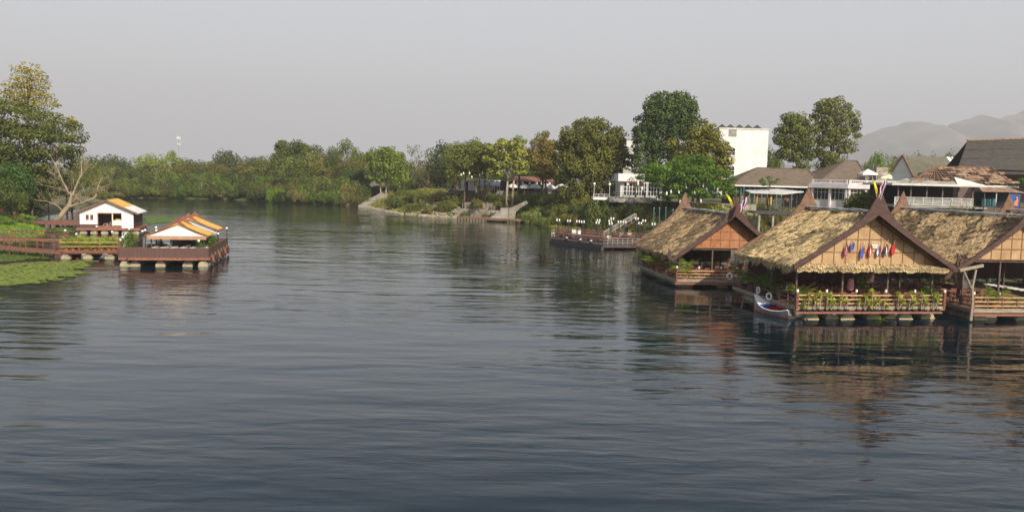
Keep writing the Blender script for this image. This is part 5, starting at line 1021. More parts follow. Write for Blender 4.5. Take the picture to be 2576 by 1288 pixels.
# restaurant with stripped roof
a=At(2370,114); t=thing('stripped_roof_restaurant','open restaurant with rusty bare rafters on its broken roof and a pale lattice rail','building',a.loc)
X=lambda u,dy=0:a.x(u,480,dy); ze=a.z(2370,468)
xa,xb=X(2238),X(2556); 
m=MB(); m.box(xa,xb,-.6,-.45,ze-.05,ze+.22); m.box(xa,xa+.12,-.45,9,ze-.05,ze+.2); m.build('eave_fascia','offwhite',t)
MB().box(xa+.15,xb-.1,-.4,11,ze-.10,ze-.052).build('ceiling','postwood',t)
xp=X(2351,4); zp=a.z(2351,421,4.5); xq=X(2493,4); zq=a.z(2493,423,4.5)
rf=MB(); n_=17
for i in range(n_+1):
    q=i/n_; x=xa+2.5+(xb-xa-3)*q; tx=min(max(x,xp),xq) ; rf.beam((x,-.3,ze+.22),(tx,4.5,zp+(zq-zp)*(tx-xp)/(xq-xp)),.09,.15)
for j in range(1,7):
    q=j/7; rf.beam((xa+2.5+(xp-xa-2.5)*q,-.3+4.8*q,ze+.3+(zp-ze-.3)*q),(xb-.5+(xq-xb+.5)*q,-.3+4.8*q,ze+.3+(zq-ze-.3)*q),.07,.09)
rf.beam((xp,4.5,zp+.05),(xq,4.5,zq+.05),.16,.2); rf.beam((xa+2.4,-.3,ze+.3),(xp,4.5,zp+.08),.14,.18); rf.beam((xb-.5,-.3,ze+.3),(xq,4.5,zq+.08),.14,.18)
for q in (.2,.4,.6,.8): x=xp+(xq-xp)*(q-.25)*.9; rf.beam((x,1.5,ze),(x,1.5,ze+.3+(zp-ze)*.33),.1)
rf=rf.build('bare_rafters','board_light',t); rr=random.Random(4); m=MB()
for i in range(95):
    q=rr.uniform(.02,.95); s=rr.uniform(.0,1.0); xl_=xa+2.5+(xp-xa-2.5)*q; xr_=xb-.5+(xq-xb+.5)*q; 
    if s<.42 and rr.random()<.72: continue
    x=xl_+(xr_-xl_)*s; y=-.3+4.8*q; z=ze+.36+(zp-ze-.3)*q; w_=rr.uniform(.5,1.5); h_=rr.uniform(.3,.7); m.add([(x,y,z),(x+w_,y,z+rr.uniform(-.05,.08)),(x+w_,y+h_,z+h_*.42+rr.uniform(-.02,.1)),(x,y+h_,z+h_*.42)],[(0,1,2,3)])
m.build('rusty_roof_sheets','rust',t,fix=False)
m=MB(); m.add([(X(2240),-.5,ze+.2),(X(2290),-.5,ze+.2),(X(2290),1.0,ze+.95),(X(2285),1.2,ze+.9)],[(0,1,2,3)]); m.add([(X(2290),-.48,ze+.2),(X(2402),-.48,ze+.2),(X(2402),.2,ze+.62),(X(2290),.2,ze+.62)],[(0,1,2,3)]); m.build('grey_roof_edge','concrete',t,fix=False)
m=MB(); m.add([(X(2403),-.55,ze+.2),(X(2474),-.55,ze+.2),(X(2404),.5,a.z(2404,446,.5)),(X(2403),.5,a.z(2403,446,.5))],[(0,1,2,3)]); m.build('pale_roof_triangle','offwhite',t,fix=False)
for u in (2262,2294,2334,2374,2414,2450): MB().box(X(u)-.09,X(u)+.09,.2,.38,-1,ze-.1).build('post','postwood',t)
zr0,zr1=a.z(2370,518),a.z(2370,498)
MB().box(X(2250),X(2485),-.1,9,zr0-.3,zr0-.02).build('floor','concrete',t)
m=MB(); m.box(X(2250),X(2485),-.2,-.12,zr1-.07,zr1).box(X(2250),X(2485),-.2,-.12,zr0,zr0+.07)
for u in range(2250,2486,24): m.box(X(u),X(u)+.09,-.21,-.11,zr0,zr1)
for k in range(4): z=zr0+.15+k*.17; m.box(X(2250),X(2485),-.18,-.14,z,z+.05)
for k in range(96): x=X(2250)+(X(2485)-X(2250))*k/96; m.box(x,x+.035,-.172,-.148,zr0+.07,zr1-.07)
m.build('lattice_rail','offwhite',t)
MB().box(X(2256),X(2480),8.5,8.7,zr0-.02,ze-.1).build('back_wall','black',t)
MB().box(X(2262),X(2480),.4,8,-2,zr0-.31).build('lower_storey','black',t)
for i,u in enumerate((2275,2310,2345,2380,2415,2450)): q=MB().box(-.5,.5,-.3,.3,.72,.77).build('tabletop','redwood',None); tt=thing('dining_table',f'dark table behind the pale lattice rail, {["first","second","third","fourth","fifth","sixth"][i]} from the left','table',(a.loc[0]+X(u),a.loc[1]+1.5,a.loc[2]+zr0),0,'tables behind the lattice rail'); q.parent=tt; 
for i,u in enumerate((2275,2310,2345,2380,2415,2450)): pass
# shack
a=At(2515,106); t=thing('tin_shack','small raised tin roofed shack with teal drums inside at the right','shack',a.loc); ze=a.z(2515,484); m=MB(); X=lambda u:a.x(u)
m.add([(X(2469),-.3,ze),(X(2545),-.3,ze+.05),(X(2562),2.2,a.z(2562,472,2)),(X(2486),2.2,a.z(2486,472,2))],[(0,1,2,3)]); m.add([(X(2545),-.3,ze+.03),(X(2585),.2,ze-.05),(X(2562),2.2,a.z(2562,472,2)-.02)],[(0,1,2)]); m.build('roof','rust',t,fix=False)
for u in(2478,2508,2540): MB().box(X(u)-.05,X(u)+.05,0,.1,-2.5,ze-.02).build('post','offwhite' if u>2500 else 'iron',t)
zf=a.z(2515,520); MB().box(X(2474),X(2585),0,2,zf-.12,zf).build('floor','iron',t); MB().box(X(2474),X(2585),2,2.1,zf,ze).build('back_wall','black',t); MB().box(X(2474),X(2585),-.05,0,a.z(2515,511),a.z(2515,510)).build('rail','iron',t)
for i,u in enumerate((2488,2500,2512)): d_=thing('teal_drum',f'teal drum inside the tin shack, {["left","middle","right"][i]} one','drum',(a.loc[0]+X(u),a.loc[1]+1,a.loc[2]+zf),0,'teal drums in the shack'); MB().lathe([(.27,0),(.28,.3),(.27,.35),(.28,.6),(.27,.9)],n=12).build('body','teal',d_); MB().lathe([(.24,.9),(.24,.93)],n=12).build('lid','iron',d_)
a=At(2556,104.5); t=thing('advert_banner','blue banner with an orange figure shape hung beside the tin shack','banner',a.loc); z0,z1=a.z(2556,520),a.z(2556,490); MB().box(a.x(2543),a.x(2567),-.03,.0,z0,z1).build('sheet','blue',t); MB().sph((a.x(2558),-.04,z1-.45),.16,10,6).prism([(a.x(2553),z0+.15),(a.x(2562),z0+.1),(a.x(2563),z1-.6),(a.x(2559),z1-.5),(a.x(2554),z1-.9)],-.05,-.033).build('orange_print',mat('orange_print',(.75,.28,.06),rough=.6),t)
for u in (2541,2569): MB().box(a.x(u)-.04,a.x(u)+.04,-.04,.04,-2,z1).build('post','iron',t)
tree_px('roof_side_tree','leafy branch at the right picture edge over the tin shack','tree',112,[(2572,452,10),(2580,462,12),(2590,450,14)],(.08,.16,.04),[(2600,.15)],leaf=.25,dens=10,seed=64)
for i,(u,v,w_,c) in enumerate([(2395,505,40,OL),(2425,500,26,(.33,.22,.05)),(2370,515,30,MG),(2440,518,40,DG),(2120,540,30,MG),(2280,520,30,DG),(2330,522,24,OL)]): tree('bush',['olive bush in front of the lattice rail','rusty yellow shrub beside the olive bush at the lattice rail','green bush under the lattice rail','dark bush below the tin shack','low bush left of the trimmed shrub tree','dark bush at the left foot of the stripped roof restaurant','small olive bush below the lattice rail'][i],'bush',u,v,w_,103,'bush',c,'bushes behind the near thatched ridges')
# ---- glass fronted house, platforms
a=At(1605,164); t=thing('glass_fronted_house','white house with tall glazed doors and a white upper fascia behind the spreading tree','building',a.loc); X=lambda u:a.x(u); z=lambda v:a.z(1605,v)
MB().box(X(1560),X(1666),0,8,-2,z(458)).build('wall','offwhite',t); MB().box(X(1553),X(1619),-.8,7,z(457),z(438)).build('fascia','white',t); MB().box(X(1552),X(1620),-.9,-.802,z(459),z(457)+.02).build('fascia_line','redbeam',t)
for u0,u1 in ((1568,1598),(1600,1627),(1629,1660)): window(t,X(u0),X(u1),z(493),z(460),-.002,4,3)
m=MB(); m.add([(X(1567),1,z(438)+.01),(X(1595),1,z(438)+.01),(X(1567),1,z(424)),(X(1595),4,z(438)+.01),(X(1567),4,z(424))],[(0,1,2),(1,3,4,2)]); m.build('sloping_roof_part','concrete',t,fix=False)
def platform(name,label,u0,u1,v0,v1,Y,dep,slab,posts,rail=True,m_='concrete'):
    a=At((u0+u1)/2,Y); t=thing(name,label,'terrace',a.loc); um=(u0+u1)/2; z0,z1=a.z(um,v1),a.z(um,v0); MB().box(a.x(u0),a.x(u1),0,dep,z0,z0+slab).build('slab',m_,t)
    for u in posts: MB().tube([(a.x(u),.4,-3),(a.x(u),.4,z0)],.18,7).build('pillar','concrete',t)
    if rail:
        m=MB(); m.box(a.x(u0),a.x(u1),0,.06,z1-.06,z1); m.box(a.x(u0),a.x(u1),0,.06,z0+slab+(z1-z0-slab)*.5,z0+slab+(z1-z0-slab)*.5+.05)
        n=int((a.x(u1)-a.x(u0))/1.4)+1
        for i in range(n+1): x=a.x(u0)+(a.x(u1)-a.x(u0)-.08)*i/n; m.box(x,x+.08,-.01,.07,z0+slab,z1-.06)
        m.build('railing','iron' if m_!='white' else 'offwhite',t)
    return t
platform('viewing_platform','small white slab platform with a rail left of the glass fronted house',1493,1534,488,503,158,4,.45,(),m_='white')
platform('viewing_platform','long concrete platform with a rail in front of the glass fronted house',1534,1652,486,510,156,6,.9,(1580,1610))
platform('dark_balcony','dark railed balcony below the bright spreading tree',1652,1745,495,512,150,5,.25,(1665,1700,1735),m_='iron')
platform('dark_balcony','dark railed terrace between the smaller raft and the flat canopy',1905,2035,520,540,118,5,.3,(1915,1950,1990,2030),m_='iron')
for i,(u,v,Y) in enumerate([(1495,463,158.5),(1534,464,160),(1579,464,157)]):
    p=atY(u,v,Y); g_=hgt(p.x,Y); zb=atY(u,498,Y).z; t=thing('globe_lamp',f'white globe lamp on a post by the glass fronted house, {["leftmost","middle","rightmost"][i]} of three','street lamp',(p.x,Y,zb),0,'globe lamps by the glass fronted house'); MB().tube([(0,0,0),(0,0,p.z-zb-.2)],.045,6).build('pole','offwhite',t); MB().sph((0,0,p.z-zb),.25,10,8).build('globe','globe',t,smooth=True)
for i,(u,v) in enumerate([(1605,462),(1615,474),(1677,487),(1688,482),(1708,483),(1726,472),(1747,485),(1769,467),(1777,475),(1796,474),(1805,477),(1711,509),(1763,506),(1160,440),(1166,436),(1187,446),(1181,436),(1207,441),(1214,436)]):
    Y=141 if u>1500 else 196; p=atY(u,v,Y); t=thing('hanging_lantern','white paper lantern hanging in '+('the bright spreading tree' if u>1500 else 'the grey green tree over the kiosk')+f', {["first","second","third","fourth","fifth","sixth","seventh","eighth","ninth","tenth","eleventh","twelfth","thirteenth"][i if u>1500 else i-13]} from the left','lantern',p,0,'white lanterns in the trees'); h_=.30 if u>1500 else .28; MB().lathe([(.05,-h_),(.14,-h_+.06),(.15,0),(.14,h_-.06),(.05,h_)],n=8).build('shade','globe',t); MB().tube([(0,0,h_),(0,0,h_+1.6)],.01,4).build('cord','iron',t)
for i,(u,v0,v1) in enumerate([(1644,524,553),(1658,524,556),(1674,523,553),(1692,528,548),(1945,505,525),(1963,492,536),(1870,470,500)]):
    Y=126 if u<1800 else 121; p=atY(u,v1,Y); q=atY(u,v0,Y); t=thing('teal_pole','thin teal pole '+['leftmost on the slope behind the lamp post jetty','second on the slope behind the lamp post jetty','third on the slope behind the lamp post jetty','rightmost on the slope behind the lamp post jetty','short one at the dark railed terrace','tall one at the dark railed terrace','before the tiled hall'][i],'pole',(p.x,Y,p.z-1),0,'teal poles on the right bank'); MB().tube([(0,0,0),(0,0,q.z-p.z+1)],.07,6).build('pole','teal',t)
    MB().tube([(0,0,q.z-p.z+1),(0,0,q.z-p.z+1.06)],.1,6).build('cap','offwhite',t)
# ---- terrace restaurant with umbrellas
a=At(1290,204); t=thing('terrace_restaurant','riverside terrace restaurant with dark rail, low red roof and white frames','building',a.loc); X=lambda u,dy=0:a.x(u,480,dy); z=lambda v,u=1290:a.z(u,v)
MB().box(X(1128),X(1196),0,8,z(489,1160),z(486,1160)).build('left_deck','iron',t); MB().box(X(1128),X(1196),-.1,-.004,z(488,1160),z(479,1160)).build('left_rail','iron',t)
MB().box(X(1196),X(1432),1,10,z(494),z(491)).build('deck','concrete',t); MB().box(X(1299),X(1398),.8,9,z(506,1345),z(494.2,1345)).build('base_wall','concrete',t)
m=MB(); m.box(X(1250),X(1400),.9,.98,z(484,1330),z(483,1330)); m.box(X(1250),X(1400),.9,.98,z(487.5,1330),z(487,1330))
for i in range(46): x=X(1250)+(X(1400)-X(1250))*i/45; m.box(x-.04,x+.04,.9,.98,z(491,1330),z(483,1330))
m.build('railing','offwhite',t)
m=MB(); m.add([(X(1286),6,z(455,1340)),(X(1396),6,z(456,1340)),(X(1392),11,z(445,1340)),(X(1292),11,z(445,1340))],[(0,1,2,3)]); m.box(X(1284),X(1398),5.8,5.95,z(457,1340),z(455,1340)); m.build('red_roof','rust' if False else 'redbeam',t,fix=False)
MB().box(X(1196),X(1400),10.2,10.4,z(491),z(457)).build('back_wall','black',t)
for u in (1300,1312,1330,1348,1362,1382): MB().box(X(u),X(u+6),6,6.1,z(466,u),z(457,u)).build('white_frame','offwhite',t)
for u in (1200,1225,1250,1290,1310,1330,1350,1370,1392): MB().box(X(u)-.1,X(u)+.1,5.5,5.7,z(491,u),z(457,u)).build('post','postwood',t)
for u in (1150,1165,1180): MB().add([(X(u-6),.5,z(506,1160)),(X(u-3),.5,z(506,1160)),(X(u+3),.3,z(489.5,1160)),(X(u-6),.3,z(489.5,1160)),(X(u-6),2,z(506,1160)),(X(u-3),2,z(506,1160)),(X(u+3),2,z(489.5,1160)),(X(u-6),2,z(489.5,1160))],[(0,1,2,3),(7,6,5,4),(0,4,5,1),(1,5,6,2),(2,6,7,3),(3,7,4,0)]).build('deck_bracket',mat('earth_bracket',(.13,.09,.06),rough=.9),t)
a=At(1175,206,gz=atY(1175,486,206).z); t=thing('white_kiosk','small white kiosk with dark doors at the left end of the terrace','kiosk',a.loc); z=lambda v:a.z(1175,v); X=lambda u:a.x(u)
MB().box(X(1160),X(1192),0,4,0,z(454)).build('wall','offwhite',t); MB().box(X(1164),X(1258),-.5,4.5,z(455),z(452)).build('roof_slab','white',t); MB().box(X(1168),X(1171),-.12,-.004,0,z(456)).box(X(1178),X(1181),-.12,-.004,0,z(456)).build('white_column','white',t)
MB().box(X(1171),X(1178),-.05,-.006,0,z(457)).build('doorway','black',t)
a=At(1227,203,gz=atY(1227,489,203).z); t=thing('long_awning','long pale blue white awning left of the umbrellas','awning',a.loc); m=MB(); n_=6
for i in range(n_):
    q0,q1=i/n_*math.pi/2,(i+1)/n_*math.pi/2; f=lambda q:(-1.5+2.6*math.sin(q)*1.0,a.z(1227,468)+(a.z(1227,458)-a.z(1227,468))*math.sin(q)); y0,z0=f(q0);y1,z1=f(q1); y0=-1.5+2.6*(1-math.cos(q0)); y1=-1.5+2.6*(1-math.cos(q1)); m.add([(a.x(1197),y0,z0),(a.x(1258),y0,z0),(a.x(1258),y1,z1),(a.x(1200),y1,z1)],[(0,1,2,3)])
m.build('awning_cloth',mat('pale_blue_cloth',(.62,.66,.78),rough=.7),t,fix=False)
for u in (1198,1212,1228,1244,1257): MB().tube([(a.x(u),-1.3,0),(a.x(u),-1.3,a.z(1227,468))],.05,5).build('post','white',t)
def umbrella(u,v0,v1,hw,Y,lab):
    vb=489; Y+=17; p=atY(u,v0,Y); zb=atY(u,vb,Y).z; h=p.z-zb; w=hw/F*Y*1.05; dz=p.z-atY(u,v1,Y).z; t=thing('parasol',lab,'parasol',(p.x,Y,zb),.2,'white parasols on the terrace'); m=MB(); m.lathe([(w,h-dz),(w*.98,h-dz+.08),(w*.6,h-dz*.35),(.05,h)],n=8); m.lathe([(w,h-dz-.22),(w,h-dz)],n=8); m.build('canopy','white',t,fix=False)
    MB().tube([(0,0,0),(0,0,h)],.05,6).build('pole','offwhite',t); MB().lathe([(.35,0),(.35,.12),(.1,.16)],n=10).build('base','concrete',t)
for u,v0,v1,hw,Y,l in [(1290,462,470,12,186,'white parasol beside the pale double tree trunk, leftmost of the row'),(1302,461,470,11,190,'white parasol second from the left in the terrace row'),(1320,463,472,12,186,'white parasol third from the left in the terrace row'),(1346,462,472,15,187,'white parasol in the middle of the terrace row'),(1374,461,472,13,189,'white parasol second from the right in the terrace row'),(1386,464,473,12,185,'small white parasol just left of the large rightmost one'),(1413,463,474,18,186,'largest white parasol at the right end of the terrace row, over the green tarpaulin')]: umbrella(u,v0,v1,hw,Y,l)
a=At(1416,201.5,gz=atY(1416,491,201.5).z); t=thing('green_tarpaulin','bright green tarpaulin screen at the right end of the terrace','tarpaulin',a.loc); MB().box(a.x(1401),a.x(1431),-.03,.03,0,a.z(1416,479)).build('sheet','greentarp',t)
m=MB(); m.add([(a.x(1431),0,.1),(a.x(1446),1,.2),(a.x(1443),1,.6),(a.x(1431),0,1.0)],[(0,1,2,3)]); m.build('torn_corner','greentarp',t,fix=False)
for u in (1401,1416,1431): MB().tube([(a.x(u),.06,-.2),(a.x(u),.06,a.z(1416,478))],.05,5).build('post','iron',t)
for i in range(14):
    u=1303+i*7.4; p=atY(u,489.5,203.5+ (i%3)); col_='orange' if i%3==0 else 'dark'; t=thing('terrace_chair',f'{col_} chair under the terrace parasols, number {i+1} counting from the left' if False else f'{col_} chair under the terrace parasols, {["leftmost","second","third","fourth","fifth","sixth","seventh","eighth","ninth","tenth","eleventh","twelfth","thirteenth","rightmost"][i]} from the left','chair',p,0,'chairs under the terrace parasols'); m_='redwood' if i%3==0 else 'iron'; MB().box(-.25,.25,-.25,.25,.4,.47).build('seat',m_,t); MB().box(-.25,.25,.2,.26,.47,.95).build('backrest',m_,t)
    for x in(-.2,.2):
        for y in(-.2,.2): MB().box(x-.02,x+.02,y-.02,y+.02,0,.4).build('leg',m_,t)
# stone walls, stair, pier
wA=atZ(1146,543,.5); wB=atZ(1262,548.5,.6); wr=math.atan2(wB.y-wA.y,wB.x-wA.x); wL=(wB-wA).length
for nm,y0,vt_,vb_,lab in (('stone_wall',3.2,None,527,'lower terrace of the pale rubble retaining wall above the pier'),('stone_wall',6.0,None,509,'upper terrace of the pale rubble retaining wall below the kiosk')):
    t=thing(nm,lab,'wall',(wA.x,wA.y,0),wr); wp=atY(1160,vb_,wA.y+y0*math.cos(wr)); x0=-2.5; x1=wL*(.72 if y0<4 else .55)
    n_=24; m=MB(); rq=random.Random(int(y0*10))
    top=[wp.z+rq.uniform(-.25,.12) for _ in range(n_+1)]
    for i_ in range(n_): a0_=x0+(x1-x0)*i_/n_; b0_=x0+(x1-x0)*(i_+1)/n_; o1,o2=rq.uniform(-.12,.12),0; m.add([(a0_,y0+o1,-.5),(b0_,y0+o1,-.5),(b0_,y0+3.2,-.5),(a0_,y0+3.2,-.5),(a0_,y0+o1,top[i_]),(b0_,y0+o1,top[i_+1]),(b0_,y0+3.2,top[i_+1]),(a0_,y0+3.2,top[i_])],[(0,1,5,4),(4,5,6,7),(1,2,6,5),(3,0,4,7)])
    m.build('stonework','stone',t,fix=False)
for i_,(x_,y_,z_,c_) in enumerate([(1,2.6,.2,MG),(4,3,2.6,OL),(7,2.8,.2,BR),(9,2.6,.3,DG),(11.5,3.0,.2,OL),(2,5.6,3.2,BR),(8,5.2,3.0,OL),(12,4.6,2.0,MG),(13.5,2.4,.3,(.30,.30,.10)),(5.5,6.6,4.6,MG),(10.5,6.4,4.2,BR)]):
    w_=(wA.x+x_*math.cos(wr)-y_*math.sin(wr),wA.y+x_*math.sin(wr)+y_*math.cos(wr),z_); cm_,tm,bz=PROTO['bush',i_%4]; t=thing('bush',['small green','small olive','dry','dark','olive','brown','pale olive','green','yellowish','bright green','dry brown'][i_]+' bush growing on the stone retaining wall'+(', lower edge' if z_<1 else ', upper part'),'bush',w_,i_*1.3,'bushes on the stone wall'); c__=bpy.data.objects.new('crown',cm_); col.objects.link(c__); c__.parent=t; c__.scale=(1.5,1.1,1.5); c__.color=(*c_,1)
a=At(1270,184.5,gz=0); t=thing('river_stair','concrete stair block with a high sloping side wall running down to the pier','stair',a.loc); X=lambda u:a.x(u); z=lambda v:a.z(1280,v)
MB().box(X(1260),X(1280),0,3.5,-.3,z(525)).build('landing_block','concrete',t)
m=MB(); m.prism([(X(1281),-.3),(X(1296),-.3),(X(1299),z(534)),(X(1308),z(524)),(X(1330),z(510)),(X(1325),z(504)),(X(1281),z(525))],-.1,1.0); m.build('side_wall',mat('stair_plaster',(.30,.27,.21),(.19,.17,.13),scale=.8,rough=.9,detail=8),t)  # mottled plaster in the wall's own colour
m=MB()
for i in range(8): m.box(X(1225)+i*.38,X(1250),-.2+0*i,2.2,i*.28,(i+1)*.28)
m.build('steps','concrete',t); MB().box(X(1250)+.004,X(1260)-.004,-.1,2.5,-.3,2.0).build('stair_wall','concrete',t); 
pl=atZ(1150,546,.55); pr_=atZ(1306,553,.75); rzp=math.atan2(pr_.y-pl.y,pr_.x-pl.x); Lp=(pr_-pl).length; t=thing('landing_pier','long narrow brown plank pier along the foot of the stone walls','pier',(pl.x,pl.y,0),rzp)
MB().box(0,Lp,0,3.2,.50,.66).build('deck','deckwood',t); MB().box(-.05,Lp+.05,-.08,-.004,.26,.70).build('edge_beam','deckwood',t)
n_=20
for i in range(n_+1): MB().tube([(Lp*i/n_,.15,-1.2),(Lp*i/n_,.15,.5)],.10,5).build('pile','postwood',t)
MB().box(Lp*.78,Lp,-.6,-.09,.42,.72).build('landing_step','deckwood',t)
for i_,(u_,v_) in enumerate([(1312,552),(1326,556),(1318,540),(1336,546)]): slope_bush(u_,v_,40,26,[MG,(.22,.26,.09),OL,DG][i_],['green','pale large leaved','olive','dark'][i_]+' bush crowding the right side of the river stair wall')
# pale paved ramp at the tip
p0=atZ(913,520,.15); p1=atY(982,480,268); t=thing('paved_ramp','pale paved ramp running down the bank to the water, left of the weedy slope','ramp',(p0.x,p0.y,0)); q=Vector((p1.x-p0.x,p1.y-p0.y,p1.z)); 
m=MB(); s=Vector((-q.y,q.x,0)).normalized()*1.3; base=[Vector((0,0,.15)),q]; m.add([base[0]-s,base[0]+s,base[1]+s,base[1]-s]+[v-Vector((0,0,.8)) for v in (base[0]-s,base[0]+s,base[1]+s,base[1]-s)],[(0,1,2,3),(7,6,5,4),(0,4,5,1),(1,5,6,2),(2,6,7,3),(3,7,4,0)]); m.build('paving',mat('pale_paving',(.38,.34,.27),(.24,.22,.17),scale=.6,rough=.9),t); MB().beam(base[0]+s+Vector((0,0,.1)),base[1]+s+Vector((0,0,.1)),.3,.35).build('kerb','concrete',t)
# rubble along the shore
rs=np.random.RandomState(3); m=MB()
for i in range(620):
    u=rs.uniform(912,1170) if i<430 else rs.uniform(1170,1260); v=vsh(u)-abs(rs.normal())*4-0.2; p=atZ(u,v,.15); s=rs.uniform(.15,.55); a_=rs.uniform(0,6.28); gz=hgt(p.x,p.y); o_=len(m.v)
    m.sph((p.x,p.y,max(gz,-.05)+s*.1),s,5,4,rs.uniform(.5,.8)); 
    for k in range(o_,len(m.v)): x,y,z_=m.v[k]; m.v[k]=(x+rs.uniform(-.12,.12)*s,y+rs.uniform(-.12,.12)*s,z_+rs.uniform(-.12,.12)*s)
o=m.build('shore_rubble','stone',None); tag(o,'pale rubble stones along the waterline of the bank','rubble',kind='stuff')
# ---- lamp post jetty
ZD=.62; J=[atZ(1386,600,ZD),atZ(1516,617,ZD),atZ(1640,617.5,ZD),atZ(1665,598,ZD),atZ(1402,583,ZD)]
c0=J[0]; t=jt=thing('lamp_jetty','long dark floating jetty with rows of lamp posts and red tables','jetty',(c0.x,c0.y,0))
P=[(p.x-c0.x,p.y-c0.y) for p in J]; MB().prismz(P,ZD-.35,ZD).build('deck',mat('dark_deck',(.10,.07,.06),(.06,.045,.04),scale=3),t)
m=MB(); 
def rl(mb,p,q,n,h=.95):
    for k in (1,.66,.33): mb.tube([(p[0],p[1],ZD+h*k),(q[0],q[1],ZD+h*k)],.028,4)
    for i in range(n+1): x=p[0]+(q[0]-p[0])*i/n;y=p[1]+(q[1]-p[1])*i/n; mb.tube([(x,y,ZD),(x,y,ZD+h)],.035,4)
rl(m,P[0],P[1],14); m.build('side_railing','postwood',t); m=MB(); rl(m,P[1],P[2],10); m.build('front_railing','rail_pale',t); m=MB(); rl(m,P[0],P[4],6); rl(m,P[4],P[3],16); m.build('rear_railing','postwood',t)
m=MB(); m.beam((P[0][0],P[0][1],.12),(P[1][0],P[1][1],.12),.5,.5); m.build('dark_float','iron',t)
for u in (1533,1560,1583,1611): p=atZ(u,621,0); x,y=p.x-c0.x,p.y-c0.y; pontoon(t,x,y,y+3.5,.55,0)
for k,(u,v) in enumerate([(1404,557.5),(1431,559.5),(1454,561),(1466,562),(1505.5,558),(1503,564.5),(1540,554),(1535,560),(1536,567),(1558,562),(1571,563),(1602,554),(1610,565.5),(1620,559.5),(1643.6,568)]):
    p=atZ(u,v,3.35); 
    if k in (6,11,13): p=atZ(u,v,3.9)
    h=p.z-ZD+.0; tt=thing('jetty_lamp','dark lamp post with twin white lamps on the jetty, '+["leftmost","second","third","fourth","rear one of the fifth pair","front one of the fifth pair","rear one at the bend","middle one at the jetty bend","front one at the jetty bend","tenth","eleventh","tall one at the stair","low one right of the stair","tall one near the thatched eave","rightmost"][k]+('' if k in(0,4,5,6,7,8,11,12,13,14) else ' from the left'),'lamp post',(p.x,p.y,ZD),random.uniform(-.15,.15),'lamp posts on the jetty')
    MB().tube([(0,0,0),(0,0,h)],.06,6).build('pole','iron',tt); MB().box(-.24,.24,-.03,.03,h-.02,h+.04).build('cross_arm','iron',tt)
    for x in(-.18,.18): MB().lathe([(.06,h+.04),(.10,h+.10),(.10,h+.36),(.06,h+.40)],(x,0,0),8).build('lamp_shade','globe',tt)
def jit(q,s): a_=Vector(P[0]).lerp(Vector(P[1]),q); b_=Vector(P[4]).lerp(Vector(P[3]),q); r=a_.lerp(b_,s); return (c0.x+r.x,c0.y+r.y,ZD)
ang=math.atan2(P[1][1]-P[0][1],P[1][0]-P[0][0]); o9=['leftmost','second','third','fourth','fifth','sixth','seventh','eighth','ninth','tenth','eleventh','twelfth','rightmost']
tj=thing('jetty_table','j','table'); MB().box(-.95,.95,-.4,.4,.72,.78).build('tabletop','redbeam',tj)
for x in(-.85,.85):
    for y in(-.33,.33): MB().box(x-.04,x+.04,y-.04,y+.04,0,.72).build('leg','iron',tj)
bj=thing('jetty_bench','j','bench'); MB().box(-.9,.9,-.17,.17,.42,.48).build('seat','redbeam',bj)
for x in(-.8,.8): MB().box(x-.04,x+.04,-.14,.14,0,.42).build('leg','iron',bj)
first=True
for i in range(7):
    for j,s in enumerate((.2,.5,.8)):
        loc=jit(.07+i*.145,s); row=['front','middle','rear'][j]; lab=f'red topped table on the dark jetty, {o9[i]} of the {row} row'
        if first: tj.location=loc; tj.rotation_euler=(0,0,ang*.4); tj['label']=lab; tj['group']='red tables on the dark jetty'
        else: copy_thing(tj,loc,ang*.4,lab,'red tables on the dark jetty')
        for sg in(-1,1):
            l2=(loc[0]+math.sin(ang*.4)*-.75*sg*-1*-1,loc[1]+.75*sg,loc[2]); lb=f'red bench {"before" if sg<0 else "behind"} the {o9[i]} table of the {row} row on the dark jetty'
            if first and sg<0: bj.location=l2; bj.rotation_euler=(0,0,ang*.4); bj['label']=lb; bj['group']='red benches on the dark jetty'
            else: copy_thing(bj,l2,ang*.4,lb,'red benches on the dark jetty')
        first=False
for i,(u,v) in enumerate([(1391,590.5),(1443,593),(1455.5,595),(1531,606),(1562,590),(1583,590)]):
    p=atZ(u,v+4,ZD); tt=thing('planter_box',['white planter box with a yellow green shrub at the left end of the jetty','tall white planter with yellow shrub, left of a pair on the jetty side','tall white planter with yellow shrub, right of a pair on the jetty side','white planter with yellow shrub at the jetty bend','small planter with grassy plant at the rear rail','small planter with round yellow plant at the rear rail'][i],'planter',p,0,'white planters on the jetty'); h=[.6,1.1,1.1,.9,.4,.4][i]; MB().box(-.3,.3,-.25,.25,0,h).box(-.34,.34,-.29,.29,h+.002,h+.07).build('box','white',tt); P_,T_=blob_leaves(np.random.default_rng(i),[(0,0,h+.3,.3,.28,.3)],160,.12,.5); quads_mesh('plant','P' and P_,'leafg',tt,T_,(.40,.46,.08))
for i,(q) in enumerate((.33,.60,.80)):
    a_=Vector(P[0]).lerp(Vector(P[1]),q); tt=thing('tyre_fender',f'tyre fender with a white top on the jetty side, {["left","middle","right"][i]} one','tyre',(c0.x+a_.x-.1,c0.y+a_.y-.1,.75),ang,'tyre fenders on the jetty'); MB().torus((0,0,0),.25,.10,'Y',14,6).build('tyre','rubber',tt,smooth=True); MB().sph((0,0,.28),.2,8,5,.6).build('white_cover','white',tt)
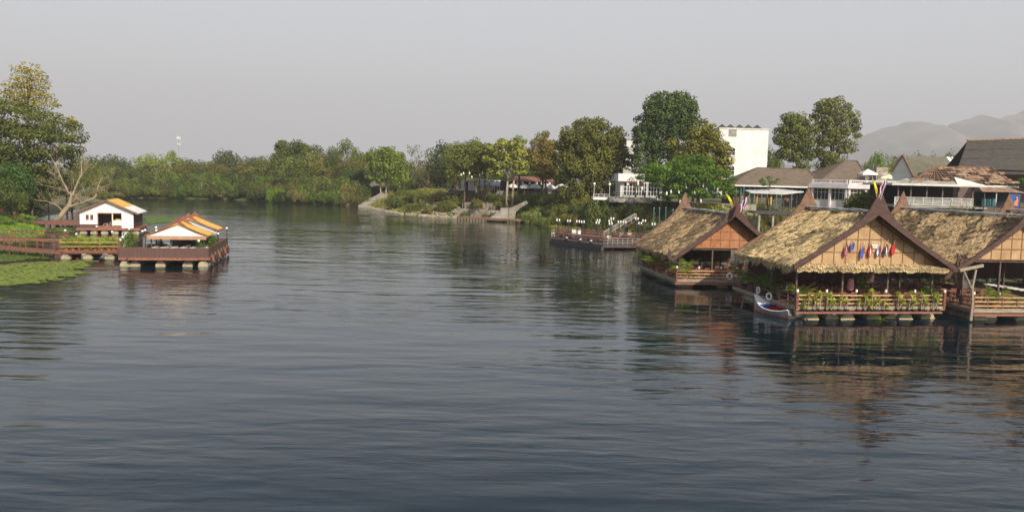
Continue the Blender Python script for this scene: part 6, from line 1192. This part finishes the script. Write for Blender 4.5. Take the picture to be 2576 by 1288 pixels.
# stair rails climbing from the jetty
s0=atZ(1520,592,1.2); s1=atY(1600,562,140); t=thing('gangway_stair','pale pipe railed gangway stair climbing the bank from the jetty','stair',(s0.x,s0.y,0)); m=MB(); m2=MB()
qa=Vector((0,0,.6)); qb=Vector((s1.x-s0.x,s1.y-s0.y,max(s1.z-1,3.2))); side=Vector((.0,1.6,0))
for off in (Vector((0,0,0)),side):
    for hh_ in (.5,1.0): m.tube([qa+off+Vector((0,0,hh_)),qb+off+Vector((0,0,hh_))],.05,5)
    for i in range(7): p=qa.lerp(qb,i/6)+off; m.tube([p,p+Vector((0,0,1.0))],.04,5)
for i in range(14): p=qa.lerp(qb,i/14); m2.box(p.x,p.x+qb.x/13,p.y,p.y+1.6,p.z-.05,p.z+.03)
m.build('handrails','rail_pale',t); m2.build('treads','postwood',t)
# telecom mast
p=atY(449,343,880); t=thing('telecom_mast','slender telecom mast with antennas rising above the far trees','mast',(p.x,880,3)); h=p.z-3; m=MB()
for k in range(3): a_=k*2.094; m.tube([(1.2*math.cos(a_),1.2*math.sin(a_),0),(.4*math.cos(a_),.4*math.sin(a_),h)],.11,4)
for i in range(26):
    z0=h*i/26; r0=1.2-.8*i/26; 
    for k in range(3): a_=k*2.094;b_=(k+1)%3*2.094; m.tube([(r0*math.cos(a_),r0*math.sin(a_),z0),(r0*math.cos(b_),r0*math.sin(b_),z0+h/26)],.06,4,cap=False)
m.build('lattice','rail_pale',t); m=MB()
for k in range(5): a_=k*1.256; m.cbox((1.5*math.cos(a_),1.5*math.sin(a_),h-2),(.7,.7,3.0),a_); m.cbox((1.3*math.cos(a_+.4),1.3*math.sin(a_+.4),h-8),(.5,.5,2.0),a_)
m.build('antennas','white',t)
a=At(441,322); t=thing('bank_stall','small white roofed stall among the far trees under the mast','stall',a.loc); z1=a.z(441,462); MB().add([(-2.2,-1.5,z1),(2.2,-1.5,z1),(2.2,1.5,z1),(-2.2,1.5,z1),(-1.4,0,z1+.9),(1.4,0,z1+.9)],[(0,1,5,4),(1,2,5),(2,3,4,5),(3,0,4),(3,2,1,0)]).build('roof','white',t)
for x in(-1.9,1.9): MB().box(x-.1,x+.1,-1.3,-1.1,0,z1).build('post','bamboo',t)
# ================= LEFT SIDE =================
# white raft house
p=atZ(201,573.5,.75); rzh=R(15); hs_=thing('white_raft_house','white walled raft house with yellow and white roof and an open doorway','raft house',(p.x,p.y,0),rzh)
w=7.3; Dh=8.5; zf=.75; zE=3.05; zA=4.7; t=hs_
m=MB(); m.box(-.4,w+1.0,-.45,Dh+.5,zf-.12,zf-.0); m.build('deck','redwood',t); MB().box(-.42,w+1.02,-.52,-.455,zf-.3,zf+.02).build('edge_beam','redbeam',t)
for i in range(6): pontoon(t,.5+i*1.42,-.3,Dh,.52,-.02)
# front wall pieces round the openings
xd0,xd1,xs0,xs1=2.5,4.35,4.5,5.65; zT=3.0
def wl_(x0,x1,z0,z1,nm='wall_panel',mm='white',y0=0,y1=.12): return MB().box(x0,x1,y0,y1,z0,z1).build(nm,mm,t)
def roofz(x): return zE+(zA-zE)*(1-abs(x-w/2)/(w/2))
MB().prism([(0,zf+.55),(xd0-.02,zf+.55),(xd0-.02,roofz(xd0)-.0),(0,zE)],0,.12).build('wall_left','white',t).name='wall_panel'
MB().prism([(xs1+.02,zf-.02),(w,zf-.02),(w,zE),(xs1+.02,roofz(xs1))],0,.12).build('wall_panel','white',t)
MB().prism([(xd0-.015,zT),(xs1+.015,zT),(xs1+.015,roofz(xs1)),(w/2,zA),(xd0-.015,roofz(xd0))],0,.12).build('wall_panel','white',t)
wl_(xd1,xs0,zf,zT,'door_post','cream',-.03,.15); wl_(xs0+.01,xs1,zf+.4,zf+1.15,'counter','white',.02,.10); wl_(0,xd0-.02,zf,zf+.54,'base_panel','brownpanel',.02,.12); wl_(xd0,xs1,zf,zf+.35,'base_step','redbeam',-.25,.0)
wl_(xd0-.05,xs1,zT-.12,zT-.005,'lintel','redbeam',-.06,-.002); wl_(xd0-.1,xd0-.02,zf+.1,zT,'door_frame','redbeam',-.06,-.002)
MB().prism([(2.5,3.25),(4.75,3.25),(4.75,3.85),(4.2,3.9),(3.62,4.15),(3.1,3.9),(2.5,3.85)],-.12,-.004).build('name_board','white',t)
MB().box(0,.12,.13,Dh,zf,zE).build('side_wall','white',t); MB().box(w-.12,w,.13,Dh,zf,zE).build('side_wall',mat('dark_side_wall',(.09,.05,.05),rough=.7),t); MB().box(.13,w-.13,Dh-.1,Dh,zf,zE).build('rear_wall','white',t); MB().box(.13,w-.13,3.2,3.3,zf,zE).build('inner_wall','brownpanel',t)
for x0 in (.85,1.45): 
    window(t,x0,x0+.38,zf+1.25,zf+1.95,-.002,2,3,'redbeam',.05)
m=MB(); ov=.45
rm=MB(); rm.add([(w/2,-ov,zA+.15),(w+.55,-ov,zE-.05),(w+.55,Dh+.4,zE-.05),(w/2,Dh+.4,zA+.15)],[(0,1,2,3)]); 
rY=MB().add([(w/2,-ov,zA+.18),(w/2+2.35,-ov,zA+.18-2.35*.46),(w/2+2.35,Dh+.4,zA+.18-2.35*.46),(w/2,Dh+.4,zA+.18)]+[(w/2,-ov,zA+.08),(w/2+2.35,-ov,zA+.08-2.35*.46),(w/2+2.35,Dh+.4,zA+.08-2.35*.46),(w/2,Dh+.4,zA+.08)],[(0,1,2,3),(7,6,5,4),(0,4,5,1),(1,5,6,2),(2,6,7,3)]).build('roof','yellowtarp',t)
x0=w/2+2.352; x1=w+.6; za,zb=zA+.18-2.352*.46,zA+.18-(x1-w/2)*.46
MB().add([(x0,-ov,za),(x1,-ov,zb),(x1,Dh+.4,zb),(x0,Dh+.4,za)]+[(x0,-ov,za-.1),(x1,-ov,zb-.1),(x1,Dh+.4,zb-.1),(x0,Dh+.4,za-.1)],[(0,1,2,3),(7,6,5,4),(0,4,5,1),(1,5,6,2),(2,6,7,3)]).build('white_roof_sheet','white',rY)
MB().add([(w/2-.002,-ov,zA+.18),(-.6,-ov,zb),(-.6,Dh+.4,zb),(w/2-.002,Dh+.4,zA+.18)]+[(w/2-.002,-ov,zA+.08),(-.6,-ov,zb-.1),(-.6,Dh+.4,zb-.1),(w/2-.002,Dh+.4,zA+.08)],[(3,2,1,0),(4,5,6,7),(0,1,5,4),(1,2,6,5),(2,3,7,6)]).build('left_roof_slope','yellowtarp',rY)
MB().beam((w/2,-ov-.06,zA+.14),(w+.62,-ov-.06,zb-.02),.1,.22).beam((w/2,-ov-.06,zA+.14),(-.62,-ov-.06,zb-.02),.1,.22).build('bargeboard','board_light',t)
h2w=lambda x,y,z=0:loc2w(hs_,x,y,z)
t=thing('orange_armchair','orange armchair standing in the right opening of the white raft house','chair',h2w(5.05,.55,zf+.36),rzh); MB().box(-.35,.35,-.3,.3,.1,.42).build('seat','yellowtarp',t); MB().box(-.35,.35,.2,.32,.42,.95).build('backrest','yellowtarp',t); MB().box(-.36,-.26,-.3,.19,.42,.62).build('armrest','yellowtarp',t); MB().box(.26,.36,-.3,.19,.42,.62).build('armrest','yellowtarp',t)
t=thing('bicycle','pale bicycle frame parked in the doorway of the white raft house','bicycle',h2w(3.7,.9,zf),rzh)
for x in(-.42,.42): MB().torus((x,0,.32),.28,.025,'Y',16,5).build('wheel','offwhite',t)
MB().tube([(-.42,0,.32),(-.1,0,.32),(.28,0,.72),(-.2,0,.72),(-.1,0,.32)],.022,5).tube([(.42,0,.32),(.25,0,.85)],.02,5).build('frame','offwhite',t); MB().tube([(.2,-.2,.9),(.25,0,.85),(.2,.2,.9)],.018,5).build('handlebar','steel',t); MB().cbox((-.22,0,.78),(.2,.1,.06)).build('saddle','black',t)
t=thing('white_skiff','small white boat floating below the right corner of the white raft house','boat',h2w(7.0,-4.2,0),rzh+1.4); m=MB(); S_=[(-1.3,.12,.5),(-.9,.42,.38),(0,.5,.32),(.9,.42,.36),(1.3,.2,.45)]; 
for i in range(4):
    (x,wd,h),(x2,w2,h2)=S_[i],S_[i+1]
    for s in(-1,1): m.add([(x,s*wd*.6,-.15),(x,s*wd,h),(x2,s*w2,h2),(x2,s*w2*.6,-.15)],[(0,1,2,3)])
    m.add([(x,-wd*.6,-.1),(x,wd*.6,-.1),(x2,w2*.6,-.1),(x2,-w2*.6,-.1)],[(0,1,2,3)])
m.build('hull','white',t,fix=False); MB().box(-.2,.1,-.48,.48,.2,.25).build('bench','redwood',t)
# dark landing stage
pa=atZ(196,562,.7); pb=atZ(84,557,.7); t=thing('landing_stage','red brown landing stage joining the left bank to the white raft house','landing stage',(pb.x,pb.y,0)); d_=pa-pb; nrm=Vector((-d_.y,d_.x,0)).normalized()*7; Q=[(0,0),(d_.x,d_.y),(d_.x+nrm.x,d_.y+nrm.y),(nrm.x,nrm.y)]
MB().prismz(Q,.55,.7).build('deck',mat('red_brown_deck',(.24,.11,.08),(.16,.08,.06),scale=2),t); m=MB()
for k in (.5,.95):
    for i in range(4): a_,b_=Q[i],Q[(i+1)%4]; 
    m.tube([(Q[3][0],Q[3][1],.7+k),(Q[2][0],Q[2][1],.7+k)],.05,5)
for i in range(9): a_=Vector(Q[3]).lerp(Vector(Q[2]),i/8); m.tube([(a_.x,a_.y,.7),(a_.x,a_.y,1.7)],.05,5)
m.build('railing','redwood',t); m=MB(); m.beam((Q[0][0],Q[0][1]-.1,.5),(Q[1][0],Q[1][1]-.1,.5),.12,.35); m.build('edge_beam','redbeam',t)
for i in range(7): a_=Vector(Q[0]).lerp(Vector(Q[1]),(i+.5)/7); MB().tube([(a_.x,a_.y+.3,-1),(a_.x,a_.y+.3,.55)],.12,6).build('pile','postwood',t)
# restaurant raft
p=atZ(298,648,.85); rr_=R(11); w=8.6; L=14.2; t=raft=thing('dining_raft','dark brown fenced dining raft with a white gable and yellow striped roof','raft restaurant',(p.x,p.y,0),rr_); zd=.85
MB().prismz([(0,0),(.8,0),(1.0,-.35),(w-1.1,-.35),(w-.9,0),(w,0),(w,L),(0,L)],zd-.14,zd).build('deck','deckwood',t)
m=MB(); m.beam((0,-.05,zd-.1),(.8,-.05,zd-.1),.1,.24).beam((.8,-.05,zd-.1),(1.0,-.4,zd-.1),.1,.24).beam((1.0,-.4,zd-.1),(w-1.1,-.4,zd-.1),.1,.24).beam((w-1.1,-.4,zd-.1),(w-.9,-.05,zd-.1),.1,.24).beam((w-.9,-.05,zd-.1),(w+.05,-.05,zd-.1),.1,.24).beam((w+.05,-.05,zd-.1),(w+.05,L,zd-.1),.12,.26); m.build('edge_beam','redbeam',t)
for x in (.45,1.4,3.8,6.4,7.9): pontoon(t,x+.1,.15,L-.3,.52,.05)
fh=.95; m=MB(); m.box(0,w,.0,.06,zd,zd+fh); m.build('front_fence','brownpanel',t); m=MB(); m.box(w-.06,w,.061,L,zd,zd+fh); m.box(w-1.6,w-.062,L-.06,L,zd,zd+fh); m.build('side_fence','brownpanel',t); MB().box(0,.06,.061,L*.55,zd,zd+fh*.9).build('left_fence','brownpanel',t); MB().box(-.03,w+.03,-.03,.09,zd+fh,zd+fh+.06).box(w-.09,w+.03,.092,L,zd+fh,zd+fh+.06).build('top_rail','redwood',t)
MB().box(1.3,3.6,5.3,5.36,zd,zd+fh).build('inner_screen','brownpanel',t)
for i in range(9): MB().box(i*(w-.1)/8,i*(w-.1)/8+.08,-.045,-.003,zd,zd+fh).build('fence_post','brownpanel',t)
# roof
xc=5.35; hw=2.75; ze=3.0; za=4.15; y0=1.2; segs=[(0,3.4,'yellowtarp'),(3.4,6.6,'offwhite'),(6.6,10.6,'yellowtarp')]
rt=None
for i,(s0,s1,mm) in enumerate(segs):
    dz=.0+(.12 if mm=='yellowtarp' else 0)+(.18 if i==2 else 0); m=MB()
    for sg in(-1,1):
        a_=[(xc,y0+s0,za+dz),(xc+sg*(hw+.25),y0+s0,ze+dz-.1),(xc+sg*(hw+.25),y0+s1,ze+dz-.1),(xc,y0+s1,za+dz)]; b_=[(x,y,z-.12) for x,y,z in a_]; m.add(a_+b_,[(0,1,2,3),(7,6,5,4),(0,4,5,1),(1,5,6,2),(2,6,7,3)])
    r=m.build('roof_section',mm,t)
    if mm=='yellowtarp':
        for yy in (y0+s0-.02,y0+s1):
            m=MB(); lo,hi=bargeboard(hw+.25,ze+dz-.1,za+dz+.05,.11,.42,.15); strip(m,lo,hi,yy-.07,yy-.003); strip(m,lo,hi,yy-.07,yy-.003,True); m.v=[(x+xc,y,z) for x,y,z in m.v]; m.build('bargeboard',mat('red_brown_barge',(.24,.09,.06),(.17,.06,.045),rough=.6),t)
MB().prism([(xc-hw,ze-.05),(xc+hw,ze-.05),(xc,za-.12)],y0+.1,y0+.16).build('gable_panel','white',t); MB().box(xc-hw-.1,xc+hw+.1,y0-.1,y0-.02,ze-.38,ze-.02).build('awning_valance',mat('tan_valance',(.44,.27,.16),(.36,.2,.12),rough=.8),t)
for x in(xc-hw+.2,xc+hw-.2):
    for yy in(y0+.3,y0+5,y0+10.2): MB().tube([(x,yy,zd),(x,yy,ze)],.08,6).build('roof_post','iron',t)
MB().box(xc-hw+.3,xc+hw-.3,y0+10.3,y0+10.36,zd,zd+.9).build('rear_screen','brownpanel',t); MB().box(xc-hw+.3,xc+hw-.3,y0+4.5,y0+10,ze-.12,ze-.06).build('ceiling','brownpanel',t)
# white plastic chairs and tables
def plastic():
    t=thing('white_chair','w','chair'); MB().box(-.24,.24,-.24,.24,.40,.44).build('seat','white',t); m=MB(); m.prism([(-.22,.44),(.22,.44),(.25,.88),(.12,.92),(-.12,.92),(-.25,.88)],.20,.24); m.build('backrest','white',t)
    for x in(-.22,.22): MB().box(x-.03,x+.03,-.22,.24,.62,.66).build('armrest','white',t)
    for x in(-.21,.21):
        for y in(-.2,.2): MB().box(x-.03,x+.03,y-.03,y+.03,0,.40 if y>0 else .62).build('leg','white',t)
    return t
wc=plastic(); wt=thing('white_table','w','table'); MB().lathe([(.55,.70),(.55,.74)],n=16).build('tabletop','white',wt); MB().lathe([(.25,0),(.05,.08),(.05,.70)],n=8).build('pedestal','white',wt); fw=ft=True
nn=['first','second','third','fourth','fifth','sixth']
for i in range(6):
    for j in range(3):
        x=2.9+i*.95; y=.85+j*1.5; row=['front','second','third'][j]; lab=f'white round table on the brown fenced raft, {nn[i]} from the left in the {row} row'
        if ft: wt.location=loc2w(raft,x,y,zd); wt['label']=lab; wt['group']='white tables on the fenced raft'; ft=False
        else: copy_thing(wt,loc2w(raft,x,y,zd),0,lab,'white tables on the fenced raft')
        if j<2 or i%2:
            lab=f'white plastic chair behind the {nn[i]} table of the {row} row on the fenced raft'
            if fw: wc.location=loc2w(raft,x,y+.62,zd); wc['label']=lab; wc['group']='white chairs on the fenced raft'; fw=False
            else: copy_thing(wc,loc2w(raft,x+.05,y+.62,zd),rr_+random.uniform(-.3,.3),lab,'white chairs on the fenced raft')
copy_thing(wc,loc2w(raft,2.2,.5,zd),rr_+1.3,'lone white plastic chair at the left behind the brown fence','white chairs on the fenced raft')
def lamp(w_,h,lab,gl=.13,grp='globe lamps on the left rafts',m_='iron'):
    t=thing('globe_lamp',lab,'lamp post',w_,0,grp); MB().tube([(0,0,0),(0,0,h)],.05,6).build('pole',m_,t); MB().sph((0,0,h+gl*.9),gl,10,8).build('globe','globe',t,smooth=True); MB().lathe([(.09,h-.05),(.09,h+.02)],n=8).build('collar',m_,t)
for x,y,h,l in [(.35,.3,1.9,'globe lamp at the front left corner of the fenced raft'),(7.6,.3,1.6,'globe lamp at the front right corner of the fenced raft'),(1.2,4.9,2.2,'left one of the pair of globe lamps beside the inner screen'),(1.45,5.0,2.3,'right one of the pair of globe lamps beside the inner screen'),(2.6,4.8,2.3,'globe lamp left of the white gable'),(1.6,9.5,2.3,'globe lamp behind the inner screen, further back'),(8.5,L-.1,2.0,'globe lamp at the rear right corner of the fenced raft'),(8.4,8.0,1.8,'globe lamp halfway along the right fence')]: lamp(loc2w(raft,x,y,zd),h,l)
for x,y,s,l in [(7.4,1.9,1.25,'large leafy pot plant at the front right of the fenced raft'),(8.0,4.3,1.1,'leafy pot plant along the right fence'),(8.1,6.4,1.0,'second leafy pot plant along the right fence, further back'),(.6,1.6,1.35,'dense green bush at the left corner of the fenced raft'),(.5,3.2,1.1,'round bush behind the left fence of the fenced raft'),(3.1,4.6,.8,'small pot plant under the left end of the white gable')]:
    tt=thing('potted_plant',l,'potted plant',loc2w(raft,x,y,zd),0,'pot plants on the fenced raft'); MB().lathe([(.22,0),(.32,.36),(.28,.36)],n=10).build('pot','terra',tt); q=np.random.default_rng(int(x*10)); P_,T_=blob_leaves(q,[(q.uniform(-.3,.3)*s,q.uniform(-.3,.3)*s,(.6+.35*k)*s,.42*s,.42*s,.36*s) for k in range(4)],70,.15,.6); quads_mesh('leaves',P_,'leafg',tt,T_,(.15,.22,.06)); MB().tube([(0,0,.3),(0,0,1.2*s)],.03,5).build('stem','bark',tt)
for i in range(6):
    y=1.5+i*2.2; tt=thing('tyre_fender',f'tyre fender hung on the right side of the fenced raft, {["nearest","second","third","fourth","fifth","farthest"][i]}','tyre',loc2w(raft,w+.25,y,.55),rr_+math.pi/2,'tyre fenders on the fenced raft'); MB().torus((0,0,0),.30,.12,'Y',14,6).build('tyre','rubber' if i%2 else 'redwood',tt,smooth=True); MB().tube([(0,.1,.3),(0,.2,.62)],.02,4).build('rope','bamboo',tt)
# plant raft
p=atZ(148,634,.7); q=atZ(300,634,.7); rp=math.atan2(q.y-p.y,q.x-p.x); w=(q-p).length-.1; t=pr2=thing('garden_raft','low red raft carrying a bed of yellow green ferns','raft',(p.x,p.y,0),rp); Dp=6
MB().box(0,w,0,Dp,.58,.72).build('deck','redwood',t); m=MB()
for k in range(3): m.box(-.05,w+.05,-.1-.06*k,-.04-.06*k,.52+.15*k,.60+.15*k)
m.build('edge_slats','redbeam',t)
for x in (.6,2.75,4.9): pontoon(t,x,.1,Dp-.2,.5,-.02)
m=MB()
for yy in(0.05,Dp-.05):
    for k in(.55,1.0): m.tube([(0,yy,.72+k),(w,yy,.72+k)],.045,5)
m.build('railing','bamboo',t)
for i in range(4):
    for yy in (.05,Dp-.05): MB().tube([(w*i/3,yy,.7),(w*i/3,yy,2.0)],.05,6).build('rail_post','redwood',t)
od=['first','second','third','fourth','fifth','sixth','seventh','eighth']; pf=None
for j in range(3):
    for i in range(8):
        x=.5+i*(w-1)/7; y=1.0+j*1.9; lab=f'yellow green fern on the low red raft, {od[i]} from the left in the {["front","middle","rear"][j]} row'; W_=loc2w(pr2,x+random.uniform(-.1,.1),y,.72)
        if pf is None or (j==0 and i in(3,6)):
            tt=thing('potted_fern',lab,'fern',W_,0,'ferns on the low red raft'); MB().lathe([(.16,0),(.24,.26),(.2,.26)],n=9).build('pot','terra',tt); palm_crown(np.random.default_rng(i+50),(0,0,.25),18,1.5,.34,tt,(.36,.42,.06),'fronds',(.4,1.45),(.9,1.7),seg=8); pf=pf or tt
        else: copy_thing(pf,W_,random.uniform(0,6.28),lab,'ferns on the low red raft',scale=random.uniform(.8,1.2))
for i,(u,v,Y) in enumerate([(164,580,99),(192,589,92),(243,570,98),(282,584,92),(243,570,110),(325,577,100),(303,604,90)]):
    pq=atY(u,v,Y); 
    if i==4: continue
    lamp((pq.x,Y,.6),pq.z-.7,['globe lamp at the left end of the low red raft, rear rail','globe lamp on the left front rail of the low red raft','globe lamp behind the ferns, on the rear rail','globe lamp on the right front rail of the low red raft','','globe lamp between the low red raft and the fenced raft','low globe lamp where the low red raft meets the fenced raft'][i],.12,m_='redwood')
# foot bridges
def footbridge(a0,b0,wd,label,zd_,rails=True):
    d=b0-a0; r=math.atan2(d.y,d.x); Lf=math.hypot(d.x,d.y); t=thing('footbridge',label,'footbridge',(a0.x,a0.y,0),r); MB().box(0,Lf,0,wd,zd_-.1,zd_).build('deck','redwood',t); MB().box(0,Lf,-.06,-.004,zd_-.22,zd_+.04).build('edge_beam','redbeam',t)
    n=max(3,int(Lf/2.6))
    for i in range(n+1):
        for y in (.1,wd-.1): MB().tube([(Lf*i/n,y,-1),(Lf*i/n,y,zd_+(1.0 if rails else 0))],.045,6).build('post','redwood',t)
    if rails:
        m=MB()
        for y in(.1,wd-.1):
            for k in(.5,.98): m.tube([(0,y,zd_+k),(Lf,y,zd_+k)],.028,5)
        m.build('railing','redwood',t)
footbridge(atZ(-60,617,.75),atZ(150,634,.75),1.5,'long red brown footbridge from the left picture edge to the low red raft',.75)
footbridge(atZ(-40,597,.9),atZ(160,604,.75),1.2,'rear red brown footbridge behind the long one, near the bank grass',.8)
pa=atZ(110,586,.3);pb=atZ(60,600,.4)
# poster board
a=At(14,134); t=thing('poster_board','poster board with an orange and dark blue night picture at the left edge','sign board',a.loc); z0,z1=a.z(14,534),a.z(14,485); x0,x1=a.x(-14),a.x(30)
MB().box(x0,x1,-.03,.05,z0,z1).build('panel',mat('poster_dark',(.015,.03,.05),(.03,.08,.10),scale=.5,rough=.4),t); po=mat('poster_orange',(.75,.25,.04),(.10,.03,.02),scale=1.6,rough=.4,stretch=(2,1,.6),detail=6,lo=.42,hi=.58); zm=z0+(z1-z0)*.52
MB().box(x0+.2,x1-.1,-.045,-.032,zm,zm+(z1-z0)*.2).build('city_lights','' or po,t); MB().box(x1-1.9,x1-.9,-.045,-.032,z0+.1,zm-.5).build('tower_reflection',po,t); MB().box(x1-1.3,x1-.05,-.043,-.031,zm-.45,zm-.05).build('blue_band','blue',t)
m=MB(); m.box(x1,x1+.1,-.06,.08,z0-.1,z1+.5).box(x0,x1,-.06,.08,z0-.1,z0-.002); m.build('frame','steel',t)
for x in(x0+.3,x1-.3): MB().box(x-.08,x+.08,.06,.2,-1,z0+.3).build('post','iron',t)
# bare leaning tree
Yt=143; a0=atY(112,590,Yt); t=thing('bare_tree','leafless pale tree leaning over the water at the left bank','tree',(a0.x,Yt,0)); m=MB(); rt_=random.Random(5)
def pp(u,v,dy=0): q=atY(u,v,Yt+dy); return Vector((q.x-a0.x,dy,q.z))
def limb(pts,r0,r1,twigs=6,tl=1.0):
    n=len(pts); m.tube(pts,[r0+(r1-r0)*i/(n-1) for i in range(n)],7 if r0>.1 else 4,cap=False)
    for k in range(twigs):
        i=rt_.randrange(1,n); s=pts[i-1].lerp(pts[i],rt_.random()); d=(pts[i]-pts[i-1]).normalized(); dd=(d*.6+Vector((rt_.uniform(-1,1),rt_.uniform(-.8,.8),rt_.uniform(-.15,1)))).normalized(); ln=tl*rt_.uniform(.6,1.4); 
        if tl>.35:
            e1=s+dd*ln*.5+Vector((0,0,rt_.uniform(-.1,.2)))*ln; e2=e1+(dd+Vector((rt_.uniform(-.3,.3),0,rt_.uniform(-.1,.4)))).normalized()*ln*.6
            rr=max(r1*.55,.018); limb([s,e1,e2],rr,rr*.45,2 if tl>1.2 else 1,tl*.55)
limb([Vector((0,0,-.3)),pp(138,563),pp(160,534),pp(176,511),pp(181,491)],.55,.26,0)
limb([pp(181,491),pp(172,484,-.5),pp(155,452,-1),pp(141,418,-1.5),pp(124,388,-2)],.20,.05,6,2.4)
limb([pp(181,491),pp(190,475,.5),pp(197,455,.8),pp(205,438,1),pp(206,392,1)],.24,.05,6,2.4)
limb([pp(168,522),pp(192,515),pp(211,509),pp(241,495,.5),pp(247,470,.6),pp(259,442,.8)],.24,.05,7,2.2)
limb([pp(176,512),pp(194,499,-.6),pp(206,508,-1)],.12,.05,6,1.6)
limb([pp(157,532),pp(145,518,-1),pp(120,507,-1.5),pp(88,503,-2)],.12,.03,7,2.2)
limb([pp(183,486),pp(160,478,1),pp(130,470,1),pp(100,465,1)],.09,.03,7,2.2)
limb([pp(243,480),pp(262,470,-.6),pp(282,462,-1)],.08,.03,10,1.8)
limb([pp(200,450),pp(215,430),pp(232,412)],.08,.03,10,1.8); limb([pp(150,445),pp(138,440),pp(118,430)],.08,.03,10,1.8)
m.build('trunk','palebark',t,smooth=True,fix=False)
# floating weed mats
def weed(name,label,poly,n,seed,c):
    rs=np.random.default_rng(seed); P_=np.array([P2(*q) for q in poly]); lo,hi=P_.min(0),P_.max(0); X=rs.uniform(lo[0],hi[0],n*3); Y=rs.uniform(lo[1],hi[1],n*3); ins=np.zeros(X.shape,bool); k=len(P_)
    for i in range(k):
        ax,ay=P_[i];bx,by=P_[(i+1)%k]; ins^=((ay>Y)!=(by>Y))&(X<(bx-ax)*(Y-ay)/(by-ay+1e-12)+ax)
    nz=vnoise(X,Y,1.6,seed)+.6*vnoise(X,Y,.5,seed+1)+.5*vnoise(X,Y,4,seed+2)
    dmin=np.full(X.shape,1e9)
    for i in range(k):
        ax,ay=P_[i];bx,by=P_[(i+1)%k]; dx,dy=bx-ax,by-ay; t_=np.clip(((X-ax)*dx+(Y-ay)*dy)/(dx*dx+dy*dy),0,1); dmin=np.minimum(dmin,np.hypot(X-ax-t_*dx,Y-ay-t_*dy))
    ok=ins&(nz+np.minimum(dmin/1.8,1)*1.1>.38); X,Y,nz=X[ok],Y[ok],nz[ok]; C_=np.stack([X,Y,rs.uniform(.015,.05,len(X))],1); N_=np.stack([rs.normal(size=len(X))*.08,rs.normal(size=len(X))*.08,np.ones(len(X))],1)
    q=leaf_quads(rs,C_,N_,.34,.9); o=quads_mesh(name,q,'leafg',None,np.clip(.3+nz*.2+rs.uniform(-.25,.25,len(X)),0,1),c); tag(o,label,'water weed',kind='stuff')
weed('floating_weed','bright green duckweed mat spreading from the left edge',[(-80,670),(60,662),(160,658),(235,655),(262,664),(215,672),(200,684),(230,690),(180,698),(130,712),(60,717),(-80,726)],60000,71,(.33,.37,.11))
weed('floating_weed','thin streaks of weed around the left footbridge',[(-60,622),(60,622),(140,640),(150,650),(100,655),(-60,662)],9000,72,(.19,.25,.07))
weed('floating_weed','pale green weed streaks behind the striped roof raft',[(345,548),(380,544),(430,546),(470,552),(500,556),(460,560),(420,560),(380,566),(345,562)],26000,73,(.24,.33,.12))
weed('floating_weed','weed patch under the white raft house',[(120,575),(180,572),(200,586),(150,592),(125,588)],8000,74,(.22,.30,.10))
weed('floating_weed','small weed fringe at the far left shore water',[(-60,745),(-10,750),(22,757),(10,763),(-60,766)],1500,75,(.22,.33,.05))
for i,(u,v) in enumerate([(180,646),(192,642),(202,644),(186,661),(218,660),(245,660),(131,662),(195,655)]):
    q=atZ(u,v,0); t=thing('water_lily','pink water lily flower '+['left of the low red raft float','beside the first float of the low red raft','just below the low red raft','on the upper rim of the duckweed','right of the lily on the duckweed rim','rightmost by the duckweed rim','leftmost on the duckweed','between the raft and the duckweed'][i],'water lily',(q.x,q.y,.03),0,'pink water lilies'); m=MB()
    for k in range(8): a_=k*.785; m.add([(0,0,0),(.16*math.cos(a_-.3),.16*math.sin(a_-.3),.14),(.24*math.cos(a_),.24*math.sin(a_),.26),(.16*math.cos(a_+.3),.16*math.sin(a_+.3),.14)],[(0,1,2,3)])
    m.build('petals',mat('lily_pink',(.62,.10,.14),rough=.6),t,fix=False); t.scale=(.7,.7,.7); MB().lathe([(.32,0),(.33,.012)],n=12).build('pad','greentarp' if False else mat('lily_pad',(.08,.16,.04),rough=.5),t)
# grass on the left bank
rs=np.random.default_rng(9); X=rs.uniform(-150,-60,60000); Y=rs.uniform(110,165,60000); d=sdist(X,Y); ok=(d>.1)&(d<22); X,Y=X[ok],Y[ok]; Z=height(X,Y); n_=len(X)
C_=np.stack([X,Y,Z+.12],1); N_=np.stack([rs.normal(size=n_),rs.normal(size=n_),np.full(n_,.35)],1); q=leaf_quads(rs,C_,N_,.34,.3); o=quads_mesh('grass',q,'leaf',None,rs.uniform(0,1,n_),(.17,.30,.05)); tag(o,'bright green grass on the left bank','grass',kind='stuff')
# weeds and dry ground cover on the right slope
X=rs.uniform(-45,60,150000); Y=rs.uniform(100,265,150000); d=sdist(X,Y); ok=(d>.2)&(d<17)&~((X>-18)&(X<0)&(Y>170)); X,Y=X[ok],Y[ok]; Z=height(X,Y); n_=len(X)
C_=np.stack([X,Y,Z+rs.uniform(.05,.55,n_)],1); N_=np.stack([rs.normal(size=n_),rs.normal(size=n_),np.full(n_,.4)],1); q=leaf_quads(rs,C_,N_,.55,.42); T_=np.clip(.5+.5*vnoise(X,Y,5,4)+rs.uniform(-.3,.3,n_),0,1); o=quads_mesh('ground_cover',q,'leaf',None,T_,(.22,.22,.07)); tag(o,'tangled weeds and creepers covering the right bank slope','ground cover',kind='stuff')
